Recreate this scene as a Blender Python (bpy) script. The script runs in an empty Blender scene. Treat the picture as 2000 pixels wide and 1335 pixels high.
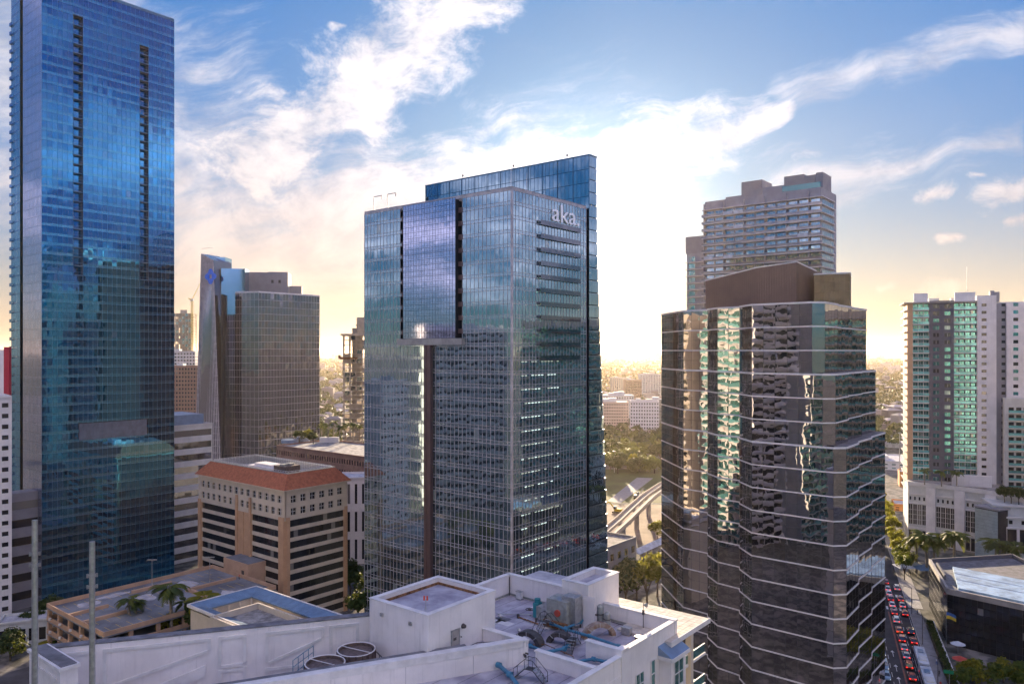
import bpy, bmesh, math, random
from mathutils import Vector, Matrix
from math import sin, cos, pi, radians, atan2, hypot, sqrt
random.seed(7)
SC = bpy.context.scene
COL = SC.collection
# ------------------------------------------------------------------ camera
H, F, CX, HY = 80.0, 1500.0, 1000.0, 685.0      # eye height (m); the photo's focal length, centre and horizon (px of a 2000 px frame)
cam = bpy.data.cameras.new('camera'); camo = bpy.data.objects.new('camera', cam); COL.objects.link(camo)
cam.sensor_width = 36; cam.lens = 27; cam.shift_y = 0.00875; cam.clip_end = 90000; cam.clip_start = 0.5
camo.location = (0, 0, H); camo.rotation_euler = (radians(90), 0, 0); SC.camera = camo
# ------------------------------------------------------------------ world
SUN_AZ, SUN_EL = radians(6.3), radians(8.6)
W = bpy.data.worlds.new('World'); SC.world = W; W.use_nodes = True
class E:
    """a shader socket (or number) with arithmetic"""
    nt = None
    def __init__(s, v): s.v = v
    @staticmethod
    def m(op, *a, clamp=False):
        n = E.nt.nodes.new('ShaderNodeMath'); n.operation = op; n.use_clamp = clamp
        for i, x in enumerate(a):
            x = x.v if isinstance(x, E) else x
            if isinstance(x, (int, float)): n.inputs[i].default_value = x
            else: E.nt.links.new(x, n.inputs[i])
        return E(n.outputs[0])
    def __add__(a, b): return E.m('ADD', a, b)
    __radd__ = __add__
    def __sub__(a, b): return E.m('SUBTRACT', a, b)
    def __rsub__(a, b): return E.m('SUBTRACT', b, a)
    def __mul__(a, b): return E.m('MULTIPLY', a, b)
    __rmul__ = __mul__
    def __truediv__(a, b): return E.m('DIVIDE', a, b)
    def __rtruediv__(a, b): return E.m('DIVIDE', b, a)
    def __pow__(a, b): return E.m('POWER', a, b)
def clamp(a): return E.m('ADD', a, 0.0, clamp=True)
def emax(a, b): return E.m('MAXIMUM', a, b)
def emin(a, b): return E.m('MINIMUM', a, b)
def sstep(lo, hi, a):
    n = E.nt.nodes.new('ShaderNodeMapRange'); n.interpolation_type = 'SMOOTHSTEP'
    E.nt.links.new(a.v, n.inputs[0]); n.inputs[1].default_value = lo; n.inputs[2].default_value = hi
    return E(n.outputs[0])
def comb(x, y, z):
    n = E.nt.nodes.new('ShaderNodeCombineXYZ')
    for i, q in enumerate((x, y, z)):
        q = q.v if isinstance(q, E) else q
        if isinstance(q, (int, float)): n.inputs[i].default_value = q
        else: E.nt.links.new(q, n.inputs[i])
    return E(n.outputs[0])
def noise(vec, scale, detail=4, rough=.5, dist=0.0, col=False):
    n = E.nt.nodes.new('ShaderNodeTexNoise'); n.inputs['Scale'].default_value = scale
    n.inputs['Detail'].default_value = detail; n.inputs['Roughness'].default_value = rough; n.inputs['Distortion'].default_value = dist
    if vec is not None: E.nt.links.new(vec.v, n.inputs['Vector'])
    return E(n.outputs[1 if col else 0])
def mixc(f, a, b, mode='MIX'):
    n = E.nt.nodes.new('ShaderNodeMix'); n.data_type = 'RGBA'; n.blend_type = mode
    for i, q in ((0, f), (6, a), (7, b)):
        q = q.v if isinstance(q, E) else q
        if isinstance(q, (int, float)): n.inputs[i].default_value = q
        elif isinstance(q, tuple): n.inputs[i].default_value = (*q, 1) if len(q) == 3 else q
        else: E.nt.links.new(q, n.inputs[i])
    return E(n.outputs[2])
def sep(v):
    n = E.nt.nodes.new('ShaderNodeSeparateXYZ'); E.nt.links.new(v.v, n.inputs[0]); return [E(o) for o in n.outputs]
def build_world():
    nt = E.nt = W.node_tree
    bg = nt.nodes['Background']; bg.inputs[1].default_value = 0.1
    sk = nt.nodes.new('ShaderNodeTexSky'); sk.sky_type = 'NISHITA'; sk.sun_disc = False
    sk.sun_elevation = SUN_EL; sk.sun_rotation = SUN_AZ
    sk.air_density = 1.0; sk.dust_density = 0.6; sk.ozone_density = 4.0; sk.altitude = 50
    tc = nt.nodes.new('ShaderNodeTexCoord'); D = E(tc.outputs['Generated'])
    x, y, z = sep(D)
    # the photograph holds both the sky near the sun and the shade: soften the range of the whole sky evenly
    s = E(sk.outputs[0]); bw = nt.nodes.new('ShaderNodeRGBToBW'); nt.links.new(s.v, bw.inputs[0]); L = E(bw.outputs[0])
    k = .70 / (L ** .5 + .05)
    sd = (sin(SUN_AZ) * cos(SUN_EL), cos(SUN_AZ) * cos(SUN_EL), sin(SUN_EL))
    cs = clamp(x * sd[0] + y * sd[1] + z * sd[2])
    a_ = cs ** 7                       # deep blue away from the sun, paler round it
    s = mixc(1.0, s, comb(k * (a_ * .44 + .20), k * (a_ * .12 + .76), k * (1.15 - a_ * .08)), 'MULTIPLY')
    # dust low over the land, warm towards the sun
    low = E.m('POWER', 2.718, emax(z, 0.0) * -11.0) * (cs * cs * .62 + .14)
    s = mixc(clamp(low), s, (3.1, 2.1, 1.4))
    glow = (cs ** 110) * 1.6 + (cs ** 9) * .34 + (cs ** 700) * 8.0
    s = mixc(1.0, s, comb(glow * .5 + .92, glow * .5 + .92, glow * .48 + .92), 'MULTIPLY')
    g = glow + .82
    gcol = comb(g, g * (glow * -.012 + .99), g * (glow * -.03 + .97))
    # clouds: u, v = tangent coordinates on the western half of the dome; elsewhere a plane overhead
    yy = emax(y, 0.08); u = x / yy; v = z / yy
    P = comb(u, v, 0.0)
    wx, wy, wz = sep(noise(P, 6, 2, .6, col=True))
    u2 = u + (wx - .5) * .10; v2 = v + (wy - .5) * .08
    fine = noise(comb(u2, v2 * 1.35, 0.3), 14, 6, .66)
    def streak(ax, ay, bx, by, w0, w1, ua=u2, va=v2):
        dx, dy = bx - ax, by - ay; L2 = dx * dx + dy * dy
        t = clamp(((ua - ax) * dx + (va - ay) * dy) * (1 / L2))
        ex = ua - ax - t * dx; ey = va - ay - t * dy
        return 1.0 - ((ex * ex + ey * ey) ** .5) / (t * (w1 - w0) + w0)          # 1 on the axis, 0 at the rim
    c1 = emax(streak(-.34, .235, -.06, .45, .115, .075), streak(-.22, .33, -.16, .42, .08, .05))
    m1 = sstep(.10, .95, c1 * .95 + (fine - .5) * 2.5) * sstep(-.25, .2, c1)
    # fibrous cloud drawn out along the wind, rising to the right
    ca, sa = cos(radians(13)), sin(radians(13))
    ru = u2 * ca + v2 * sa; rv = v2 * ca - u2 * sa
    fib = noise(comb(ru * 1.5, rv * 6.0, .7), 6, 6, .64)
    c2 = emax(streak(-.26, .17, .16, .25, .12, .11), streak(.10, .24, .36, .315, .115, .03))
    m2 = sstep(.12, 1.0, c2 * 1.15 + (fib - .5) * 1.9 + (fine - .5) * .9) * .93
    c3 = emax(streak(.36, .205, .66, .275, .06, .025), streak(.36, .335, .74, .44, .03, .04, u + (wx-.5)*.03, v + (wy-.5)*.03))
    m3 = sstep(.1, 1.25, c3 * .9 + (fib - .45) * 2.2) * .72
    c4 = emax(streak(-.70, .42, -.30, .08, .24, .22, u, v), streak(-.45, .16, .05, .12, .14, .10, u, v))
    m4 = sstep(-.05, 1.15, c4 * 1.0 + (fib - .5) * 2.0 + (fine - .5) * .6) * .85
    m4b = sstep(.2, 1.2, streak(.1, .03, .1, .2, .26, .24, u, v) + (fib - .5) * 1.2) * .75
    m5 = None
    for (px, py, r) in ((1838, 384, 30), (1975, 380, 46), (1992, 434, 26), (1858, 471, 18), (1730, 556, 16), (1842, 564, 32), (1588, 306, 26), (672, 47, 16), (1912, 350, 12), (1950, 600, 20)):
        cu, cv, rr = (px - CX) / F, (HY - py) / F, r / F
        d = streak(cu - rr * .7, cv - rr*.1, cu + rr * .6, cv + rr*.15, rr * 1.5, rr * 1.3, u + (wx - .5) * .05, (v + (wy - .5) * .05 - cv) * 1.4 + cv)
        m5 = d if m5 is None else emax(m5, d)
    m5 = sstep(.25, 1.0, m5 * .9 + (fine - .5) * 2.4) * .8
    mw = emax(emax(emax(m1, m2), emax(m3, m4)), emax(m5, m4b))
    shade = sstep(.32, .68, fine + (wz - .5) * .5)
    warm = sstep(.30, .0, v)
    cc = mixc(shade, (1.75, 1.9, 2.4), (3.2, 3.1, 3.3))
    cc = mixc(warm * .85, cc, (3.4, 2.7, 2.3))
    cw = mixc(mw, s, mixc(1.0, cc, gcol, 'MULTIPLY'))
    cw = mixc(clamp(E.m('POWER', 2.718, emax(z, 0.0) * -10.0) * (.78 - (cs ** 60) * .7)), cw, (3.0, 2.05, 1.35))
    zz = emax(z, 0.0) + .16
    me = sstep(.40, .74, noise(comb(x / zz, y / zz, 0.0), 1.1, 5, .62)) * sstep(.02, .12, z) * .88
    ce = mixc(me, s, mixc(1.0, (8.7, 7.6, 9.5), gcol, 'MULTIPLY'))  # clouds out of view, made brighter than those in view for fill light
    def back(c):
        b_ = nt.nodes.new('ShaderNodeBackground'); b_.inputs[1].default_value = 0.1; nt.links.new(c.v, b_.inputs[0]); return b_.outputs[0]
    def mixs(f, a_, b_):
        n = nt.nodes.new('ShaderNodeMixShader'); nt.links.new(f.v, n.inputs[0]); nt.links.new(a_, n.inputs[1]); nt.links.new(b_, n.inputs[2]); return n.outputs[0]
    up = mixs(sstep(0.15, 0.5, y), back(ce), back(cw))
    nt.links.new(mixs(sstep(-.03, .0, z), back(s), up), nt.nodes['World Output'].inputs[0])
    W.cycles.sampling_method = 'MANUAL'; W.cycles.sample_map_resolution = 512
build_world()
sun = bpy.data.lights.new('sun', 'SUN'); suno = bpy.data.objects.new('sun', sun); COL.objects.link(suno)
sun.energy = 5.0; sun.angle = radians(.53); sun.color = (1, .78, .52)
suno.rotation_euler = (Vector((-sin(SUN_AZ) * cos(SUN_EL), -cos(SUN_AZ) * cos(SUN_EL), -sin(SUN_EL)))).to_track_quat('-Z', 'Y').to_euler()
suno.location = (0, 0, 300)
vs = SC.view_settings; vs.view_transform = 'Standard'; vs.look = 'None'; vs.gamma = 1; vs.use_curve_mapping = False
vs.exposure = 1.78
cy = SC.cycles
cy.use_denoising = True; cy.use_adaptive_sampling = True; cy.adaptive_threshold = .025; cy.denoiser = 'OPENIMAGEDENOISE'; cy.max_bounces = 7; cy.diffuse_bounces = 3; cy.glossy_bounces = 4; cy.transmission_bounces = 4
cy.volume_bounces = 0; cy.transparent_max_bounces = 8; cy.caustics_reflective = False; cy.caustics_refractive = False; cy.sample_clamp_indirect = 6
# ------------------------------------------------------------------ helpers
def gp(px, py, z=0.0):
    """where the photograph's pixel meets the level z: (x, y)"""
    d = (H - z) * F / (py - HY)
    return ((px - CX) / F * d, d)
def at(px, d): return ((px - CX) / F * d, d)
def zof(py, d): return H - (py - HY) / F * d
VA = Vector((-.778, .628)); VB = Vector((.628, .778))          # the two directions of the street grid
class Fr:
    """a plan frame: a along u, b along the outward side (right of u)"""
    def __init__(s, o, u):
        s.o = Vector(o[:2]); u = Vector(u[:2]); s.u = u.normalized(); s.n = Vector((s.u.y, -s.u.x))
    def p(s, a, b=0.0): return s.o + s.u * a + s.n * b
    def p3(s, a, b, z): q = s.p(a, b); return (q.x, q.y, z)
ORI = {}
class MB:
    def __init__(s): s.v = []; s.f = []; s.m = []; s.s = []
    def add(s, vs, fs, mi=0, sm=False):
        n = len(s.v); s.v.extend(vs)
        for f in fs: s.f.append([n + i for i in f]); s.m.append(mi); s.s.append(sm)
    def hexa(s, p, mi=0):
        s.add(p, [(0, 3, 2, 1), (4, 5, 6, 7), (0, 1, 5, 4), (1, 2, 6, 5), (2, 3, 7, 6), (3, 0, 4, 7)], mi)
    def box(s, fr, a0, a1, b0, b1, z0, z1, mi=0):
        q = [fr.p(a0, b1), fr.p(a1, b1), fr.p(a1, b0), fr.p(a0, b0)]
        s.hexa([(p.x, p.y, z0) for p in q] + [(p.x, p.y, z1) for p in q], mi)
    def cube(s, x0, x1, y0, y1, z0, z1, mi=0):
        s.hexa([(x0, y0, z0), (x1, y0, z0), (x1, y1, z0), (x0, y1, z0), (x0, y0, z1), (x1, y0, z1), (x1, y1, z1), (x0, y1, z1)], mi)
    def prism(s, poly, z0, z1, mi=0, cap=None, bottom=True):
        poly = [tuple(p[:2]) for p in poly]
        A = sum(poly[i][0] * poly[(i + 1) % len(poly)][1] - poly[(i + 1) % len(poly)][0] * poly[i][1] for i in range(len(poly)))
        if A < 0: poly = poly[::-1]
        n = len(poly); vs = [(x, y, z0) for x, y in poly] + [(x, y, z1) for x, y in poly]
        s.add(vs, [(i, (i + 1) % n, n + (i + 1) % n, n + i) for i in range(n)], mi)
        s.add([(x, y, z1) for x, y in poly], [tuple(range(n))], mi if cap is None else cap)
        if bottom: s.add([(x, y, z0) for x, y in poly], [tuple(range(n))[::-1]], mi)
    def tube(s, p0, p1, r0, r1=None, n=8, mi=0, sm=True, caps=True):
        r1 = r0 if r1 is None else r1
        p0 = Vector(p0); p1 = Vector(p1); d = (p1 - p0).normalized()
        a = d.cross(Vector((0, 0, 1)) if abs(d.z) < .95 else Vector((1, 0, 0))).normalized(); b = d.cross(a)
        vs = []
        for p, r in ((p0, r0), (p1, r1)):
            for i in range(n):
                t = 2 * pi * i / n; vs.append(tuple(p + a * (r * cos(t)) + b * (r * sin(t))))
        s.add(vs, [(i, n + i, n + (i + 1) % n, (i + 1) % n) for i in range(n)], mi, sm)
        if caps: s.add(vs[:n], [tuple(range(n))], mi); s.add(vs[n:], [tuple(range(n))[::-1]], mi)
    def path(s, pts, r, n=6, mi=0):
        for a, b in zip(pts[:-1], pts[1:]): s.tube(a, b, r, r, n, mi)
    def quad(s, a, b, c, d, mi=0): s.add([tuple(a), tuple(b), tuple(c), tuple(d)], [(0, 1, 2, 3)], mi)
    def ring(s, pts_in, pts_out, z0, z1, mi=0):
        """a closed wall between two loops of equal length"""
        n = len(pts_in)
        for i in range(n):
            j = (i + 1) % n
            a, b, c, d = pts_out[i], pts_out[j], pts_in[j], pts_in[i]
            q = [a, b, c, d]
            A = sum(q[k][0] * q[(k + 1) % 4][1] - q[(k + 1) % 4][0] * q[k][1] for k in range(4))
            if A < 0: q = q[::-1]
            s.hexa([(p[0], p[1], z0) for p in q] + [(p[0], p[1], z1) for p in q], mi)
    def build(s, name, mats, parent=None, kind=None, local=False):
        o0 = Vector((0, 0, 0))
        if parent is not None and not local:
            o0 = ORI.get(root_of(parent).name, o0)
        me = bpy.data.meshes.new(name)
        me.from_pydata([(x - o0.x, y - o0.y, z - o0.z) for x, y, z in s.v] if o0.length else s.v, [], s.f)
        mats = mats if isinstance(mats, (list, tuple)) else [mats]
        for m in mats: me.materials.append(M[m])
        if len(mats) > 1: me.polygons.foreach_set('material_index', s.m)
        if any(s.s): me.polygons.foreach_set('use_smooth', s.s)
        me.update()
        return link(name, me, parent, kind)
def root_of(o):
    o = o.o if isinstance(o, T) else o
    while o.parent: o = o.parent
    return o
def link(name, me, parent=None, kind=None):
    o = bpy.data.objects.new(name, me); COL.objects.link(o)
    if parent is not None: o.parent = parent.o if isinstance(parent, T) else parent
    if kind: o['kind'] = kind
    return o
def tag(o, label, cat, group=None):
    o['label'] = label; o['category'] = cat
    if group: o['group'] = group
    return o
class T:
    """a thing: an Empty at its base that parents its parts"""
    def __init__(s, name, label, cat, loc, group=None, rz=0.0):
        s.o = bpy.data.objects.new(name, None); COL.objects.link(s.o); s.o.empty_display_size = .5
        s.o.location = loc; s.o.rotation_euler = (0, 0, rz); tag(s.o, label, cat, group)
        ORI[s.o.name] = Vector(loc); s.pl = []
    def panes(s, P0, P1, z0, z1, nf, colw, key, sp=0.0, off=0.0, skip=None, tilt=.12, mesh='mid', gap=.03, ztop=0.0):
        P0 = Vector(P0[:2]); P1 = Vector(P1[:2]); L = (P1 - P0).length; u = (P1 - P0) / L; n = Vector((u.y, -u.x))
        nc = max(1, round(L / colw)); cw = L / nc; fh = (z1 - z0) / nf; ang = atan2(u.y, u.x)
        for i in range(nf):
            zb = z0 + i * fh + sp; zt = z0 + (i + 1) * fh - ztop
            for j in range(nc):
                a = (j + .5) * cw
                if skip and skip(a, (zb + zt) / 2): continue
                c = P0 + u * a + n * off
                s.pl.append((key, mesh, c.x, c.y, (zb + zt) / 2, ang, cw - gap, zt - zb - gap, radians(random.gauss(0, tilt)), radians(random.gauss(0, tilt)), n))
    def flush(s, limit=300, name='pane', parent=None):
        def score(q):
            x, y, z = q[2], q[3], q[4]
            if y < 3: return 0
            px = CX + x / y * F; py = HY + (H - z) / y * F
            d = Vector((x, y)); c = -(d.normalized().dot(q[10]))
            if c < 0: return -1
            return q[6] * q[7] * c / (d.length ** 2) * (1 if -10 < px < 2010 and -10 < py < 1345 else .01)
        pl = sorted(s.pl, key=score, reverse=True); o0 = ORI[s.o.name]
        rest = {}
        for k, q in enumerate(pl):
            key, mesh, x, y, z, ang, w, h, t1, t2, n = q
            if k < limit:
                o = link(name, pane_mesh(key, mesh, random.randrange(5)), parent or s)
                o.location = (x - o0.x, y - o0.y, z - o0.z); o.rotation_euler = (t1, 0, ang + t2); o.scale = (w, 1, h)
            else: rest.setdefault(key, []).append(q)
        for key, qs in rest.items():
            mb = MB()
            for (_k, mesh, x, y, z, ang, w, h, t1, t2, n) in qs:
                g = PV[mesh][random.randrange(5)]; ca, sa = cos(ang + t2), sin(ang + t2); vs = []
                for (lx, ly, lz) in g:
                    X = lx * w; Z = lz * h; Y = ly + Z * -t1
                    vs.append((x + X * ca - Y * sa, y + X * sa + Y * ca, z + Z))
                mb.add(vs, PFF, 0, True)
            mb.build(name + '_field', key, parent or s, 'stuff')
        s.pl = []
# a glass pane: a slightly pillowed sheet with an edge, one unit wide and high, facing -y
def _pane(amp, seed):
    r = random.Random(seed); vs = []
    for k in range(4):
        for i in range(4):
            ed = i in (0, 3) or k in (0, 3)
            vs.append((i / 3 - .5, 0.0 if ed else -amp * r.uniform(-.6, 1.0), k / 3 - .5))
    return vs
PFF = [(k * 4 + i, k * 4 + i + 1, k * 4 + i + 5, k * 4 + i + 4) for k in range(3) for i in range(3)]
PV = {nm: [_pane(a, 10 * i + int(a * 1e4)) for i in range(5)] for nm, a in (('flat', .001), ('mid', .006), ('wavy', .007))}
PM = {}
def pane_mesh(key, mesh, i):
    if (key, mesh, i) not in PM:
        me = bpy.data.meshes.new('pane'); g = PV[mesh][i]
        b = [(x, .05, z) for x, y, z in (g[0], g[3], g[15], g[12])]; e = [g[0], g[3], g[15], g[12]]
        me.from_pydata(g + e + b, [], PFF + [(16, 20, 21, 17), (17, 21, 22, 18), (18, 22, 23, 19), (19, 23, 20, 16)])
        me.materials.append(M[key]); me.polygons.foreach_set('use_smooth', [True] * 9 + [False] * 4); me.update(); PM[(key, mesh, i)] = me
    return PM[(key, mesh, i)]
def grid(mb, P0, P1, z0, z1, nf, colw, wv=.06, wh=.06, pr=.06, skip=None, every=1, off=0.0, hz=0.0, mi=0):
    """mullions and transoms of a curtain wall"""
    P0 = Vector(P0[:2]); P1 = Vector(P1[:2]); L = (P1 - P0).length; fr = Fr(P0, P1 - P0)
    nc = max(1, round(L / colw)); cw = L / nc; fh = (z1 - z0) / nf
    if wv:
        for j in range(0, nc + 1, every):
            if skip is None: mb.box(fr, j * cw - wv / 2, j * cw + wv / 2, off - .05, off + pr, z0, z1, mi)
            else:
                run = None
                for i in range(nf + 1):
                    ok = i < nf and not (skip(j * cw - .4, z0 + (i + .5) * fh) and skip(j * cw + .4, z0 + (i + .5) * fh))
                    if ok and run is None: run = i
                    if not ok and run is not None:
                        mb.box(fr, j * cw - wv / 2, j * cw + wv / 2, off - .05, off + pr, z0 + run * fh, z0 + i * fh, mi); run = None
    if wh:
        for i in range(nf + 1):
            z = z0 + i * fh + hz
            if skip is None: mb.box(fr, -.02, L + .02, off - .04, off + pr * 1.15, z - wh / 2, z + wh / 2, mi)
            else:
                run = None
                for j in range(nc + 1):
                    ok = j < nc and not skip((j + .5) * cw, min(z + .3, z1 - .1))
                    if ok and run is None: run = j
                    if not ok and run is not None:
                        mb.box(fr, run * cw, j * cw, off - .04, off + pr * 1.15, z - wh / 2, z + wh / 2, mi); run = None
def grid_wall(mb, fr, A0, A1, Z0, Z1, aops, zops, b0, b1, mi=0):
    """a wall with a regular set of real openings: strips between the rows, piers between the columns"""
    z = Z0
    for (za, zb) in zops + [(Z1, Z1)]:
        if za > z + .001: mb.box(fr, A0, A1, b0, b1, z, za, mi)
        z = zb
    for (za, zb) in zops:
        a = A0
        for (aa, ab) in aops + [(A1, A1)]:
            if aa > a + .001: mb.box(fr, a, aa, b0, b1, za, zb, mi)
            a = ab
def inset(poly, d):
    """move every edge of a loop inwards by d"""
    n = len(poly); P = [Vector(p[:2]) for p in poly]
    A = sum(P[i].x * P[(i + 1) % n].y - P[(i + 1) % n].x * P[i].y for i in range(n)); sg = 1 if A > 0 else -1
    out = []
    for i in range(n):
        a, b, c = P[i - 1], P[i], P[(i + 1) % n]
        u = (b - a).normalized(); w = (c - b).normalized()
        n1 = Vector((-u.y, u.x)) * sg; n2 = Vector((-w.y, w.x)) * sg
        k = 1 + n1.dot(n2); m = (n1 + n2) / max(k, .35)
        out.append(b + m * d)
    return out
# ------------------------------------------------------------------ materials
M = {}
def new_mat(name):
    m = bpy.data.materials.new(name); m.use_nodes = True; E.nt = m.node_tree; M[name] = m
    return m, m.node_tree.nodes['Principled BSDF']
def setin(b, k, v):
    if isinstance(v, E): E.nt.links.new(v.v, b.inputs[k])
    elif isinstance(v, tuple): b.inputs[k].default_value = (*v, 1)
    else: b.inputs[k].default_value = v
def posn():
    g = E.nt.nodes.new('ShaderNodeNewGeometry'); return E(g.outputs['Position'])
def scaled(v, sx, sy, sz):
    x, y, z = sep(v); return comb(x * sx, y * sy, z * sz)
def rnd():
    o = E.nt.nodes.new('ShaderNodeObjectInfo'); g = E.nt.nodes.new('ShaderNodeNewGeometry')
    return E.m('FRACT', E(o.outputs['Random']) + E(g.outputs['Random Per Island']))
def bump(b, h, st, dist=.02):
    n = E.nt.nodes.new('ShaderNodeBump'); n.inputs['Strength'].default_value = st; n.inputs['Distance'].default_value = dist
    E.nt.links.new(h.v, n.inputs['Height']); E.nt.links.new(n.outputs[0], b.inputs['Normal'])
def mat(name, col, rough=.75, metal=0.0, var=.14, vs=.5, bm=0.0, bs=6.0, stain=0.0, rd=0.0, spec=.4, col2=None):
    """painted, mineral or metal surface: colour that varies with a noise, run-off stains and a fine relief"""
    m, b = new_mat(name); p = posn()
    n = noise(p, vs, 4, .6)
    c2 = col2 or tuple(c * (1 - 2.2 * var) for c in col)
    c = mixc(sstep(.3, .7, n), c2, tuple(min(1, c * (1 + var * .5)) for c in col))
    if stain:
        st = sstep(.52, .8, noise(scaled(p, 1.5, 1.5, .07), 1.6, 5, .68))
        c = mixc(st * stain, c, tuple(q * .45 for q in col))
    if rd:
        r = rnd(); k = (r - .5) * (2 * rd) + 1.0
        c = mixc(1.0, c, comb(k, k, k), 'MULTIPLY')
    setin(b, 'Base Color', c); setin(b, 'Roughness', rough); setin(b, 'Metallic', metal); setin(b, 'Specular IOR Level', spec)
    if bm: bump(b, noise(p, bs, 3, .6), bm)
    return m
def glass(name, tint, rough=.03, metal=.9, wob=.04, ws=.35, rd=.22, blind=0.0, bcol=(.5, .48, .42)):
    """coated architectural glass: it mostly mirrors what stands opposite; a few panes show pale blinds"""
    m, b = new_mat(name); p = posn(); r = rnd(); k = (r - .5) * (2 * rd) + 1.0
    c = mixc(1.0, tint, comb(k, k, k), 'MULTIPLY')
    if blind:
        f = sstep(1 - blind, 1 - blind + .02, E.m('FRACT', r * 7.31))
        c = mixc(f * .7, c, bcol); setin(b, 'Metallic', (1.0 - f * .6) * metal)
    else: setin(b, 'Metallic', metal)
    setin(b, 'Base Color', c); setin(b, 'Roughness', rough); setin(b, 'Specular IOR Level', .6)
    if wob: bump(b, noise(p, ws, 2, .5), wob, .25)
    return m
def leaf(name, col, col2, trans=.35):
    m, b = new_mat(name); r = rnd()
    c = mixc(r, col, col2); setin(b, 'Base Color', c); setin(b, 'Roughness', .55); setin(b, 'Specular IOR Level', .25)
    t = E.nt.nodes.new('ShaderNodeBsdfTranslucent'); E.nt.links.new(mixc(.5, c, (.30, .30, .03)).v, t.inputs[0])
    mx = E.nt.nodes.new('ShaderNodeMixShader'); mx.inputs[0].default_value = trans
    E.nt.links.new(b.outputs[0], mx.inputs[1]); E.nt.links.new(t.outputs[0], mx.inputs[2])
    E.nt.links.new(mx.outputs[0], E.nt.nodes['Material Output'].inputs[0])
def emit(name, col, st):
    m, b = new_mat(name); setin(b, 'Base Color', col); setin(b, 'Emission Color', col); setin(b, 'Emission Strength', st)
glass('glass_blue', (.03, .21, .42), .03, .9, .05, .3, .10, .008, (.35, .4, .45))
glass('glass_blue_spandrel', (.10, .35, .52), .16, .75, .03, .3, .08)
glass('glass_lilac', (.52, .55, .70), .06, .85, .04, .3, .10)
glass('glass_teal', (.35, .47, .51), .03, .9, .05, .25, .09, .015, (.42, .45, .42))
glass('glass_teal_spandrel', (.38, .48, .52), .10, .8, .03, .25, .08)
glass('glass_bronze', (.40, .385, .40), .01, .98, .05, .30, .10)
glass('glass_grey', (.18, .19, .215), .03, .9, .08, .25, .18)
glass('glass_green', (.13, .36, .35), .05, .75, .04, .5, .25, .10, (.5, .55, .5))
glass('glass_dark', (.05, .055, .065), .05, .6, .05, .5, .3, .05, (.35, .33, .30))
glass('glass_rail', (.16, .44, .44), .12, .4, .03, .5, .4)
mat('core_dark', (.03, .032, .036), .8, var=.05)
mat('mullion_blue', (.10, .20, .30), .4, .5)
mat('mullion_pale', (.56, .52, .54), .5, .2)
mat('mullion_dark', (.06, .06, .07), .4, .5)
mat('trim_white', (.74, .72, .72), .5, .1, .05)
mat('white_wall', (.82, .78, .77), .85, 0, .06, .25, .12, 9, .42)
mat('white_coping', (.74, .72, .71), .8, 0, .08, .6, .1, 8, .1)
mat('roof_membrane', (.50, .50, .53), .85, 0, .22, .35, .15, 5, 0, col2=(.30, .30, .34))
mat('roof_gravel', (.34, .33, .33), .95, 0, .25, .5, .4, 14)
mat('roof_stained', (.46, .45, .50), .85, 0, .2, .3, .15, 5, col2=(.26, .24, .30))
mat('roof_cap', (.20, .20, .22), .9, 0, .2, .6, .2, 6)
mat('roof_paver', (.62, .55, .47), .85, 0, .12, .8, .15, 8, rd=.10)
mat('concrete', (.40, .38, .36), .85, 0, .14, .3, .2, 6, .25)
mat('concrete_raw', (.48, .42, .34), .9, 0, .14, .4, .2, 6, .2)
mat('cream_wall', (.62, .54, .44), .85, 0, .05, .3, .1, 8, .15)
mat('tan_wall', (.55, .35, .22), .85, 0, .06, .4, .1, 8, .12)
mat('orange_tile', (.46, .16, .085), .75, 0, .14, 1.2, .2, 10, rd=.12)
mat('brown_metal', (.16, .105, .10), .45, .35, .06, .4)
mat('grey_wall', (.30, .30, .33), .85, 0, .07, .3, .1, 8, .15)
mat('slate_wall', (.115, .12, .15), .85, 0, .06, .4, .1, 8, .12)
mat('offwhite_wall', (.66, .66, .64), .85, 0, .06, .3, .1, 8, .2)
mat('warm_wall', (.35, .35, .39), .85, 0, .08, .3, .1, 8, .2)
mat('brick_wall', (.34, .20, .15), .9, 0, .10, .4, .1, 8, .2)
mat('red_paint', (.45, .02, .05), .6, 0, .06)
mat('blue_metal', (.20, .30, .44), .45, .3, .10, .5)
mat('blue_roof', (.34, .52, .72), .7, 0, .22, .3, .1, 5, col2=(.16, .26, .40))
mat('pipe_blue', (.06, .22, .34), .4, .1, .1, 2)
mat('galvanized', (.50, .50, .50), .38, .75, .12, 2.5)
mat('machine_grey', (.36, .37, .35), .6, .2, .14, 1.5, stain=.3)
mat('machine_dark', (.10, .09, .09), .6, .3, .2, 2)
mat('rust', (.30, .15, .07), .85, .1, .3, 2)
mat('teal_paint', (.04, .28, .32), .5)
mat('tower_slats', (.16, .12, .11), .7, 0, .2, 3)
mat('black_metal', (.03, .03, .035), .5, .4)
mat('asphalt', (.060, .060, .066), .9, 0, .16, .25, .2, 20)
mat('asphalt_worn', (.11, .11, .12), .9, 0, .2, .12, .2, 20)
mat('pavement', (.30, .29, .29), .9, 0, .1, .4, .15, 12)
mat('kerb', (.42, .41, .40), .85)
mat('brick_median', (.28, .13, .10), .9, 0, .1, .8)
mat('paint_white', (.75, .75, .74), .7, 0, .12, 1.5)
mat('paint_yellow', (.65, .45, .08), .7, 0, .12, 1.5)
mat('lawn', (.085, .105, .025), .95, 0, .2, .06, .2, 3)
mat('dirt', (.34, .25, .18), .95, 0, .2, .08, .2, 2)
mat('bark', (.13, .10, .075), .9, 0, .2, 3, .4, 12)
mat('palm_trunk', (.30, .26, .21), .9, 0, .15, 2, .3, 12)
leaf('leaf_green', (.05, .095, .018), (.13, .16, .024), .42)
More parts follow.
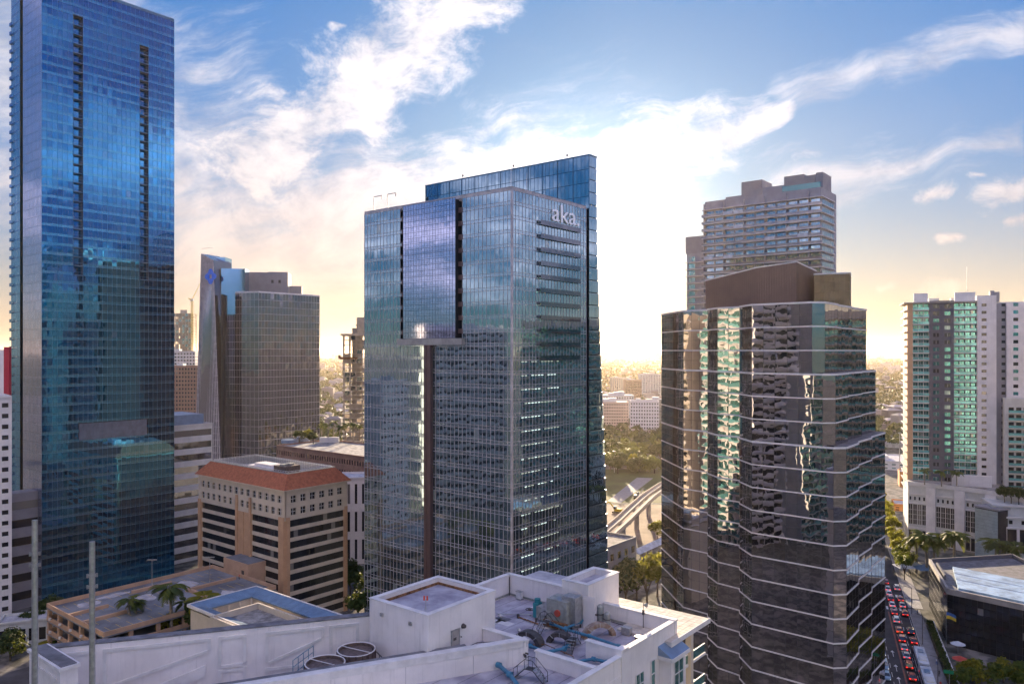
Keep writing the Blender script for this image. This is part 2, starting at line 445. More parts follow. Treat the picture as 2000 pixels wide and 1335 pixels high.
leaf('leaf_dark', (.028, .055, .016), (.055, .085, .02), .25)
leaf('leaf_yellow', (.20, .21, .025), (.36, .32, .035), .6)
leaf('leaf_palm', (.06, .10, .02), (.14, .16, .03), .35)
leaf('leaf_hedge', (.03, .055, .014), (.055, .08, .018), .2)
mat('suburb_roof', (.50, .44, .40), .85, 0, .1, .02, rd=.5)
mat('rubber', (.02, .02, .02), .8)
glass('car_glass', (.08, .10, .12), .05, .5, 0, 1, .1)
mat('chrome', (.5, .5, .52), .25, .9)
emit('tail_light', (.9, .03, .02), 1.0)
emit('lamp_white', (1, .95, .82), 1.0)
emit('ceiling_light', (.82, 1.0, .90), .42)
emit('ceiling_light_dim', (.9, 1.0, .80), .16)
emit('sign_white', (.80, .81, .90), .05)
mat('emblem_blue', (.0, .16, .80), .5, 0, .03)
mat('cloth_red', (.62, .10, .07), .8)
mat('cloth_blue', (.04, .14, .42), .8)
mat('cloth_yellow', (.70, .50, .04), .8)
mat('cloth_pale', (.62, .66, .72), .8)
mat('sign_green', (.01, .25, .12), .5)
mat('door_grey', (.40, .37, .35), .6)
mat('orange_wall', (.60, .27, .10), .85, 0, .08, .4)
mat('pink_wall', (.58, .44, .38), .85, 0, .06, .3, stain=.15)
mat('garage_wall', (.54, .36, .25), .85, 0, .08, .3, .1, 8, .2)
mat('garage_deck', (.22, .24, .27), .9, 0, .3, .12, .2, 10, col2=(.115, .125, .15))
mat('skin', (.42, .26, .19), .6)
glass('glass_fin', (.30, .30, .34), .06, .85, .05, .3, .1)
mat('louvre_blue', (.16, .20, .27), .5, .3, .1)
# ------------------------------------------------------------------ ground, streets
SS = Vector((.3746, .9272)); ST = Vector((.9272, -.3746))       # the busy street: along, across (to the right)
def sp_(t, s): return SS * s + ST * t
def sheet(name, poly, z, m, kind='structure', th=None):
    mb = MB()
    if th: mb.prism(poly, z - th, z, 0)
    else: mb.add([(p[0], p[1], z) for p in poly], [tuple(range(len(poly)))], 0)
    return mb.build(name, m, None, kind)
def ground():
    m, b = new_mat('land'); p = posn(); x, y, z = sep(p)
    big = noise(p, .004, 5, .6); mid = noise(p, .03, 4, .6); sm = noise(p, .25, 3, .6)
    green = mixc(sstep(.3, .7, mid), (.035, .055, .018), (.085, .095, .03))
    town = mixc(sstep(.4, .62, sm), (.10, .10, .10), (.27, .25, .23))
    far = sstep(500, 900, y)
    f = sstep(.42, .55, big + (mid - .5) * .4 + far * .05)
    setin(b, 'Base Color', mixc(f * (far * .6 + .3), town, green)); setin(b, 'Roughness', .95); setin(b, 'Specular IOR Level', .1)
    mb = MB(); ys = [-1500, -300, 0, 400, 1500, 6000, 45000]; xs = [-34000, -4000, -400, 400, 4000, 34000]
    for i in range(len(ys) - 1):
        for j in range(len(xs) - 1):
            mb.quad((xs[j], ys[i], 0), (xs[j + 1], ys[i], 0), (xs[j + 1], ys[i + 1], 0), (xs[j], ys[i + 1], 0))
    mb.build('ground', 'land', None, 'structure')
ground()
def strip(t0, t1, s0, s1): return [sp_(t0, s0), sp_(t1, s0), sp_(t1, s1), sp_(t0, s1)]
sheet('road', strip(13.0, 24.6, 120, 760), .012, 'asphalt')
sheet('cross_street', [sp_(-60, 300), sp_(12.9, 300), sp_(12.9, 310), sp_(-60, 310)], .012, 'asphalt_worn')
sheet('cross_street', [sp_(24.7, 268), sp_(90, 268), sp_(90, 277), sp_(24.7, 277)], .012, 'asphalt_worn')
mb = MB(); mb.prism(strip(24.6, 24.85, 120, 267), 0, .14, 0); mb.prism(strip(24.6, 24.85, 278, 560), 0, .14, 0); mb.build('kerb', 'kerb', None, 'structure')
mb = MB(); mb.prism(strip(12.7, 12.95, 120, 299), 0, .14, 0); mb.prism(strip(12.7, 12.95, 311, 560), 0, .14, 0); mb.build('kerb', 'kerb', None, 'structure')
sheet('pavement', strip(24.86, 27.9, 120, 267), .13, 'pavement', th=.12)
sheet('pavement', strip(24.86, 29.0, 278, 560), .13, 'pavement', th=.12)
sheet('pavement', strip(9.5, 12.69, 120, 299), .13, 'pavement', th=.12)
mb = MB(); mb.prism(strip(18.65, 19.05, 120, 262), .012, .06, 0); mb.build('brick_median', 'brick_median', None, 'structure')
mk = MB()
def mline(t0, t1, s0, s1): mk.add([(*sp_(a, b), .02) for a, b in ((t0, s0), (t1, s0), (t1, s1), (t0, s1))], [(0, 1, 2, 3)])
for s in range(150, 262, 6): mline(21.68, 21.8, s, s + 3)
for s in range(150, 262, 6): mline(15.98, 16.1, s, s + 3)
mline(24.2, 24.3, 150, 262); mline(13.4, 13.5, 150, 290)
for q in range(9): mline(13.6 + q * 1.22, 14.2 + q * 1.22, 264.5, 267.6)
for q in range(9): mline(13.6 + q * 1.22, 14.2 + q * 1.22, 278, 281)
for s in (196, 206, 214, 224):
    mline(17.25, 17.4, s, s + 3.2); mk.add([(*sp_(a, b), .02) for a, b in ((16.8, s + 3.2), (17.85, s + 3.2), (17.32, s + 4.6))], [(0, 1, 2)])
mk.build('road_marking', 'paint_white', None, 'structure')
zb = MB()
for q in range(10): zb.add([(*sp_(24.9 + .0, 269 + q * .9), .02), (*sp_(29, 269 + q * .9), .02), (*sp_(29, 269.45 + q * .9), .02), (*sp_(24.9, 269.45 + q * .9), .02)], [(0, 1, 2, 3)])
zb.build('zebra_crossing', 'paint_white', None, 'structure')
sheet('avenue', [gp(-300, 1400), gp(60, 1300), gp(420, 1222), gp(640, 1226), gp(440, 1300), gp(-100, 1500)], .010, 'asphalt_worn')
# the open park and the building site in the middle distance
sheet('lawn', [at(1120, 405), at(1330, 405), at(1340, 520), at(1130, 520)], .010, 'lawn')
sheet('concrete_path', [gp(1186, 978), gp(1212, 982), gp(1276, 933), gp(1244, 932)], .018, 'pavement')
sheet('dirt', [at(1100, 318), at(1290, 318), at(1300, 400), at(1110, 400)], .014, 'dirt')
sheet('park_road', [at(1100, 528), at(1380, 528), at(1390, 545), at(1100, 545)], .012, 'asphalt_worn')
# ------------------------------------------------------------------ the tall blue tower on the left
def tower_blue():
    C = Vector((-147, 240)); R = C + VB * 42.7; zt = 197.0; nf = 66; fh = zt / nf
    t = T('glass_tower', 'tall blue mirror-glass skyscraper with two columns of balcony slots, left edge', 'skyscraper', (C.x, C.y, 0))
    Lc = C + VA * 15.4; L2 = C + VA * 18; L3 = C + VA * 25.7
    core = MB(); core.prism([C + VB * 1.7 + VA * 1.7, R + VA * 1.7 - VB * .2, R + VA * 25.5 - VB * .2, C + VA * 25.5 + VB * 1.7], 0, zt - .6, 0)
    core.build('core_wall', 'core_dark', t)
    fr = Fr(C, VB)
    slots = [(10.0, 12.0), (31.0, 33.6)]
    def skip(a, z): return any(s0 < a < s1 for s0, s1 in slots) and 104 < z < zt - 9 - (4 if a > 20 else 0)
    cw = 42.7 / 28
    slots = [(6 * cw, 8 * cw), (20 * cw, 22 * cw)]
    mech = lambda a, z: 11 < a < 33 and 51.0 < z < 56.5
    t.panes(C, R, 0, zt, nf, 1.525, 'glass_blue', .8, 0, lambda a, z: skip(a, z) or mech(a, z), .22, 'mid')
    t.flush(300)
    g = MB(); grid(g, C, R, 0, zt, nf, 1.525, .05, .05, .05, skip, 1)
    g.build('mullion_grid', 'mullion_blue', t, 'stuff')
    s = MB()
    for i in range(nf):
        z = i * fh
        segs = [(0, 42.7)]
        if 104 < z + .4 < zt - 9: segs = [(0, slots[0][0]), (slots[0][1], slots[1][0]), (slots[1][1], 42.7)] if z + .4 < zt - 13 else [(0, slots[0][0]), (slots[0][1], 42.7)]
        for a0, a1 in segs: s.box(fr, a0 + .01, a1 - .01, -.2, .012, z + .03, z + .78)
    s.build('spandrel_band', 'glass_blue_spandrel', t, 'stuff')
    # balcony slots: side walls, a slab, a rail and a door for every floor
    for k, (s0, s1) in enumerate(slots):
        ztop = zt - (9 if k == 0 else 13)
        mb = MB(); mb.box(fr, s0, s0 + .12, -1.7, .03, 104, ztop); mb.box(fr, s1 - .12, s1, -1.7, .03, 104, ztop)
        mb.box(fr, s0, s1, -1.7, .03, ztop, ztop + .4); mb.build('slot_cheek', 'mullion_dark', t)
        mb = MB(); mb.box(fr, s0 + .12, s1 - .12, -1.69, -1.6, 104, ztop); mb.build('slot_glazing', 'glass_blue', t)
        i0 = int(104 / fh) + 1
        for i in range(i0, int(ztop / fh) + 1):
            z = i * fh
            if z > ztop - 1: break
            mb = MB(); mb.box(fr, s0 + .12, s1 - .12, -1.68, .02, z - .12, z + .12); mb.box(fr, s0 + .14, s1 - .14, -.06, -.02, z + 1.0, z + 1.06)
            for q in range(5): mb.box(fr, s0 + .3 + q * (s1 - s0 - .6) / 4 - .02, s0 + .3 + q * (s1 - s0 - .6) / 4 + .02, -.06, -.03, z + .12, z + 1.0)
            mb.build('balcony', 'mullion_blue', t)
    # pale flank to the left, a dark groove, then a bay with balconies
    for a, b, m, cwid in ((Lc, C, 'glass_lilac', 1.1), (L3, L2, 'glass_blue_spandrel', 1.3)):
        off = 0.0
        t.panes(a, b, 0, zt, nf, cwid, m, .5, off, None, .06, 'flat'); t.flush(90)
        g = MB(); grid(g, a, b, 0, zt, nf, cwid, .035, .05, .04); g.build('mullion_grid', 'mullion_blue', t, 'stuff')
        s = MB(); f2 = Fr(a, b - a); Lq = (b - a).length
        for i in range(nf): s.box(f2, 0, Lq, -.2, .012, i * fh + .03, i * fh + .48)
        s.build('spandrel_band', 'glass_lilac' if m == 'glass_lilac' else 'glass_blue', t, 'stuff')
    gr = MB(); f3 = Fr(L2, Lc - L2); gr.box(f3, 0, 2.6, -1.6, -1.2, 0, zt - 4); gr.build('groove_wall', 'core_dark', t)
    f4 = Fr(L3, L2 - L3)
    for i in range(2, nf - 2):
        mb = MB(); mb.box(f4, -.35, 1.6, -.4, .5, i * fh - .1, i * fh + .12); mb.box(f4, -.35, 1.6, .45, .5, i * fh + .12, i * fh + 1.0)
        mb.build('corner_balcony', 'glass_blue', t)
    top = MB(); top.prism(inset([C, R, R + VA * 25.7, L3], .1), zt - .4, zt + .1, 0); top.ring(inset([C, R, R + VA * 25.7, L3], .5), [C, R, R + VA * 25.7, L3], zt + .1, zt + 1.0, 0)
    top.build('roof_parapet', 'mullion_blue', t)
    rb = MB(); fb = Fr(R, VA); rb.box(fb, .2, 25.5, -.5, .0, 0, zt - .5); rb.build('rear_wall', 'glass_blue', t)
    lv = MB(); lv.box(fr, 11.0, 33.0, -.3, .03, 51.1, 56.4)
    for q in range(21): lv.box(fr, 11.2 + q * 1.04, 11.9 + q * 1.04, .03, .12, 51.4, 56.1)
    lv.build('plant_louvre', 'louvre_blue', t)
    pd = MB(); fp = Fr(C - VB * 3 + VA * 4, VB); pd.box(Fr(C + VA * 9 - VB * 8, VB), -2, 8, 0, 6, 0, 36)
    pd.build('podium', 'grey_wall', t)
    pb = MB()
    for q in range(6): pb.box(Fr(C + VA * 9 - VB * 8, VB), -1.9, 7.9, 6, 6.15, 3 + q * 5.6, 5.4 + q * 5.6)
    pb.build('podium_window', 'glass_dark', t)
tower_blue()
# ------------------------------------------------------------------ the central tower
def tower_centre():
    K = Vector((0, 191)); Lf = K + VA * 55.8; Rt = K + VB * 33.4; zt = 120.0; nf = 34; fh = zt / nf
    t = T('glass_tower', 'broad green-grey glass tower with hung bay on a pillar, the sun at its edge', 'skyscraper', (K.x, K.y, 0))
    core = MB(); core.prism([K + (VA + VB) * 1.9, Rt + VA * 1.9 - VB * .3, Rt + VA * 55 - VB * .3, Lf + VB * 1.9 - VA * .4], 0, zt - .5, 0); core.build('core_wall', 'core_dark', t)
    frl = Fr(Lf, -VA)                                            # a runs from the left end (0) to the corner (55.8)
    b0, b1 = 55.8 - 38.1, 55.8 - 18.2; g0, g1 = 55.8 - 40.0, 55.8 - 16.5; zb = 82.8
    def slot(a, z): return g0 < a < g1 and z > zb
    cw = 1.395
    t.panes(Lf, K, 0, zt, nf, cw, 'glass_teal', .9, 0, slot, .07, 'flat'); t.flush(300)
    g = MB(); grid(g, Lf, K, 0, zt, nf, cw, .11, .10, .07, slot); grid(g, Lf, K, 0, zt, nf, cw, 0, .08, .07, slot, hz=.88)
    g.build('mullion_grid', 'mullion_pale', t, 'stuff')
    s = MB()
    for i in range(nf):
        z = i * fh
        for a0, a1 in (((0, 55.8),) if z + .9 < zb else ((0, g0), (g1, 55.8))): s.box(frl, a0, a1, -.2, .012, z + .04, z + .87)
    s.build('spandrel_band', 'glass_teal_spandrel', t, 'stuff')
    # right-hand face
    fr = Fr(K, VB)
    t.panes(K, Rt, 0, zt, nf, cw, 'glass_teal', .9, 0, None, .14, 'mid'); t.flush(300)
    g = MB(); grid(g, K, Rt, 0, zt, nf, cw, .11, .10, .07); grid(g, K, Rt, 0, zt, nf, cw, 0, .08, .07, hz=.88); g.build('mullion_grid', 'mullion_pale', t, 'stuff')
    s = MB()
    for i in range(nf): s.box(fr, 0, 33.4, -.2, .012, i * fh + .04, i * fh + .87)
    s.build('spandrel_band', 'glass_teal_spandrel', t, 'stuff')
    for i in range(22, 33):
        mb = MB(); mb.box(fr, 11, 29.5, .06, .75, i * fh - .1, i * fh + .22); mb.box(fr, 11, 29.5, .70, .75, i * fh + .22, i * fh + 1.1); mb.build('terrace_ledge', 'glass_grey', t)
    for i in range(4, 22):
        for q in range(12):
            if random.random() < .22: continue
            a = 4.2 + q * 1.395
            mb = MB(); mb.box(fr, a - .42, a + .42, .02, .06, i * fh + 3.05, i * fh + 3.25); mb.build('ceiling_light', random.choice(('ceiling_light', 'ceiling_light_dim', 'ceiling_light_dim')), t)
    cn = MB(); cn.box(Fr(K - VB * .22, VB), 0, .5, -.3, .2, 0, zt + .6); cn.build('corner_post', 'mullion_pale', t)
    # roof edge
    rf = MB(); loop = [K, Rt, Rt + VA * 55.8, Lf]; rf.prism(inset(loop, .3), zt - .5, zt, 0); rf.ring(inset(loop, .4), loop, zt, zt + .9, 0); rf.build('roof_parapet', 'mullion_pale', t)
    # the hung bay, its slots and the pillar below
    bay = MB(); bay.box(frl, b0, b1, -1.9, 1.0, zb, zt - .2); bay.build('bay_core', 'core_dark', t)
    P0, P1 = frl.p(b0, 1.12), frl.p(b1, 1.12); nb = 24
    t.panes(P0, P1, zb + .6, zt + .2, nb, 1.05, 'glass_lilac', .45, 0, None, .08, 'flat'); t.flush(200)
    g = MB(); grid(g, P0, P1, zb + .6, zt + .2, nb, 1.05, .045, .06, .05); g.build('mullion_grid', 'mullion_dark', t, 'stuff')
    s = MB(); fb = Fr(P0, P1 - P0); bh = (zt + .2 - zb - .6) / nb
    for i in range(nb): s.box(fb, 0, b1 - b0, -.1, .012, zb + .6 + i * bh + .03, zb + .6 + i * bh + .43)
    s.build('spandrel_band', 'glass_lilac', t, 'stuff')
    sl = MB(); sl.box(frl, g0 - .6, g1 + .6, -1.9, 1.25, zb - 1.2, zb + .55); sl.build('bay_soffit', 'concrete', t)
    for a0, a1 in ((g0, b0), (b1, g1)):
        mb = MB(); mb.box(frl, a0, a1, -1.89, -1.7, zb + .6, zt - .6); mb.build('slot_back', 'brown_metal', t)
    for i in range(nf):
        z = i * fh
        if z < zb + 1: continue
        for a0, a1 in ((g0, b0), (b1, g1)):
            mb = MB(); mb.box(frl, a0, a1, -1.88, .1, z - .12, z + .18); mb.box(frl, a0 + .05, a1 - .05, .02, .07, z + .18, z + 1.15); mb.build('slot_balcony', 'brown_metal', t)
    pl = MB(); fp = Fr(frl.p(55.8 - 29.9, 0), -VA); pl.box(fp, 0, 2.5, .09, 1.2, 0, zb - 1.2); pl.box(fp, .9, 1.1, 1.2, 1.32, 0, zb - 1.2); pl.build('pillar', 'brown_metal', t)
    # the taller blade behind, flaring towards the ground on its right
    S = Vector((21.9, 218)); z2 = 135.5; NL = S + VA * 65.6
    sb = MB()
    lv = [(0, 10.6), (30, 9.6), (60, 7.6), (85, 5.7), (105, 4.5), (z2, 3.9)]
    rings = [[(*(S + VA * 65.4 + VB * .2), z), (*(S + VB * .2 + VA * .2), z), (*(S + VB * (w - .15) + VA * .2), z), (*(S + VA * 65.4 + VB * (w - .15)), z)] for z, w in lv]
    for r0, r1 in zip(rings[:-1], rings[1:]):
        for i in range(4): sb.quad(r0[i], r0[(i + 1) % 4], r1[(i + 1) % 4], r1[i])
    sb.add(rings[-1], [(0, 1, 2, 3)]); sb.build('blade_core', 'core_dark', t)
    t.panes(NL, S, 120, z2, 4, cw, 'glass_teal', .1, 0, None, .10, 'flat'); t.flush(190)
    g = MB(); grid(g, NL, S, 120, z2, 4, cw, .06, .05, .06); grid(g, NL, S, 120, z2, 4, cw * 4, .12, 0, .14); g.build('mullion_grid', 'mullion_blue', t, 'stuff')
    nfb = 38; fhb = z2 / nfb
    def wid(z):
        for (za, wa), (zc, wc) in zip(lv[:-1], lv[1:]):
            if z <= zc: return wa + (wc - wa) * (z - za) / (zc - za)
        return 3.9
    for i in range(nfb):
        z = i * fhb; w = wid(z + fhb / 2); nc = max(3, round(w / 1.35)); cwid = w / nc; ang = atan2(VB.y, VB.x)
        for j in range(nc):
            c = S + VB * ((j + .5) * cwid); t.pl.append(('glass_teal', 'mid', c.x, c.y, z + fhb / 2 + .2, ang, cwid - .05, fhb - .55, radians(random.gauss(0, .15)), radians(random.gauss(0, .15)), Vector((VB.y, -VB.x))))
    t.flush(150)
    g = MB(); fS = Fr(S, VB)
    for i in range(nfb): g.box(fS, -.1, wid(i * fhb) + .02, -.15, .05, i * fhb - .22, i * fhb + .22)
    g.build('spandrel_band', 'glass_teal_spandrel', t, 'stuff')
    cp = MB(); cp.prism([S - VB * .15 - VA * .15, S + VB * 4.1 - VA * .15, S + VB * 4.1 + VA * 65.8, S - VB * .15 + VA * 65.8], z2, z2 + .35); cp.build('blade_coping', 'mullion_blue', t)
    rc = MB(); fR = Fr(Rt, VB); rc.box(fR, 0, 1.2, -2.4, -2.0, 0, zt); rc.box(fR, -.3, .05, -2.4, 0, 0, zt); rc.build('groove_wall', 'brown_metal', t)
    # davits and masts on the roof
    for a in (2.5, 8.4):
        mb = MB(); q = frl.p(a, -1.5); e = frl.p(a + 3.4, -1.5); mb.path([(q.x, q.y, zt), (q.x, q.y, zt + 5.2), (e.x, e.y, zt + 5.2), (e.x, e.y, zt + 4.2)], .13, 6); mb.build('davit', 'mullion_pale', t)
    for a, h in ((.6, 9.5), (7.0, 7.0)):
        q = fr.p(a, -.8); mb = MB(); mb.tube((q.x, q.y, zt), (q.x, q.y, zt + h * .8), .09, .05, 6); mb.build('mast', 'trim_white', t)
    for a in (17, 38, 58):
        q = NL - VA * a; mb = MB(); mb.tube((q.x, q.y, z2 + .3), (q.x, q.y, z2 + .9), .08, .08, 6); mb.tube((q.x, q.y, z2 + .9), (q.x, q.y, z2 + 1.5), .3, .2, 8); mb.build('roof_beacon', 'machine_dark', t)
    # the sign, upper right of the face
    fc = bpy.data.curves.new('sign_lettering', 'FONT'); fc.body = 'aka.'; fc.size = 8.6; fc.extrude = .12; fc.align_x = 'LEFT'
    tmp = bpy.data.objects.new('tmp', fc); COL.objects.link(tmp); bpy.context.view_layer.update()
    me = bpy.data.meshes.new_from_object(tmp.evaluated_get(bpy.context.evaluated_depsgraph_get())); bpy.data.objects.remove(tmp)
    me.materials.clear(); me.materials.append(M['sign_white'])
    o = link('sign_lettering', me, t); q = fr.p(16.4, .32); o.location = (q.x - K.x, q.y - K.y, 114.6); o.scale = (1, .8, 1); o.rotation_euler = (radians(90), 0, atan2(VB.y, VB.x))
    o['label'] = 'white aka lettering'
tower_centre()
# ------------------------------------------------------------------ the dark mirror-glass tower on the right
def tower_dark():
    pts = [(37.1, 190.5), (37.9, 181.2), (38.7, 173.3), (43.0, 168.8), (42.6, 166.9), (43.3, 161.8), (46.8, 158.0), (46.4, 156.3), (46.9, 150.2), (58.6, 140.0), (61.1, 140.3), (66.3, 147.0), (67.5, 149.6), (73.0, 156.0), (74.3, 158.6), (80.6, 166.0)]
    pts = [Vector(p) for p in pts]
    t = T('glass_tower', 'dark mirror-glass office tower with thin white floor lines and stepped corner', 'office tower', (58.6, 150, 0))
    fh = 4.45; ztop = 89.0
    tiers = [(0, 62.3, 0.0), (62.3, 75.65, 1.9), (75.65, 89.0, 3.8)]
    for ti, (z0, z1, sh) in enumerate(tiers):
        P = [p.copy() for p in pts]
        for i in range(9, 16): P[i] += VA * sh
        back = [P[-1] + VA * 14, Vector((60, 196)), Vector((44, 199))]
        loop = P + back
        cm = MB(); cm.prism(inset(loop, .25), z0, z1 - .1, 0, 1); cm.build('core_wall', ['core_dark', 'roof_cap'], t)
        if ti:
            pass
        nf = round((z1 - z0) / fh)
        for i in range(len(P) - 1):
            a, b = P[i], P[i + 1]; L = (b - a).length
            if L < .4: continue
            t.panes(a, b, z0, z1, nf, 2.2 if L > 3 else L, 'glass_bronze', .0, 0, None, .16, 'wavy', .03)
        g = MB()
        for i in range(len(P) - 1): grid(g, P[i], P[i + 1], z0, z1, nf * 2, 2.2, .045, .035, .02)
        g.build('mullion_grid', 'mullion_dark', t, 'stuff')
        bk = MB()
        for a, b in zip([P[-1]] + back, back + [P[0]]): bk.box(Fr(a, b - a), 0, (b - a).length, -.2, 0, z0, z1)
        bk.build('rear_glass', 'glass_bronze', t)
        for f in range(nf + 1):
            z = z0 + f * fh
            if f == 0 and ti == 0: continue
            mb = MB(); w = .11 if f < nf else .17
            for i in range(len(P) - 1): mb.box(Fr(P[i], P[i + 1] - P[i]), -.08, (P[i + 1] - P[i]).length + .08, -.05, .14, z - w, z + w)
            if f == nf or ti == 0 or f > 0: mb.build('floor_line', 'trim_white', t)
        # terrace left by the step back
        if ti < 2:
            tr = MB(); Q = [p.copy() for p in P[9:]]
            loop2 = [P[9], P[10], P[11], P[12], P[13], P[14], P[15], P[15] + VA * 2.2, P[14] + VA * 2.2, P[13] + VA * 2.2, P[12] + VA * 2.2, P[11] + VA * 2.2, P[10] + VA * 2.2]
            tr.prism(inset(loop2, .1), z1 - .08, z1 + .25); tr.build('terrace', 'roof_cap', t)
    t.flush(300)
    # plant storey on the roof
    zr = 89.0
    n0 = Vector(at(1378, 176)); n1 = Vector(at(1478, 163)); n2 = Vector(at(1556, 156)); n3 = Vector(at(1594, 170)); 
    loop = [n0, n1, n2, n3, n3 + VA * 16, n0 + VB * 10]
    zp = [zr + 7.0, zr + 8.6, zr + 9.0, zr + 8.6, zr + 8.6, zr + 7]
    mb = MB(); N = len(loop)
    mb.add([(p.x, p.y, zr - .1) for p in loop] + [(p.x, p.y, z) for p, z in zip(loop, zp)], [(i, (i + 1) % N, N + (i + 1) % N, N + i) for i in range(N)] + [tuple(range(N, 2 * N))]); pp = mb.build('plant_storey', 'brown_metal', t)
    rb = MB()
    for i in range(3):
        a, b = loop[i], loop[i + 1]; L = (b - a).length; f = Fr(a, b - a); k = int(L / .55)
        for q in range(k):
            zz = zp[i] + (zp[i + 1] - zp[i]) * (q + .5) / k; rb.box(f, (q + .35) * L / k, (q + .65) * L / k, -.02, .06, zr, zz - .05)
    rb.build('cladding_rib', 'brown_metal', pp, 'stuff')
    cp = MB()
    for i in range(3):
        a, b = loop[i], loop[i + 1]; f = Fr(a, b - a); L = (b - a).length
        q0, q1, q2, q3 = f.p(-.1, .12), f.p(L + .1, .12), f.p(L + .1, -.3), f.p(-.1, -.3)
        cp.hexa([(q0.x, q0.y, zp[i] - .05), (q1.x, q1.y, zp[i + 1] - .05), (q2.x, q2.y, zp[i + 1] - .05), (q3.x, q3.y, zp[i] - .05), (q0.x, q0.y, zp[i] + .2), (q1.x, q1.y, zp[i + 1] + .2), (q2.x, q2.y, zp[i + 1] + .2), (q3.x, q3.y, zp[i] + .2)])
    cp.build('coping', 'trim_white', pp)
    e0, e1 = Vector(at(1590, 164)), Vector(at(1660, 161))
    bx = MB(); f = Fr(e0, e1 - e0); L = (e1 - e0).length; bx.box(f, 0, L, -8, -.1, zr - .1, zr + 7.2); bb = bx.build('lift_house', 'core_dark', t)
    g = MB(); grid(g, e0, e1, zr, zr + 7.2, 4, .95, .06, .06, .05); g.build('mullion_grid', 'mullion_dark', bb, 'stuff')
    t.panes(e0, e1, zr, zr + 7.2, 4, .95, 'glass_dark', 0, 0, None, .2, 'mid'); t.flush(40, 'pane', bb)
    cp = MB(); cp.box(f, -.1, L + .1, -8.1, .1, zr + 7.2, zr + 7.5); cp.build('coping', 'trim_white', bb)
tower_dark()
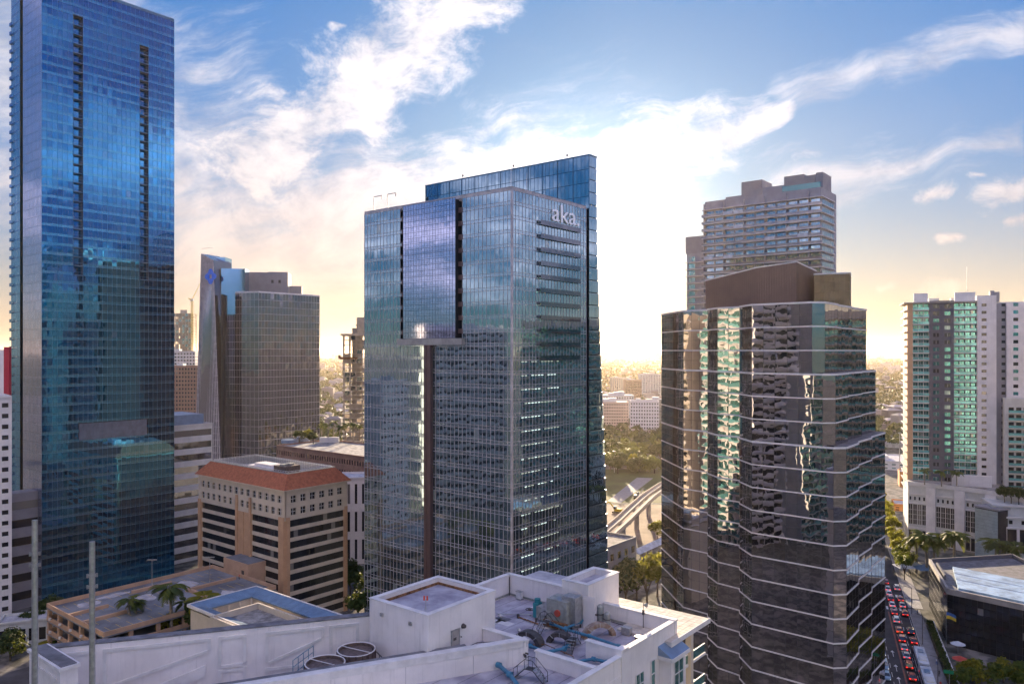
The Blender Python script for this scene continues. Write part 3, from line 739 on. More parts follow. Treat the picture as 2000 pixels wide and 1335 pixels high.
# ------------------------------------------------------------------ the office building with the terracotta roof
def office_orange():
    C = Vector((-65, 220)); t = T('office_building', 'cream office block with terracotta hipped roof edge and dark ribbon windows', 'office block', (C.x, C.y, 0))
    Lf = C + VA * 47.5; Rt = C + VB * 22.4; ze = 39.8
    core = MB(); core.prism(inset([C, Rt, Rt + VA * 47.5, Lf], .75), 0, ze - .2); core.build('core_wall', 'core_dark', t)
    for (P0, P1, cols, piers) in ((Lf, C, 14, ((0, 2.0), (22.4, 30.6), (44.5, 47.5))), (C, Rt, 6, ((0, 1.6), (21.0, 22.4)))):
        fr = Fr(P0, P1 - P0); L = (P1 - P0).length
        w = MB(); cwid = (L - 2.4) / cols
        aops = [(1.2 + (j + .22) * cwid, 1.2 + (j + .78) * cwid) for j in range(cols)]
        grid_wall(w, fr, 0, L, 31.2, ze, aops, [(32.6, 34.6), (36.2, 38.2)], -.5, 0); w.build('upper_wall', 'cream_wall', t)
        for (a0, a1) in aops:
            for (z0, z1) in ((32.6, 34.6), (36.2, 38.2)):
                mb = MB(); mb.box(fr, a0, a1, -.48, -.42, z0, z1); wn = mb.build('window', 'glass_dark', t)
                mb = MB(); am = (a0 + a1) / 2; zm = (z0 + z1) / 2
                mb.box(fr, am - .06, am + .06, -.42, -.34, z0, z1); mb.box(fr, a0, a1, -.42, -.33, zm - .05, zm + .05); mb.build('glazing_bar', 'trim_white', wn)
        for z0 in [31.2 - 3.12 * (k + 1) for k in range(10)]:
            # ribbon of glass, then a band below it, between the piers
            edges = [p for q in piers for p in q]
            for (a0, a1) in zip([q[1] for q in piers[:-1]], [q[0] for q in piers[1:]]):
                mb = MB(); mb.box(fr, a0, a1, -.6, -.06, max(z0, .1), max(z0, .1) + 1.12); mb.build('floor_band', 'cream_wall', t)
                t.panes(fr.p(a0), fr.p(a1), z0 + 1.12, z0 + 3.12, 1, 1.55, 'glass_dark', 0, -.3, None, .15, 'mid')
        for k, (a0, a1) in enumerate(piers):
            mb = MB(); mb.box(fr, a0, a1, -.6, .12, 0, 31.19)
            if a1 - a0 > 5: mb.box(fr, a0, a0 + .9, .12, .55, 0, 36.0); mb.box(fr, a1 - .9, a1, .12, .55, 0, 36.0); mb.box(fr, (a0 + a1) / 2 - .12, (a0 + a1) / 2 + .12, .12, .4, 0, 31.1)
            else: mb.box(fr, a0 + .2, a1 - .2, .12, .4, 0, 32.2)
            mb.build('pier', 'tan_wall', t)
    t.flush(300)
    # eaves, sloping tiles, well with plant
    e = [C, Rt, Rt + VA * 47.5, Lf]; o = inset(e, -.9); i = inset(e, 2.6); zi = ze + 4.3
    ev = MB(); ev.ring(inset(e, .2), o, ze, ze + .35); ev.build('eaves', 'cream_wall', t)
    rf = T.__new__(T)
    mb = MB()
    for k in range(4):
        a, b, c, d = o[k], o[(k + 1) % 4], i[(k + 1) % 4], i[k]
        mb.add([(a.x, a.y, ze + .36), (b.x, b.y, ze + .36), (c.x, c.y, zi), (d.x, d.y, zi)], [(0, 1, 2, 3)])
    roof = mb.build('roof', 'orange_tile', t)
    mb = MB()
    for k in (0, 3):          # courses of tiles on the two slopes in view
        a, b, c, d = o[k], o[(k + 1) % 4], i[(k + 1) % 4], i[k]
        n = 16
        for q in range(1, n):
            f = q / n; p0 = a.lerp(d, f); p1 = b.lerp(c, f); z = ze + .36 + (zi - ze - .36) * f
            mb.tube((p0.x, p0.y, z + .02), (p1.x, p1.y, z + .02), .03, .03, 4, 0, False, False)
    mb.build('tile_course', 'orange_tile', roof, 'stuff')
    mb = MB(); mb.ring(inset(e, 3.4), i, zi - 2.4, zi + .25); mb.build('roof_well_wall', 'galvanized', t)
    mb = MB(); mb.prism(inset(e, 3.4), zi - 2.6, zi - 2.3); mb.build('roof_deck', 'roof_membrane', t)
    mb = MB(); q = inset(e, 3.4)
    for k in range(4):
        a, b = q[k], q[(k + 1) % 4]; L = (b - a).length; nn = int(L / 1.2)
        for s in range(nn): p = a.lerp(b, s / nn); mb.tube((p.x, p.y, zi - 2.3), (p.x, p.y, zi + .6), .05, .05, 4)
        mb.tube((a.x, a.y, zi + .6), (b.x, b.y, zi + .6), .06, .06, 4)
    mb.build('roof_screen_frame', 'trim_white', t)
    f = Fr(C, VB)
    mb = MB(); mb.box(f, 7, 13, -30, -17, zi - 2.3, zi - .2); mb.box(f, 8, 12, -28, -19, zi - .2, zi + .5); mb.build('roof_plant_box', 'white_wall', t)
    mb = MB(); mb.box(f, 5, 10.5, -13, -7.5, zi - 2.3, zi + 1.4)
    for s in range(7): mb.box(f, 4.9, 10.6, -12.8 + s * .8, -12.5 + s * .8, zi - 1.5, zi + 1.1)
    mb.build('cooling_tower', 'tower_slats', t)
    for s in range(2): mb = MB(); c = f.p(6.5 + s * 2.6, -10.2); mb.tube((c.x, c.y, zi + 1.4), (c.x, c.y, zi + 1.9), 1.1, 1.1, 16); mb.build('fan_ring', 'machine_grey', t)
office_orange()
# ------------------------------------------------------------------ the grey glass tower with the blue emblem
glass('glass_crown', (.20, .38, .55), .06, .85, .05, .3, .1)
def tower_emblem():
    C = Vector(at(505, 420)); t = T('glass_tower', 'grey glass office tower with curved fin and blue emblem, left of centre', 'office tower', (C.x, C.y, 0))
    z0 = 0; zt = zof(571, 420); nf = 29; fh = zt / nf
    R = C + VB * 40.5; 
    Lp = Vector(at(432, 432)); 
    core = MB(); core.prism(inset([Lp, C, R, R + VA * 30, Lp + VA * 6 + VB * 30], .4), 0, zt - .3); core.build('core_wall', 'core_dark', t)
    curve = [Lp.lerp(C, k / 5) + Vector((0, -2.2 * sin(pi * k / 5))) for k in range(6)]
    for a, b in zip(curve[:-1], curve[1:]): t.panes(a, b, 0, zt, nf, 2.2, 'glass_grey', .5, 0, None, .10, 'flat')
    t.flush(120)
    t.panes(C, R, 0, zt, nf, 1.9, 'glass_grey', .5, 0, None, .5, 'wavy'); t.flush(180)
    g = MB()
    for a, b in zip(curve[:-1], curve[1:]): grid(g, a, b, 0, zt, nf, 2.2, .10, .16, .05)
    grid(g, C, R, 0, zt, nf, 1.9, .10, .18, .05); g.build('mullion_grid', 'mullion_pale', t, 'stuff')
    s = MB()
    for a, b in list(zip(curve[:-1], curve[1:])) + [(C, R)]:
        for i in range(nf): s.box(Fr(a, b - a), 0, (b - a).length, -.2, .012, i * fh + .03, i * fh + .48)
    s.build('spandrel_band', 'glass_grey', t, 'stuff')
    # the fin: a tall leaning blade with sloped top
    a0, a1 = Vector(at(378, 425)), Vector(at(434, 418)); b0 = Vector(at(393, 425))
    zl, zr_ = zof(495, 425), zof(507, 418)
    f = MB(); dp = Vector((.35, .94)) * 14
    base = [a0, a1, a1 + dp, a0 + dp]; topp = [b0, Vector(at(417, 420)), Vector(at(417, 420)) + dp, b0 + dp]; zz = [zl, zr_, zr_, zl]
    f.add([(p.x, p.y, 0) for p in base] + [(p.x, p.y, z) for p, z in zip(topp, zz)], [(0, 1, 5, 4), (1, 2, 6, 5), (2, 3, 7, 6), (3, 0, 4, 7), (4, 5, 6, 7)])
    f.build('fin', 'glass_fin', t)
    rb = MB(); fr = Fr(a0, a1 - a0)
    for k in range(14):
        p = base[0].lerp(base[1], (k + .5) / 14); q = topp[0].lerp(topp[1], (k + .5) / 14); z = zl + (zr_ - zl) * (k + .5) / 14
        n = fr.n * .1; rb.tube((p.x + n.x, p.y + n.y, 0), (q.x + n.x, q.y + n.y, z), .26, .26, 4, 0, False)
    for k in range(1, 40):
        z = k * 3.5; fq = z / zl; p = base[0].lerp(topp[0], fq); q = base[1].lerp(topp[1], fq); n = fr.n * .08
        rb.tube((p.x + n.x, p.y + n.y, z), (q.x + n.x, q.y + n.y, z), .09, .09, 4, 0, False)
    rb.build('fin_rib', 'mullion_pale', t, 'stuff')
    st = MB(); p0 = Vector(at(417, 430)); st.box(Fr(p0, Vector((1, 0))), 0, (440 - 417) / F * 430, -10, 0, 100, zof(502, 430)); st.build('crown_screen', 'glass_crown', t)
    st = MB(); p0 = Vector(at(432, 424)); st.box(Fr(p0, Vector((1, .12))), 0, (477 - 432) / F * 424, -10, 0, 100, zof(524, 424)); st.build('crown_screen', 'glass_crown', t)
    gv = MB(); p = Vector(at(433, 420)); gv.box(Fr(p, Vector((1, 0))), -.4, .9, -3, .3, 0, zof(575, 420)); gv.build('groove_wall', 'core_dark', t)
    # plant storeys
    ph = MB(); q = Fr(Vector(at(478, 440)), Vector((1, .15))); ph.box(q, 0, (559 - 478) / F * 440, -16, 0, zt - .3, zof(531, 440)); ph.box(q, (522 - 478) / F * 440, (559 - 478) / F * 440 + .2, -15, .25, zt - .3, zof(530, 440)); ph.build('plant_storey', 'grey_wall', t)
    ph = MB(); q = Fr(Vector(at(556, 450)), Vector((1, .2))); ph.box(q, 0, (588 - 556) / F * 450, -10, 0, zt - .3, zof(558, 450)); ph.build('plant_storey', 'grey_wall', t)
    for k in range(2): w = MB(); w.box(Fr(Vector(at(530 + 14 * k, 439)), Vector((1, .15))), 0, 1.3, .3, .5, zof(553, 440), zof(547, 440)); w.build('plant_window', 'glass_dark', t)
    pr = MB(); lp = curve[:-1] + [C, R, R + VA * 30, Lp + VA * 6 + VB * 30]; pr.ring(inset(lp, .5), lp, zt, zt + .8); pr.build('roof_parapet', 'trim_white', t)
    # the emblem: a bright blue rosette of eight lobes round a square opening
    em = MB(); c = Vector(at(412.5, 417.5)); zc = zof(540, 417.5); fe = Fr(c, a1 - a0)
    def pt(x, y, b): p = fe.p(x, b); return (p.x, p.y, zc + y)
    N = 32; ro = []; ri = []
    for k in range(N):
        an = 2 * pi * k / N; r = 3.1 + .6 * cos(4 * an); ro.append((r * cos(an), 1.15 * r * sin(an)))
        s_ = 1.0 / max(abs(cos(an)), abs(sin(an))); ri.append((.95 * s_ * cos(an), 1.1 * s_ * sin(an)))
    vs = [pt(x, y, .75) for x, y in ro] + [pt(x, y, .75) for x, y in ri] + [pt(x, y, .2) for x, y in ro] + [pt(x, y, .2) for x, y in ri]
    fs = []
    for k in range(N):
        j = (k + 1) % N; fs += [(k, j, N + j, N + k), (2 * N + k, 2 * N + j, j, k), (N + k, N + j, 3 * N + j, 3 * N + k)]
    em.add(vs, fs); e = em.build('emblem', 'emblem_blue', t); e['label'] = 'bright blue rosette emblem on the fin'
tower_emblem()
# ------------------------------------------------------------------ towers with balconies
def balcony_tower(name, label, cat, P0, u, Wd, Dp, zt, fh, wall, gl, slab, rail, sides=(True, False), bay=4.2, proj=1.5, limit=150, group=None, rails='glass', plates=0.0):
    P0 = Vector(P0); fr = Fr(P0, u); t = T(name, label, cat, (P0.x, P0.y, 0), group)
    nf = int(zt / fh); core = MB(); core.box(fr, 0, Wd, -Dp, -.3, 0, zt); core.build('core_wall', wall, t)
    nb = max(2, round(Wd / bay)); bw = Wd / nb
    w = MB(); aops = [(j * bw + .38, (j + 1) * bw - .38) for j in range(nb)]
    grid_wall(w, fr, 0, Wd, 0, zt, aops, [(i * fh + .35, i * fh + 2.55) for i in range(nf)], -.3, 0); w.build('front_wall', wall, t)
    for j in range(nb): t.panes(fr.p(aops[j][0]), fr.p(aops[j][1]), 0, nf * fh, nf, (bw - .76) / 3, gl, .4, -.18, None, .1, 'flat', .04, fh - 2.5)
    fin = MB()
    for j in range(0, nb + 1, 2): fin.box(fr, j * bw - .1, j * bw + .1, .0, proj - .15, 0, zt)
    fin.build('partition_fin', wall, t, 'stuff')
    for i in range(1, nf + 1):
        mb = MB(); mb.box(fr, -proj * .6, Wd + proj * .6, .0, proj, i * fh - .12, i * fh + .14)
        if sides[0]: mb.box(fr, Wd + .01, Wd + proj * .6 - .01, -Dp * .8, -.01, i * fh - .11, i * fh + .13)
        if sides[1]: mb.box(fr, -proj * .6 + .01, -.01, -Dp * .8, -.01, i * fh - .11, i * fh + .13)
        s = mb.build('balcony_slab', slab, t)
        if i == nf: continue
        mb = MB(); mb.box(fr, -proj * .6 + .05, Wd + proj * .6 - .05, proj - .08, proj - .03, i * fh + .15, i * fh + 1.12); mb.build('balcony_rail', rail, s)
        if plates:
            for j in range(nb):
                if random.random() < plates: mb = MB(); mb.box(fr, j * bw + .2, (j + 1) * bw - .2, proj + .0, proj + .06, i * fh + .14, i * fh + 1.5); mb.build('balcony_panel', 'cloth_pale', s)
    t.flush(limit)
    if sides[0]:
        q = Fr(fr.p(Wd), -fr.n); t.panes(fr.p(Wd, -.8), fr.p(Wd, -Dp * .8), 0, nf * fh, nf, 2.6, gl, .4, .12, None, .1, 'flat', .5, fh - 2.5); t.flush(60)
    if sides[1]:
        t.panes(fr.p(0, -Dp * .8), fr.p(0, -.8), 0, nf * fh, nf, 2.6, gl, .4, .12, None, .1, 'flat', .5, fh - 2.5); t.flush(60)
    pr = MB(); lp = [fr.p(0, 0), fr.p(Wd, 0), fr.p(Wd, -Dp), fr.p(0, -Dp)]; pr.ring(inset(lp, .35), lp, zt, zt + 1.1); pr.build('roof_parapet', wall, t)
    return t, fr
glass('glass_smoke', (.30, .27, .27), .15, .5, .03, .5, .2)
P0 = Vector(at(1377, 331))
t, fr = balcony_tower('apartment_tower', 'brown-grey apartment tower with balcony lines, rising behind dark glass tower', 'apartment tower', P0, -VA, 48.5, 20, 143.0, 3.05, 'warm_wall', 'glass_teal', 'trim_white', 'glass_smoke', (True, True), 4.3, 1.6, 260, plates=.10)
for a0, a1, z1, m in ((15, 24, 151, 'grey_wall'), (24, 33, 147.5, 'warm_wall'), (33, 41, 150.8, 'grey_wall'), (41, 45.5, 150, 'grey_wall'), (45.6, 48.3, 150.6, 'grey_wall'), (8, 15, 145.6, 'warm_wall')):
    mb = MB(); mb.box(fr, a0, a1 - .05, -14, -3, 143, z1); mb.build('roof_plant_room', m, t)
mb = MB(); mb.box(fr, 33, 48, -1.2, -.8, 143, 146.4); mb.build('roof_glass_screen', 'glass_rail', t)
mb = MB(); mb.box(fr, -10.5, -1.5, -14, -4, 0, 123); s = mb.build('side_wing', 'warm_wall', t)
for i in range(1, 40):
    mb = MB(); mb.box(fr, -11.3, -1.6, -4, -3.0, i * 3.05 - .12, i * 3.05 + .12); mb.build('balcony_slab', 'trim_white', t)
t.panes(fr.p(-9.5, -3.95), fr.p(-6.5, -3.95), 0, 122, 40, 1.5, 'glass_green', .5, .05, None, .1, 'flat', .1, .5); t.flush(80)
mb = MB(); mb.box(fr, -11.2, -2, -14, -4.2, 123, 130.5); mb.build('side_wing_crown', 'grey_wall', t)
# ------------------------------------------------------------------ the teal and white apartment tower on the right
def tower_teal():
    O = Vector((170, 330)); fr = Fr(O, (.9272, -.3746)); zt = zof(592, 330); nf = 33; fh = zt / nf
    t = T('apartment_tower', 'white and slate apartment tower with teal glass balconies, right side', 'apartment tower', (O.x, O.y, 0))
    def a_of(px): r = (px - CX) / F; return (r * O.y - O.x) / (fr.u.x - r * fr.u.y)
    A = {k: a_of(k) for k in (1776, 1783, 1815, 1863, 1908, 1921, 1945, 1958, 1966, 2000)}
    z33 = lambda py, px: zof(py, O.y + fr.u.y * a_of(px))
    core = MB(); core.box(fr, .2, 48, -22, -1.7, 0, zt - .2); core.build('core_wall', 'offwhite_wall', t)
    # slate shaft with two columns of windows
    w = MB(); a0, a1 = A[1815], A[1863]; wd = a1 - a0
    aops = [(a0 + wd * .16, a0 + wd * .40), (a0 + wd * .62, a0 + wd * .86)]
    grid_wall(w, fr, a0, a1, 20, zt + .8, aops, [(i * fh + .7, i * fh + 2.3) for i in range(7, nf)], -1.69, .25); w.build('slate_shaft', 'slate_wall', t)
    for (p, q) in aops:
        for i in range(7, nf):
            mb = MB(); mb.box(fr, p, q, -.05, .0, i * fh + .7, i * fh + 2.3); wn = mb.build('window', 'glass_green' if random.random() < .6 else 'glass_dark', t)
            mb = MB(); mb.box(fr, (p + q) / 2 - .04, (p + q) / 2 + .04, .0, .06, i * fh + .8, i * fh + 2.2); mb.build('glazing_bar', 'trim_white', wn)
    # two stacks of balconies with teal rails
    for (a0, a1, nb) in ((A[1783], A[1815] - .05, 3), (A[1863] + .05, A[1908] - .05, 4)):
        bw = (a1 - a0) / nb
        for i in range(7, nf):
            z = i * fh
            mb = MB(); mb.box(fr, a0, a1, -1.69, .2, z - .13, z + .12); s = mb.build('balcony_slab', 'trim_white', t)
            for j in range(nb):
                mb = MB(); mb.box(fr, a0 + j * bw + .05, a0 + (j + 1) * bw - .05, .10, .14, z + .14, z + 1.15); mb.build('balcony_rail', 'glass_rail', s)
            mb = MB(); mb.box(fr, a0, a1, .08, .16, z + 1.16, z + 1.22); mb.build('handrail', 'trim_white', s)
        t.panes(fr.p(a0), fr.p(a1), 7 * fh, nf * fh, nf - 7, bw / 2, 'glass_green', .15, -1.6, None, .1, 'flat', .1, .45)
        for j in range(nb + 1): mb = MB(); mb.box(fr, a0 + j * bw - (.08 if j else 0), a0 + j * bw + (.08 if j < nb else 0), -1.68, -.1, 20, zt); mb.build('partition_fin', 'offwhite_wall', t)
    t.flush(290)
    for (a0, a1) in ((A[1783], A[1815]), (A[1863], A[1908])):
        mb = MB(); mb.box(fr, a0, a1, -1.69, .1, zt - .15, zt + 5.2 - 4.6); mb.box(fr, a0 + .4, a1 - .4, -1.5, -1.2, zt + .6, zt + 4.2); mb.build('roof_frame', 'trim_white', t)
    # white shaft with a column of small windows
    a0, a1 = A[1908], A[1945]; ztw = z33(577, 1926)
    w = MB(); ao = [(A[1921] - .9, A[1921] + .9)]; grid_wall(w, fr, a0, a1, 20, ztw, ao, [(i * fh + 1.0, i * fh + 2.2) for i in range(7, nf)], -8, 1.2); w.build('white_shaft', 'white_wall', t)
    for i in range(7, nf): mb = MB(); mb.box(fr, ao[0][0], ao[0][1], .7, .8, i * fh + 1.0, i * fh + 2.2); mb.build('window', 'glass_dark', t)
    mb = MB(); mb.box(fr, a1 + .02, a1 + 1.5, -9, -1, zt, ztw + 1.5); mb.box(fr, a1 - 1.5, a1, -6, -3, ztw, ztw + 2.2); mb.build('roof_plant_room', 'grey_wall', t)
    # recessed grey strip and the far white wing
    a0, a1 = A[1945], A[1966]
    w = MB(); ao = [(a0 + 2.2, a0 + 3.6)]; grid_wall(w, fr, a0, a1, 20, z33(604, 1950), ao, [(i * fh + 1.0, i * fh + 2.2) for i in range(7, nf)], -8, -1.0); w.build('grey_strip', 'grey_wall', t)
    for i in range(7, nf): mb = MB(); mb.box(fr, ao[0][0], ao[0][1], -1.5, -1.4, i * fh + 1.0, i * fh + 2.2); mb.build('window', 'glass_dark', t)
    a0, a1 = A[1966], A[2000] + 5
    w = MB(); ao = [(a0 + 2.4, a0 + 4.2), (a0 + 8, a0 + 9.8)]; grid_wall(w, fr, a0, a1, 20, z33(606, 1985), ao, [(i * fh + .9, i * fh + 2.3) for i in range(7, nf)], -8, -.2); w.build('white_wing', 'white_wall', t)
    for q in ao:
        for i in range(7, nf): mb = MB(); mb.box(fr, q[0], q[1], -.7, -.6, i * fh + .9, i * fh + 2.3); mb.build('window', 'glass_green' if i % 3 else 'glass_dark', t)
    # lower wing in front
    a0, a1 = A[1958], A[2000] + 8; zl = z33(776, 1980)
    lw = MB(); lw.box(fr, a0, a1, 0.0, 4.0, 20, zl); lw.build('front_wing', 'offwhite_wall', t)
    for i in range(7, int(zl / fh)):
        mb = MB(); mb.box(fr, a0 + 1.2, a1, 4.0, 5.4, i * fh - .12, i * fh + .12); s = mb.build('balcony_slab', 'trim_white', t)
        mb = MB(); mb.box(fr, a0 + 1.2, a1, 5.3, 5.36, i * fh + .13, i * fh + 1.15); mb.build('balcony_rail', 'glass_rail', s)
        for q in range(4): mb = MB(); mb.box(fr, a0 + 1.4 + q * 2.6, a0 + 3.2 + q * 2.6, 4.0, 4.06, i * fh + .2, i * fh + 2.3); mb.build('window', 'glass_dark', t)
    # left flank: balcony ends against the light
    for i in range(7, nf): mb = MB(); mb.box(fr, -1.3, .1, -16, -.4, i * fh - .13, i * fh + .12); mb.build('balcony_slab', 'trim_white', t)
    mb = MB(); mb.box(fr, -.1, A[1783], -17, -.3, 20, zt); mb.build('flank_wall', 'tan_wall', t)
    cap = MB(); cap.box(fr, -1.5, A[1908], -20, .9, zt - .1, zt + .35); cap.build('roof_slab', 'concrete', t)
    for a in (8.5, 17): mb = MB(); mb.box(fr, a, a + 4, -9, -5, zt + .35, zt + 2.2); mb.build('roof_plant_room', 'offwhite_wall', t)
    mb = MB(); q = fr.p(A[1908] - 3.2, -3); mb.tube((q.x, q.y, zt), (q.x, q.y, zt + 15), .12, .05, 6); mb.build('mast', 'galvanized', t)
tower_teal()
def podium_teal():
    O = Vector((166, 322)); u = Vector((.9272, -.3746)); zt = 25.0
    t = T('podium_building', 'curved white podium with tall window groups below the teal balconies', 'podium', (O.x, O.y, 0))
    # a gently bowed front
    N = 14; L = 46.0; fr = Fr(O, u); P = [fr.p(L * k / N, 26 * (k / N) ** 1.1 - 3 * sin(pi * k / N) + .5) for k in range(N + 1)]
    core = MB(); core.prism(P + [fr.p(L + 4, -14), fr.p(0, -14)], 0, zt - .4); core.build('core_wall', 'offwhite_wall', t)
    for k in range(N):
        a, b = P[k], P[k + 1]; f = Fr(a, b - a); Lk = (b - a).length
        mb = MB(); mb.box(f, -.05, Lk + .05, 0, .55, zt - 1.1, zt + .5); mb.build('cornice', 'trim_white', t)
        for (za, zb_, pj) in ((16.4, 17.0, .4), (20.3, 20.8, .4), (6.0, 6.8, .3)): mb = MB(); mb.box(f, -.05, Lk + .05, 0, pj, za, zb_); mb.build('string_course', 'trim_white', t)
        if k % 3 == 2: mb = MB(); mb.box(f, 0, Lk, 0, .9, 0, zt - 1.2); mb.build('pilaster', 'white_wall', t); continue
        for q in range(2):
            mb = MB(); mb.box(f, .3 + q * Lk / 2, Lk / 2 - .1 + q * Lk / 2, .02, .1, 8, 16.2); wn = mb.build('tall_window', 'glass_dark', t)
            mb = MB(); x0, x1 = .3 + q * Lk / 2, Lk / 2 - .1 + q * Lk / 2
            for z in (10, 12, 14): mb.box(f, x0, x1, .1, .2, z - .06, z + .06)
            mb.box(f, (x0 + x1) / 2 - .05, (x0 + x1) / 2 + .05, .1, .22, 8, 16.2); mb.build('glazing_bar', 'trim_white', wn)
            mb = MB(); mb.box(f, .6 + q * Lk / 2, Lk / 2 - .5 + q * Lk / 2, .02, .1, 18, 19.4); mb.build('small_window', 'glass_dark', t)
            mb = MB(); mb.box(f, .3 + q * Lk / 2, Lk / 2 - .1 + q * Lk / 2, .02, .1, .5, 5.5); mb.build('shop_window', 'glass_dark', t)
    mb = MB(); mb.prism(inset(P + [fr.p(L + 4, -14), fr.p(0, -14)], .6), zt - .4, zt - .05); mb.build('roof_deck', 'roof_gravel', t)
    mb = MB(); mb.box(fr, 16, 30, .5, 2.0, zt, zt + 4.5); mb.build('terrace_wall', 'white_wall', t)
    # the tiled block that stands forward
    b0 = Vector(at(1904, 292)); b1 = Vector(at(1949, 284)); f = Fr(b0, b1 - b0); Lb = (b1 - b0).length
    mb = MB(); mb.box(f, 0, Lb, -16, -.06, 0, zof(991, 290)); blk = mb.build('tiled_block', 'mullion_dark', t)
    nx, nz = 8, 17; zc = zof(993, 290) / nz
    pm = MB()
    for i in range(nx):
        for k in range(nz):
            mb = MB(); mb.box(f, i * Lb / nx + .03, (i + 1) * Lb / nx - .03, -.05, .03 + random.random() * .015, k * zc + .03, (k + 1) * zc - .03); mb.build('wall_panel', 'panel_sage', blk)
    mb = MB(); mb.box(f, -.3, Lb + .6, -16, .3, zof(991, 290), zof(991, 290) + .6); mb.build('coping', 'grey_wall', blk)
    # right part of the podium with planted terrace
    c0 = b1 + Vector((.3, 4)); f = Fr(c0, Vector((.95, -.30))); 
    mb = MB(); mb.box(f, 0, 30, -14, 0, 0, 22.5); rp = mb.build('terrace_block', 'offwhite_wall', t)
    for z in (22.5, 18.2, 14.4): mb = MB(); mb.box(f, 0, 30, 0, .6, z - .5, z + .1); mb.build('string_course', 'trim_white', rp)
    for q in range(7):
        mb = MB(); mb.box(f, .8 + q * 4.1, 3.9 + q * 4.1, .02, .1, 5, 13.6); mb.build('tall_window', 'glass_dark', rp)
        mb = MB(); mb.box(f, 1.4 + q * 4.1, 2.6 + q * 4.1, .02, .1, 15.6, 17.0); mb.build('small_window', 'glass_dark', rp)
        mb = MB(); mb.box(f, 4.0 + q * 4.1, 4.8 + q * 4.1, 0, .5, 0, 14); mb.build('pilaster', 'white_wall', rp)
mat('panel_sage', (.42, .48, .46), .6, 0, .06, .4, rd=.06)
podium_teal()
# ------------------------------------------------------------------ the low dark building at the corner
def low_dark():
    C = Vector(gp(1850, 1149, 15)); W_ = Vector(gp(1815, 1091, 15)); d2 = Vector((.667, -.745)); zt = 15.0
    t = T('low_building', 'low black-glass building with pale blue roof at the street corner', 'commercial building', (C.x, C.y, 0))
    far = C + d2 * 34; back = W_ + Vector((30, 6)); loop = [W_, C, far, far + Vector((14, 26)), back]
    core = MB(); core.prism(inset(loop, .3), 0, zt - 1.6); core.build('core_wall', 'core_dark', t)
    for a, b in ((W_, C), (C, far)):
        L = (b - a).length; t.panes(a, b, 0, zt - 1.4, 7, 1.5, 'glass_dark', .06, 0, None, .35, 'mid', .05)
        g = MB(); grid(g, a, b, 0, zt - 1.4, 7, 1.5, .07, .07, .06); g.build('mullion_grid', 'mullion_dark', t, 'stuff')
        mb = MB(); mb.box(Fr(a, b - a), -.1, L + .1, -.5, .15, zt - 1.4, zt + .1); mb.build('parapet', 'concrete', t)
    t.flush(260)
    mb = MB(); a, b, c, d, e = loop
    for p, q in ((far, loop[3]), (loop[3], back), (back, W_)): mb.box(Fr(p, q - p), 0, (q - p).length, -.5, .0, zt - 3.4, zt + .1)
    mb.build('parapet', 'slate_wall', t)
    mb = MB(); mb.prism(inset(loop, .5), zt - 1.6, zt - 1.1); mb.build('roof_deck', 'roof_cap', t)
    i0 = C + d2 * 1.0 + Vector((3.2, 2.2)); mb = MB(); mb.prism([i0, i0 + d2 * 31, i0 + d2 * 31 + Vector((10, 22)), i0 + Vector((10.5, 21))], zt - 1.0, zt - .2); mb.build('blue_roof', 'blue_roof', t)
    mb = MB()
    for q in range(2): a = i0 + Vector((4 + q * 3.0, 8 + q * 6.0)); b = a + d2 * 26; mb.tube((a.x, a.y, zt - .17), (b.x, b.y, zt - .18), .05, .05, 4)
    mb.build('roof_seam', 'cloth_pale', t)
    mb = MB(); m0 = C + Vector((6.2, 12)); mb.box(Fr(m0, Vector((.35, .94))), 0, 14, -.25, .25, zt - 1.1, zt + .3); mb.build('roof_divider', 'slate_wall', t)
low_dark()
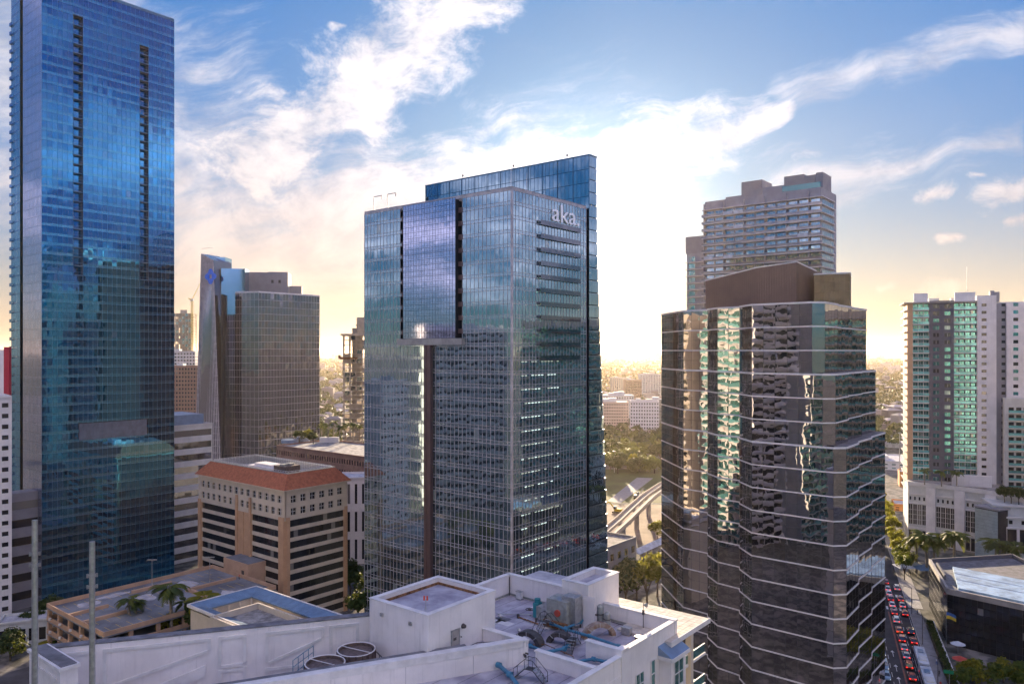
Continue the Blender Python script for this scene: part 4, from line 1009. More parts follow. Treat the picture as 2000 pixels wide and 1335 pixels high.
# ------------------------------------------------------------------ buildings between and behind
def slab_building(name, label, cat, P0, u, Wd, Dp, zt, nf, cols, wall, gl='glass_dark', frac=(.6, .55), roof='roof_membrane', plant=1, ribbon=False, limit=300, group=None, zb=0.0, side=0):
    """a plain block with real window openings on its front"""
    P0 = Vector(P0); fr = Fr(P0, u); t = T(name, label, cat, (P0.x, P0.y, 0), group)
    fh = (zt - zb - .8) / nf; core = MB(); core.box(fr, .05, Wd - .05, -Dp, -.35, 0, zt - .5); core.build('core_wall', wall, t)
    w = MB(); cw = Wd / cols
    zo = [(zb + i * fh + fh * (1 - frac[1]) * .6, zb + i * fh + fh * (1 - frac[1]) * .6 + fh * frac[1]) for i in range(nf)]
    ao = [(.4, Wd - .4)] if ribbon else [(j * cw + cw * (1 - frac[0]) / 2, (j + 1) * cw - cw * (1 - frac[0]) / 2) for j in range(cols)]
    grid_wall(w, fr, 0, Wd, 0, zt, ao, zo, -.34, 0); w.build('front_wall', wall, t)
    for (z0, z1) in zo:
        for (a0, a1) in ao: t.panes(fr.p(a0), fr.p(a1), z0, z1, 1, (a1 - a0) if not ribbon else cw, gl, 0, -.25, None, .15, 'flat', .02)
    t.flush(limit, 'window')
    if side:
        for s_, q0, q1 in ((1, fr.p(Wd, -.5), fr.p(Wd, -Dp + .3)), (2, fr.p(0, -Dp + .3), fr.p(0, -.5))):
            if side & s_: t.panes(q0, q1, zb, zb + fh * nf, nf, cw, gl, fh * .35, .04, None, .1, 'flat', cw * .4, fh * .15)
        t.flush(100, 'window')
    lp = [fr.p(0), fr.p(Wd), fr.p(Wd, -Dp), fr.p(0, -Dp)]
    mb = MB(); mb.ring(inset(lp, .4), lp, zt - .5, zt + .5); mb.build('roof_parapet', wall, t)
    mb = MB(); mb.prism(inset(lp, .42), zt - .5, zt - .1); mb.build('roof_deck', roof, t)
    for q in range(plant):
        mb = MB(); a = Wd * (.2 + .5 * q / max(1, plant)); mb.box(fr, a, a + Wd * .18, -Dp * .7, -Dp * .35, zt - .1, zt + 2.2 + q * .7); mb.build('roof_plant_room', 'offwhite_wall', t)
    return t, fr
# far left edge: white block with small windows, red-edged block behind
slab_building('apartment_block', 'white apartment block with small dark windows at the left picture edge', 'apartment block', (-155.3, 204.3), (.76, .65), 18.8, 14, zof(776, 216), 22, 6, 'white_wall', 'glass_dark', (.5, .42))
t = T('apartment_block', 'white block with red edge strip just left of the blue tower', 'apartment block', (-165, 236, 0))
mb = MB(); mb.box(Fr((-166, 232), (1, .1)), 0, 11.9, -1.6, 0, 0, 80.4); mb.build('wall', 'white_wall', t)
mb = MB(); mb.box(Fr((-166, 232), (1, .1)), 11.9, 13.4, -1.0, .3, 0, 81.2); mb.build('edge_strip', 'red_paint', t)
# low banded office beside the blue tower
P = Vector(at(415, 300)); t, fr = slab_building('office_building', 'low office block with lilac-white bands beside the blue tower', 'office block', P - VB * 44, VB, 44, 26, 51.5, 11, 16, 'offwhite_wall', 'glass_grey', (.9, .52), ribbon=True)
mb = MB(); mb.box(fr, 20, 42, -20, -3, 51.5, 55.5); mb.build('roof_plant_room', 'blue_metal', t)
# podium behind the terracotta roof with garden on top, white block beside it
P = Vector(gp(574, 1017)); t, fr = slab_building('podium_building', 'long brown-purple podium block with small windows and a roof garden', 'podium', at(540, 352), -VA, 66, 30, 36.5, 8, 40, 'brick_wall', 'glass_dark', (.5, .45), 'roof_gravel', plant=0)
for (px, d, r, h) in ((592, 372, 3.2, 2.2), (566, 366, 4.0, 1.5)):
    mb = MB(); c = at(px, d); mb.tube((*c, 36.4), (*c, 36.4 + h), r, r, 20); mb.build('roof_tank', 'blue_metal', t)
mb = MB(); mb.box(Fr(at(624, 365), (1, .1)), 0, 9, -3, 0, 36.4, 38.8); mb.build('garden_canopy', 'trim_white', t)
slab_building('office_building', 'white block with tall dark slots between terracotta roof and central tower', 'office block', at(660, 288), (.98, .1), 16, 14, zof(935, 288), 3, 6, 'white_wall', 'glass_dark', (.35, .72), plant=0)
slab_building('apartment_block', 'brick-toned slab in the gap right of the blue tower', 'apartment block', at(325, 640), (1, .05), 29, 20, zof(715, 640), 20, 12, 'brick_wall', 'glass_dark', (.6, .5))
slab_building('apartment_block', 'pale stepped block above the brick slab right of the blue tower', 'apartment block', at(322, 700), (1, .05), 27, 20, zof(686, 700), 26, 10, 'offwhite_wall', 'glass_grey', (.7, .5), side=1)
# unfinished towers
def unfinished(name, label, P0, u, Wd, Dp, z1, nf, nb, crane=None, solid=.35, top=None):
    P0 = Vector(P0); fr = Fr(P0, u); t = T(name, label, 'construction', (P0.x, P0.y, 0)); fh = z1 / nf
    for i in range(nf + 1):
        mb = MB(); mb.box(fr, -.8, Wd + .8, -Dp - .5, .8, i * fh - .2, i * fh + .2); mb.build('floor_slab', 'concrete_raw', t)
    for j in range(nb + 1):
        mb = MB()
        for b in (-Dp + .5, -.5): mb.box(fr, j * Wd / nb - .45, j * Wd / nb + .45, b - .4, b + .4, 0, z1)
        mb.build('column', 'concrete_raw', t)
    mb = MB(); mb.box(fr, Wd * .35, Wd * .7, -Dp * .7, -Dp * .3, 0, z1 + 5); mb.build('lift_core', 'concrete', t)
    for i in range(nf):
        for j in range(nb):
            if random.random() < solid: mb = MB(); mb.box(fr, j * Wd / nb + .5, (j + 1) * Wd / nb - .5, -.9, -.6, i * fh + .2, (i + 1) * fh - .2); mb.build('infill_panel', 'concrete_raw' if random.random() < .6 else 'glass_teal', t)
    if top:
        mb = MB(); mb.box(fr, Wd * .55, Wd + .3, -Dp, .2, z1, z1 + top)
        mb.build('upper_core', 'concrete_raw', t)
        for k in range(int(top / 3.4)): mb = MB(); mb.box(fr, Wd * .5, Wd + 1, -Dp - .4, .9, z1 + k * 3.4, z1 + k * 3.4 + .35); mb.build('floor_slab', 'concrete_raw', t)
        mb = MB(); mb.box(fr, -2.4, Wd * .55, -Dp, 1.2, z1 - 15.5, z1 - 14.0); mb.box(fr, -3.4, -2.2, -Dp, 1.3, z1 - 15.2, z1 - 12.6); mb.build('work_platform', 'rust', t)
        mb = MB(); mb.box(fr, -2.2, Wd + .5, -Dp - .5, 1.0, z1 + .2, z1 + 1.2); mb.build('formwork_table', 'concrete_raw', t)
    return t, fr
unfinished('unfinished_tower', 'sunlit concrete tower under construction left of the central tower', at(672, 500), (1, .25), 15.5, 12, zof(655, 500), 30, 4, top=12)
t, fr = unfinished('unfinished_tower', 'distant reddish tower under construction right of the blue tower', at(336, 980), (1, .05), 24, 18, zof(612, 980), 36, 6, solid=.85)
def crane(P, zt, label):
    t = T('tower_crane', label, 'crane', (*P, 0)); x, y = P
    mb = MB()
    for dx, dy in ((-1, -1), (1, -1), (1, 1), (-1, 1)): mb.tube((x + dx, y + dy, 0), (x + dx, y + dy, zt), .22, .22, 4)
    k = 0; z = 0
    while z < zt - 3: mb.tube((x - 1, y - 1, z), (x + 1, y - 1, z + 3), .14, .14, 4); mb.tube((x + 1, y + 1, z), (x - 1, y + 1, z + 3), .14, .14, 4); z += 3
    mb.build('mast', 'cloth_yellow', t)
    mb = MB(); mb.tube((x, y, zt), (x + 3, y + 20, zt + 24), .5, .25, 4); mb.tube((x, y, zt), (x - 1, y - 8, zt + 1), .6, .6, 4); mb.build('jib', 'cloth_yellow', t)
    mb = MB(); mb.cube(x - 1.6, x + 1.6, y - 1.6, y + 1.6, zt - 1.5, zt + 1.2); mb.build('cab', 'offwhite_wall', t)
crane(at(375, 975), zof(585, 975), 'thin tower crane beside the distant reddish construction tower')
# middle distance, seen between the central and the dark tower
slab_building('apartment_block', 'white slab block with an even grid of dark windows beyond the park', 'apartment block', at(1231, 690), (.95, -.12), 25.5, 14, zof(784, 685), 11, 11, 'white_wall', 'glass_dark', (.5, .5), side=2)
slab_building('apartment_block', 'pinkish block with many small windows beyond the park, left', 'apartment block', at(1150, 740), (.97, -.06), 38, 24, zof(786, 735), 10, 16, 'pink_wall', 'glass_dark', (.5, .45), plant=3)
slab_building('apartment_block', 'white block with bright roof sheds behind the pinkish one', 'apartment block', at(1178, 800), (1, -.05), 32, 24, zof(772, 800), 9, 12, 'offwhite_wall', 'glass_dark', (.5, .5), plant=3)
slab_building('apartment_block', 'pale distant twin-bay tower in haze beyond the park', 'apartment block', at(1250, 1250), (1, -.03), 34, 24, zof(731, 1250), 14, 8, 'offwhite_wall', 'glass_grey', (.5, .5), side=2)
slab_building('apartment_block', 'low beige block in haze beyond the park', 'apartment block', at(1196, 1350), (1, .02), 30, 24, zof(738, 1350), 9, 8, 'cream_wall', 'glass_grey', (.5, .5))
slab_building('apartment_block', 'tan block in haze beside the low beige one', 'apartment block', at(1222, 1150), (1, .02), 24, 22, zof(742, 1150), 9, 8, 'tan_wall', 'glass_grey', (.5, .5))
slab_building('apartment_block', 'grey glass-fronted block behind the white slab block', 'apartment block', at(1262, 760), (.98, -.1), 34, 20, zof(780, 760), 10, 10, 'concrete', 'glass_grey', (.8, .6))
# low grey building by the viaduct
P = Vector(gp(1243, 1050, 18)); slab_building('low_building', 'low grey building with a few square windows beside the elevated rail', 'commercial building', P - VB * 26, VB, 26, 26, 18.0, 3, 6, 'grey_wall', 'glass_dark', (.5, .4), roof='roof_gravel', plant=1)
# right: low blocks towards the river, along the street
slab_building('apartment_block', 'cream four-storey block with dark eaves right of the dark tower', 'apartment block', at(1700, 860), (.97, -.2), 62, 24, zof(818, 850), 5, 22, 'pink_wall', 'glass_dark', (.45, .5), 'orange_tile')
slab_building('commercial_building', 'long white low block with few windows near the street end', 'commercial building', at(1700, 640), (.94, -.3), 40, 60, zof(865, 640), 3, 8, 'offwhite_wall', 'glass_dark', (.4, .3))
slab_building('commercial_building', 'pale low block with green panels below the long white one', 'commercial building', at(1706, 520), (.94, -.3), 30, 40, zof(900, 520), 2, 6, 'offwhite_wall', 'glass_green', (.5, .4))
slab_building('low_building', 'small orange stucco building at the street trees', 'shop', at(1757, 452), (.93, -.37), 9, 12, zof(922, 452), 3, 2, 'orange_wall', 'glass_dark', (.5, .5), plant=0)
slab_building('low_building', 'orange house with pale roof among street trees', 'shop', at(1746, 385), (.93, -.37), 9.5, 14, zof(985, 385), 2, 3, 'orange_wall', 'glass_dark', (.5, .5), plant=0)
# ------------------------------------------------------------------ the white building in the foreground
OW = Vector((-.36, 107.0))
def w2(p, q): return OW - VA * p - VB * q
FW = Fr(OW, -VA)                                                # a = p (to the right and nearer); outward b = q (to the left and nearer)
def wbox(mb, p0, p1, q0, q1, z0, z1, mi=0): mb.box(FW, p0, p1, q0, q1, z0, z1, mi)
def w3(p, q, z): v = w2(p, q); return (v.x, v.y, z)
ZD = 46.0
mat('duct_worn', (.34, .29, .25), .7, .2, .35, 1.6, stain=.6, col2=(.22, .12, .07))
def coping(mb, a, b, w, z, h=.22, over=.1, mi=0):
    f = Fr(a, Vector(b) - Vector(a)); mb.box(f, -over, (Vector(b) - Vector(a)).length + over, -w - over, over, z, z + h, mi)
def roof_building():
    t = T('white_building', 'white rooftop building with stair tower, equipment deck and parapets in the foreground', 'building', (OW.x, OW.y, 0))
    lw0 = Vector((-48.3, 76.9)); lw1 = Vector((-17.0, 86.7)); ch = Vector(w2(16.5, 17.3)); fl = Vector((-23.2, 72.5)); fl2 = fl + (fl - ch).normalized() * 14
    facade_q = 46.0; PR = 25.3
    # body below the decks
    b = MB(); b.prism([w2(0, 0), w2(PR - .4, 0), w2(PR - .4, facade_q), w2(8, 50), w2(-4, 50), w2(1.5, 26), w2(1.2, 15.4), w2(0, 15.4)], 0, ZD - .02); b.build('body_wall', 'white_wall', t)
    low = MB(); low.prism([lw0 + Vector((1.2, -.2)), lw1 + Vector((.3, -.3)), w2(1.5, 26.3), w2(10.3, 26.4), ch + Vector((-6, -3)), fl + Vector((2, 2)), Vector((-20, 50)), Vector((-40, 48)), Vector((-41.5, 71))], 0, 43.6); low.build('low_wing', ['white_wall'], t)
    dk = MB(); dk.prism([lw0 + Vector((1.4, -.4)), lw1 + Vector((.2, -.5)), w2(1.4, 26.4), w2(10.2, 26.5), ch + Vector((-6.2, -3.2)), fl + Vector((2, 1.6)), Vector((-20.2, 50.2)), Vector((-39.8, 48.2)), Vector((-41.3, 71))], 43.61, 43.75); dk.build('lower_deck', 'roof_stained', t)
    d = MB(); wbox(d, .3, PR - .5, .3, 12.5, ZD, ZD + .1); wbox(d, 10.6, PR - .5, 12.51, 30, ZD, ZD + .1); d.build('equipment_deck', 'roof_stained', t)
    # stair tower
    st = MB(); p0, p1, q0, q1 = 1.25, 10.4, 15.4, 26.3; zt = 52.4
    wbox(st, p0, p1, q0, q1, 43.7, zt - .9); tower = st.build('stair_tower', 'white_wall', t)
    lp = [w2(p0, q0), w2(p1, q0), w2(p1, q1), w2(p0, q1)]
    c = MB(); c.ring(inset(lp, .55), lp, zt - .9, zt); c.build('parapet', 'white_wall', tower)
    c = MB(); c.ring(inset(lp, .62), inset(lp, -.06), zt, zt + .1); c.build('coping', 'white_coping', tower)
    r = MB(); r.prism(inset(lp, .56), zt - .88, zt - .7); r.build('roof_deck', 'roof_stained', tower)
    fl_ = MB(); fl_.ring(inset(lp, .75), inset(lp, .56), zt - .7, zt - .45); fl_.build('flashing', 'rust', tower)
    fR = Fr(w2(p1, q1), VB)                                      # right-hand face, a from the near corner
    dr = MB(); dr.box(fR, 3.6, 4.75, 0, .06, 47.5, 49.75); door = dr.build('door', 'door_grey', tower)
    x = MB(); x.box(fR, 3.5, 3.6, 0, .1, 47.5, 49.85); x.box(fR, 4.75, 4.85, 0, .1, 47.5, 49.85); x.box(fR, 3.5, 4.85, 0, .1, 49.75, 49.87); x.build('door_frame', 'galvanized', door)
    x = MB(); x.box(fR, 3.85, 4.3, .06, .08, 48.7, 49.0); x.build('door_notice', 'machine_dark', door)
    x = MB(); q = fR.p(5.4, .0); n = fR.n; x.tube((q.x, q.y, 49.9), (q.x + n.x * .35, q.y + n.y * .35, 49.9), .28, .2, 14); x.build('wall_lamp', 'machine_dark', tower)
    x = MB(); q = fR.p(5.1, .0); x.tube((q.x, q.y, 48.8), (q.x + n.x * .1, q.y + n.y * .1, 48.8), .07, .07, 8); x.build('call_button', 'machine_dark', tower)
    fL = Fr(w2(p0, q1), -VA)
    for a in (2.1, 6.6):
        x = MB(); q = fL.p(a, .02); x.box(fL, a - .22, a + .22, 0, .16, 50.9, 51.25); x.build('flood_light', 'galvanized', tower)
    # red obstruction lamp on a bent pole over the near corner
    x = MB(); a = w3(9.2, 25.4, zt - .7); x.path([a, (a[0], a[1], zt + 1.3)], .035, 6); x.path([(a[0] - .6, a[1], zt - .7), (a[0], a[1], zt + .5), (a[0] + .6, a[1], zt - .7)], .025, 5); mast = x.build('lamp_mast', 'galvanized', tower)
    for dx in (-.16, .16): x = MB(); x.tube((a[0] + dx, a[1], zt + 1.2), (a[0] + dx, a[1], zt + 1.65), .11, .09, 10); x.build('obstruction_lamp', 'cloth_red', mast)
    # landing with its rails and the parapet round it
    ld = MB(); ld.prism([w2(10.45, 17.4), w2(16.2, 17.6), w2(12.8, 23.8), w2(10.45, 26.2)], 43.8, 47.3); ld.build('landing', 'roof_stained', t)
    x = MB()
    for (p, q, p2, q2) in ((12.2, 24.4, 12.2, 20.6), (12.2, 20.6, 14.2, 18.4)):
        for z in (47.9, 48.4): x.tube(w3(p, q, z), w3(p2, q2, z), .035, .035, 5)
        for k in range(5): f = k / 4; x.tube(w3(p + (p2 - p) * f, q + (q2 - q) * f, 47.3), w3(p + (p2 - p) * f, q + (q2 - q) * f, 48.4), .025, .025, 4)
    x.build('landing_rail', 'black_metal', t)
    zp = 48.6
    for (a, b, w, nm) in ((w2(10.45, 17.3), w2(16.5, 17.3), .6, 'landing_parapet'),):
        f = Fr(a, b - a); L = (b - a).length; x = MB(); x.box(f, 0, L, -.25, .35, 44, zp); o = x.build(nm, 'white_wall', t)
        x = MB(); x.box(f, -.05, L + .1, -.35, .45, zp, zp + .16); x.build('coping', 'white_coping', o)
    f = Fr(fl2, ch - fl2); L = (ch - fl2).length
    x = MB(); x.box(f, 0, L, -.7, 0, 30, zp); fp = x.build('front_parapet', 'white_wall', t)
    x = MB(); x.box(f, -.05, L + .12, -.85, .12, zp, zp + .2); x.box(f, 0, L + .06, 0, .07, zp - .55, zp - .02); x.build('coping', 'white_coping', fp)
    x = MB(); x.box(f, 8, L - 6.5, -1.8, -.86, zp - .05, zp + .06); x.build('cap_sheet', 'roof_cap', fp)
    for a in (L - 6.2, L - 13.5, L - 21): x = MB(); x.box(f, a, a + .03, 0, .012, 40, zp - .6); x.build('wall_joint', 'grey_wall', fp)
    x = MB(); q = f.p(L - .35, .0); x.tube((q.x, q.y, zp - 1.35), (q.x + f.n.x * .4, q.y + f.n.y * .4, zp - 1.45), .12, .16, 8); x.tube((q.x + .1, q.y, zp - 1.2), (q.x + f.u.x * .5, q.y + f.n.y * .2, zp - 1.25), .08, .1, 8); x.build('wall_camera', 'machine_dark', fp)
    x = MB(); e = ch; x.prism([e, e + VA * 3.5 + VB * .5, e + VA * 3.0 + VB * .9], 44, 47.2); x.build('landing_end_wall', 'white_wall', t)
    # long panelled wall on the left with its wing
    zl = 50.0; f = Fr(lw0, lw1 - lw0); L = (lw1 - lw0).length
    x = MB(); x.box(f, 0, L + 2, -.9, 0, 30, zl); lwall = x.build('long_wall', 'white_wall', t)
    x = MB(); x.box(f, -.1, L + 2, -1.1, .06, zl, zl + .12); x.build('cap_sheet', 'roof_cap', lwall)
    def frame(a0, a1, z0, z1, sl=0.0):
        """a raised frame on the wall face, its lower edge may slope"""
        x = MB(); w = .32
        for (pa, za, pb, zb_) in ((a0, z1, a1, z1),):
            x.box(f, pa, pb, 0, .14, za, za + w)
        x.box(f, a0 - w, a0, 0, .14, z0, z1 + w); x.box(f, a1, a1 + w, 0, .14, z0 + sl, z1 + w)
        p, q = f.p(a0, .15), f.p(a1, .15); p_, q_ = f.p(a0, 0), f.p(a1, 0)
        x.hexa([(p.x, p.y, z0 - w), (q.x, q.y, z0 + sl - w), (q_.x, q_.y, z0 + sl - w), (p_.x, p_.y, z0 - w), (p.x, p.y, z0), (q.x, q.y, z0 + sl), (q_.x, q_.y, z0 + sl), (p_.x, p_.y, z0)])
        x.build('panel_frame', 'white_coping', lwall)
    frame(2.0, 5.6, 45.0, 49.1); frame(6.9, 16.6, 45.6, 49.1, 2.6); frame(18.0, 20.2, 46.4, 49.1); frame(18.0, 20.2, 42.5, 45.6); frame(22.8, 28.4, 46.2, 49.1, 2.0); frame(22.8, 28.4, 41.5, 45.2, 2.0); frame(29.6, 32.2, 46.0, 49.1)
    x = MB(); p, q = f.p(7.0, .2), f.p(16.4, .2)
    x.hexa([(p.x, p.y, 42.6), (q.x, q.y, 45.4), (*f.p(16.4, 0), 45.4), (*f.p(7.0, 0), 42.6), (p.x, p.y, 43.6), (q.x, q.y, 46.6), (*f.p(16.4, 0), 46.6), (*f.p(7.0, 0), 43.6)]); x.build('sloping_band', 'white_coping', lwall)
    wn = Vector((-42.5, 72.2)); fw = Fr(wn + VA * 7.5, -VA)
    x = MB(); x.box(fw, 0, 7.5, -1.6, 0, 25, zl - .1); wing = x.build('wing_wall', 'white_wall', t)
    x = MB(); x.box(fw, -.15, 7.7, -1.75, .18, zl - .1, zl + .22); x.build('coping', 'white_coping', wing)
    x = MB(); x.box(fw, 0, 7.5, -1.5, -.1, zl + .22, zl + .3); x.build('cap_sheet', 'roof_cap', wing)
    x = MB(); x.box(fw, .6, 6.9, 0, .1, 30, zl - .9); x.build('panel_frame', 'white_coping', wing)
    x = MB(); x.box(Fr((-33.5, 69.5), (.8, -.55)), 0, 5, -1.2, 0, 40, 46.6); x.build('buttress', 'white_wall', t)
    # walls round the equipment deck
    def wall(p0_, p1_, q0_, q1_, z0, z1, nm='deck_wall', cop=True):
        x = MB(); wbox(x, p0_, p1_, q0_, q1_, z0, z1); o = x.build(nm, 'white_wall', t)
        if cop: x = MB(); wbox(x, p0_ - .1, p1_ + .1, q0_ - .1, q1_ + .1, z1, z1 + .16); x.build('coping', 'white_coping', o)
        return o
    wall(-.5, 0, 0, 15.3, ZD - 2, 48.8); wall(-.5, 11.2, -.55, -.02, ZD - 2, 48.8); wall(15.4, PR, -.55, -.02, ZD - 2, 47.95)
    wall(PR - .5, PR, 0.1, 11.2, 40, 47.9); wall(20.5, PR, 11.3, 11.85, ZD, 47.9); wall(17.3, PR - .6, 16.3, 16.85, ZD, 47.55); wall(PR - .55, PR - .05, 12.0, 44, 40, 47.45)
    x = MB(); wbox(x, PR - .75, PR + .1, 10.9, 12.3, 40, 48.25); x.build('corner_pier', 'white_wall', t)
    for (p, q) in ((.06, 5.0), (.06, 8.2), (.06, 11.4)): x = MB(); x.tube(w3(p, q, 46.3), w3(p + .02, q, 46.3), .1, .1, 6); x.build('scupper', 'machine_dark', t)
    x = MB(); x.tube(w3(.12, .12, ZD), w3(.12, .12, 48.6), .06, .06, 6); x.build('downpipe', 'machine_dark', t)
    x = MB(); wbox(x, .02, 10.6, .0, .08, ZD + .1, ZD + .35); wbox(x, .0, .08, .1, 15, ZD + .1, ZD + .35); wbox(x, 15.6, PR - .6, .0, .08, ZD + .1, ZD + .35); x.build('base_flashing', 'machine_grey', t)
    # small lift house on the back edge, and the roof behind it
    x = MB(); wbox(x, 11.3, 15.2, -4, 3.3, 40, 50.2); lh = x.build('lift_house', 'white_wall', t); lq = [w2(11.3, -4), w2(15.2, -4), w2(15.2, 3.3), w2(11.3, 3.3)]
    x = MB(); x.ring(inset(lq, .6), lq, 50.2, 51.0); x.build('parapet', 'white_wall', lh)
    x = MB(); x.ring(inset(lq, .66), inset(lq, -.08), 51.0, 51.12); x.build('coping', 'white_coping', lh)
    x = MB(); x.prism(inset(lq, .61), 50.2, 50.35); x.build('roof_deck', 'roof_stained', lh)
    x = MB(); wbox(x, 1.5, 10.5, -5, -.6, 40, 48.6); x.build('rear_block', 'white_wall', t)
    x = MB(); wbox(x, 1.8, 10.2, -4.7, -.9, 48.6, 48.75); x.build('rear_roof', 'roof_membrane', t)
    # sun-lit terrace roof to the right: pavers on a slab
    A0 = Vector(gp(1385, 1205, 46.5)); sl = [A0, A0 + VA * 20, A0 + VA * 20 - VB * 6.0, A0 + VA * 7.2 - VB * 6.5, A0 + VA * 7.2 - VB * 10.3, A0 - VB * 10.3]
    x = MB(); x.prism(sl, 45.9, 46.36); slab = x.build('terrace_slab', 'white_coping', t)
    f2 = Fr(A0 + VA * 20, -VA)
    pv = bpy.data.meshes.new('roof_tile')
    tm = MB(); tm.hexa([(-.5, -.5, 0), (.5, -.5, 0), (.5, .5, 0), (-.5, .5, 0), (-.48, -.48, 1), (.48, -.48, 1), (.48, .48, 1), (-.48, .48, 1)])
    pv.from_pydata(tm.v, [], tm.f); pv.materials.append(M['roof_paver'])
    ang = atan2(f2.u.y, f2.u.x); ni = 25; nq = 13
    for i in range(ni):
        for k in range(nq):
            a = .4 + i * .8; q = .4 + k * .8
            if a < 12.9 and q > 5.6: continue
            o = link('roof_tile', pv, slab); pt = f2.p(a, q); o.location = (pt.x - OW.x, pt.y - OW.y, 46.365 + random.random() * .012); o.scale = (.78, .78, .03); o.rotation_euler = (0, 0, ang + random.gauss(0, .006))
    x = MB(); fE = Fr(A0 - VB * 10.35, VB); x.box(fE, 0, 10.5, 0, .12, 45.85, 46.45); x.build('fascia', 'white_coping', slab)
    # posts, balcony and windows under it
    for (s_, z0) in ((.4, 20), (5.2, 20)):
        q = fE.p(s_, -.35); x = MB(); x.box(Fr(q, VB), 0, .7, -.35, .35, z0, 45.85); x.build('terrace_post', 'cream_wall', t)
    for lev in (42.2, 38.4):
        x = MB(); x.box(fE, -.3, 10, -5.5, -.3, lev - .3, lev); s2 = x.build('balcony_slab', 'white_coping', t)
        x = MB(); x.box(fE, .2, 9.8, -.42, -.38, lev + .1, lev + 1.1); x.build('balcony_glass', 'glass_green', s2)
        x = MB(); x.box(fE, .1, 9.9, -.46, -.34, lev + 1.1, lev + 1.17); x.build('handrail', 'trim_white', s2)
    x = MB(); x.box(fE, -.2, 10, -7.0, -5.4, 20, 45.8); x.build('recess_wall', 'white_wall', t)
    for k in range(3):
        for lev in (42.3, 38.5): x = MB(); x.box(fE, .6 + k * 3.1, 3.2 + k * 3.1, -5.4, -5.32, lev, lev + 2.4); x.build('balcony_door', 'glass_green', t)
    # facade along p = PR: bay with small hip canopy and tall windows
    fF = Fr(w2(PR, facade_q), VB); aq = lambda q: facade_q - q
    x = MB(); x.box(fF, 0, facade_q, -.5, 0, 0, 45.6); fac = x.build('facade_wall', 'white_wall', t)
    def window(q0_, q1_, z0, z1, nx, nz, off=0.0):
        a0, a1 = aq(q1_), aq(q0_)
        x = MB(); x.box(fF, a0, a1, off + .02, off + .05, z0, z1); w = x.build('window', 'glass_green', fac)
        x = MB()
        for k in range(nx + 1): aa = a0 + (a1 - a0) * k / nx; x.box(fF, aa - .05, aa + .05, off + .05, off + .12, z0 - .05, z1 + .05)
        for k in range(nz + 1): zz = z0 + (z1 - z0) * k / nz; x.box(fF, a0, a1, off + .05, off + .11, zz - .045, zz + .045)
        x.build('window_frame', 'trim_white', w)
    for fl0 in (0, 3.8, 7.6):
        window(7.6, 9.3, 42.2 - fl0, 44.6 - fl0, 2, 2); window(5.0, 5.9, 42.0 - fl0, 45.1 - fl0, 1, 2); window(13, 15, 42 - fl0, 44.3 - fl0, 2, 1); window(19, 21.5, 42 - fl0, 44.3 - fl0, 2, 1)
    x = MB(); x.box(fF, aq(3.9), aq(.2), 0, 1.5, 20, 44.8); x.build('bay_wall', 'white_wall', fac)
    for fl0 in (0, 3.8, 7.6): window(1.0, 3.2, 41.6 - fl0, 44.5 - fl0, 2, 2, 1.5)
    x = MB(); x.box(fF, aq(4.3), aq(-.2), -.2, 1.9, 44.8, 45.2); x.build('bay_canopy', 'white_coping', fac)
    x = MB(); pA, pB = aq(4.2), aq(-.2); pts = [fF.p3(pA, 1.8, 45.2), fF.p3(pB, 1.8, 45.2), fF.p3(pB, -.1, 46.3), fF.p3(pA, -.1, 46.3), fF.p3(pA, -.1, 45.2), fF.p3(pB, -.1, 45.2)]
    x.add(pts, [(0, 1, 2, 3), (0, 3, 4), (1, 5, 2), (0, 4, 5, 1)]); x.build('bay_roof', 'blue_metal', fac)
roof_building()
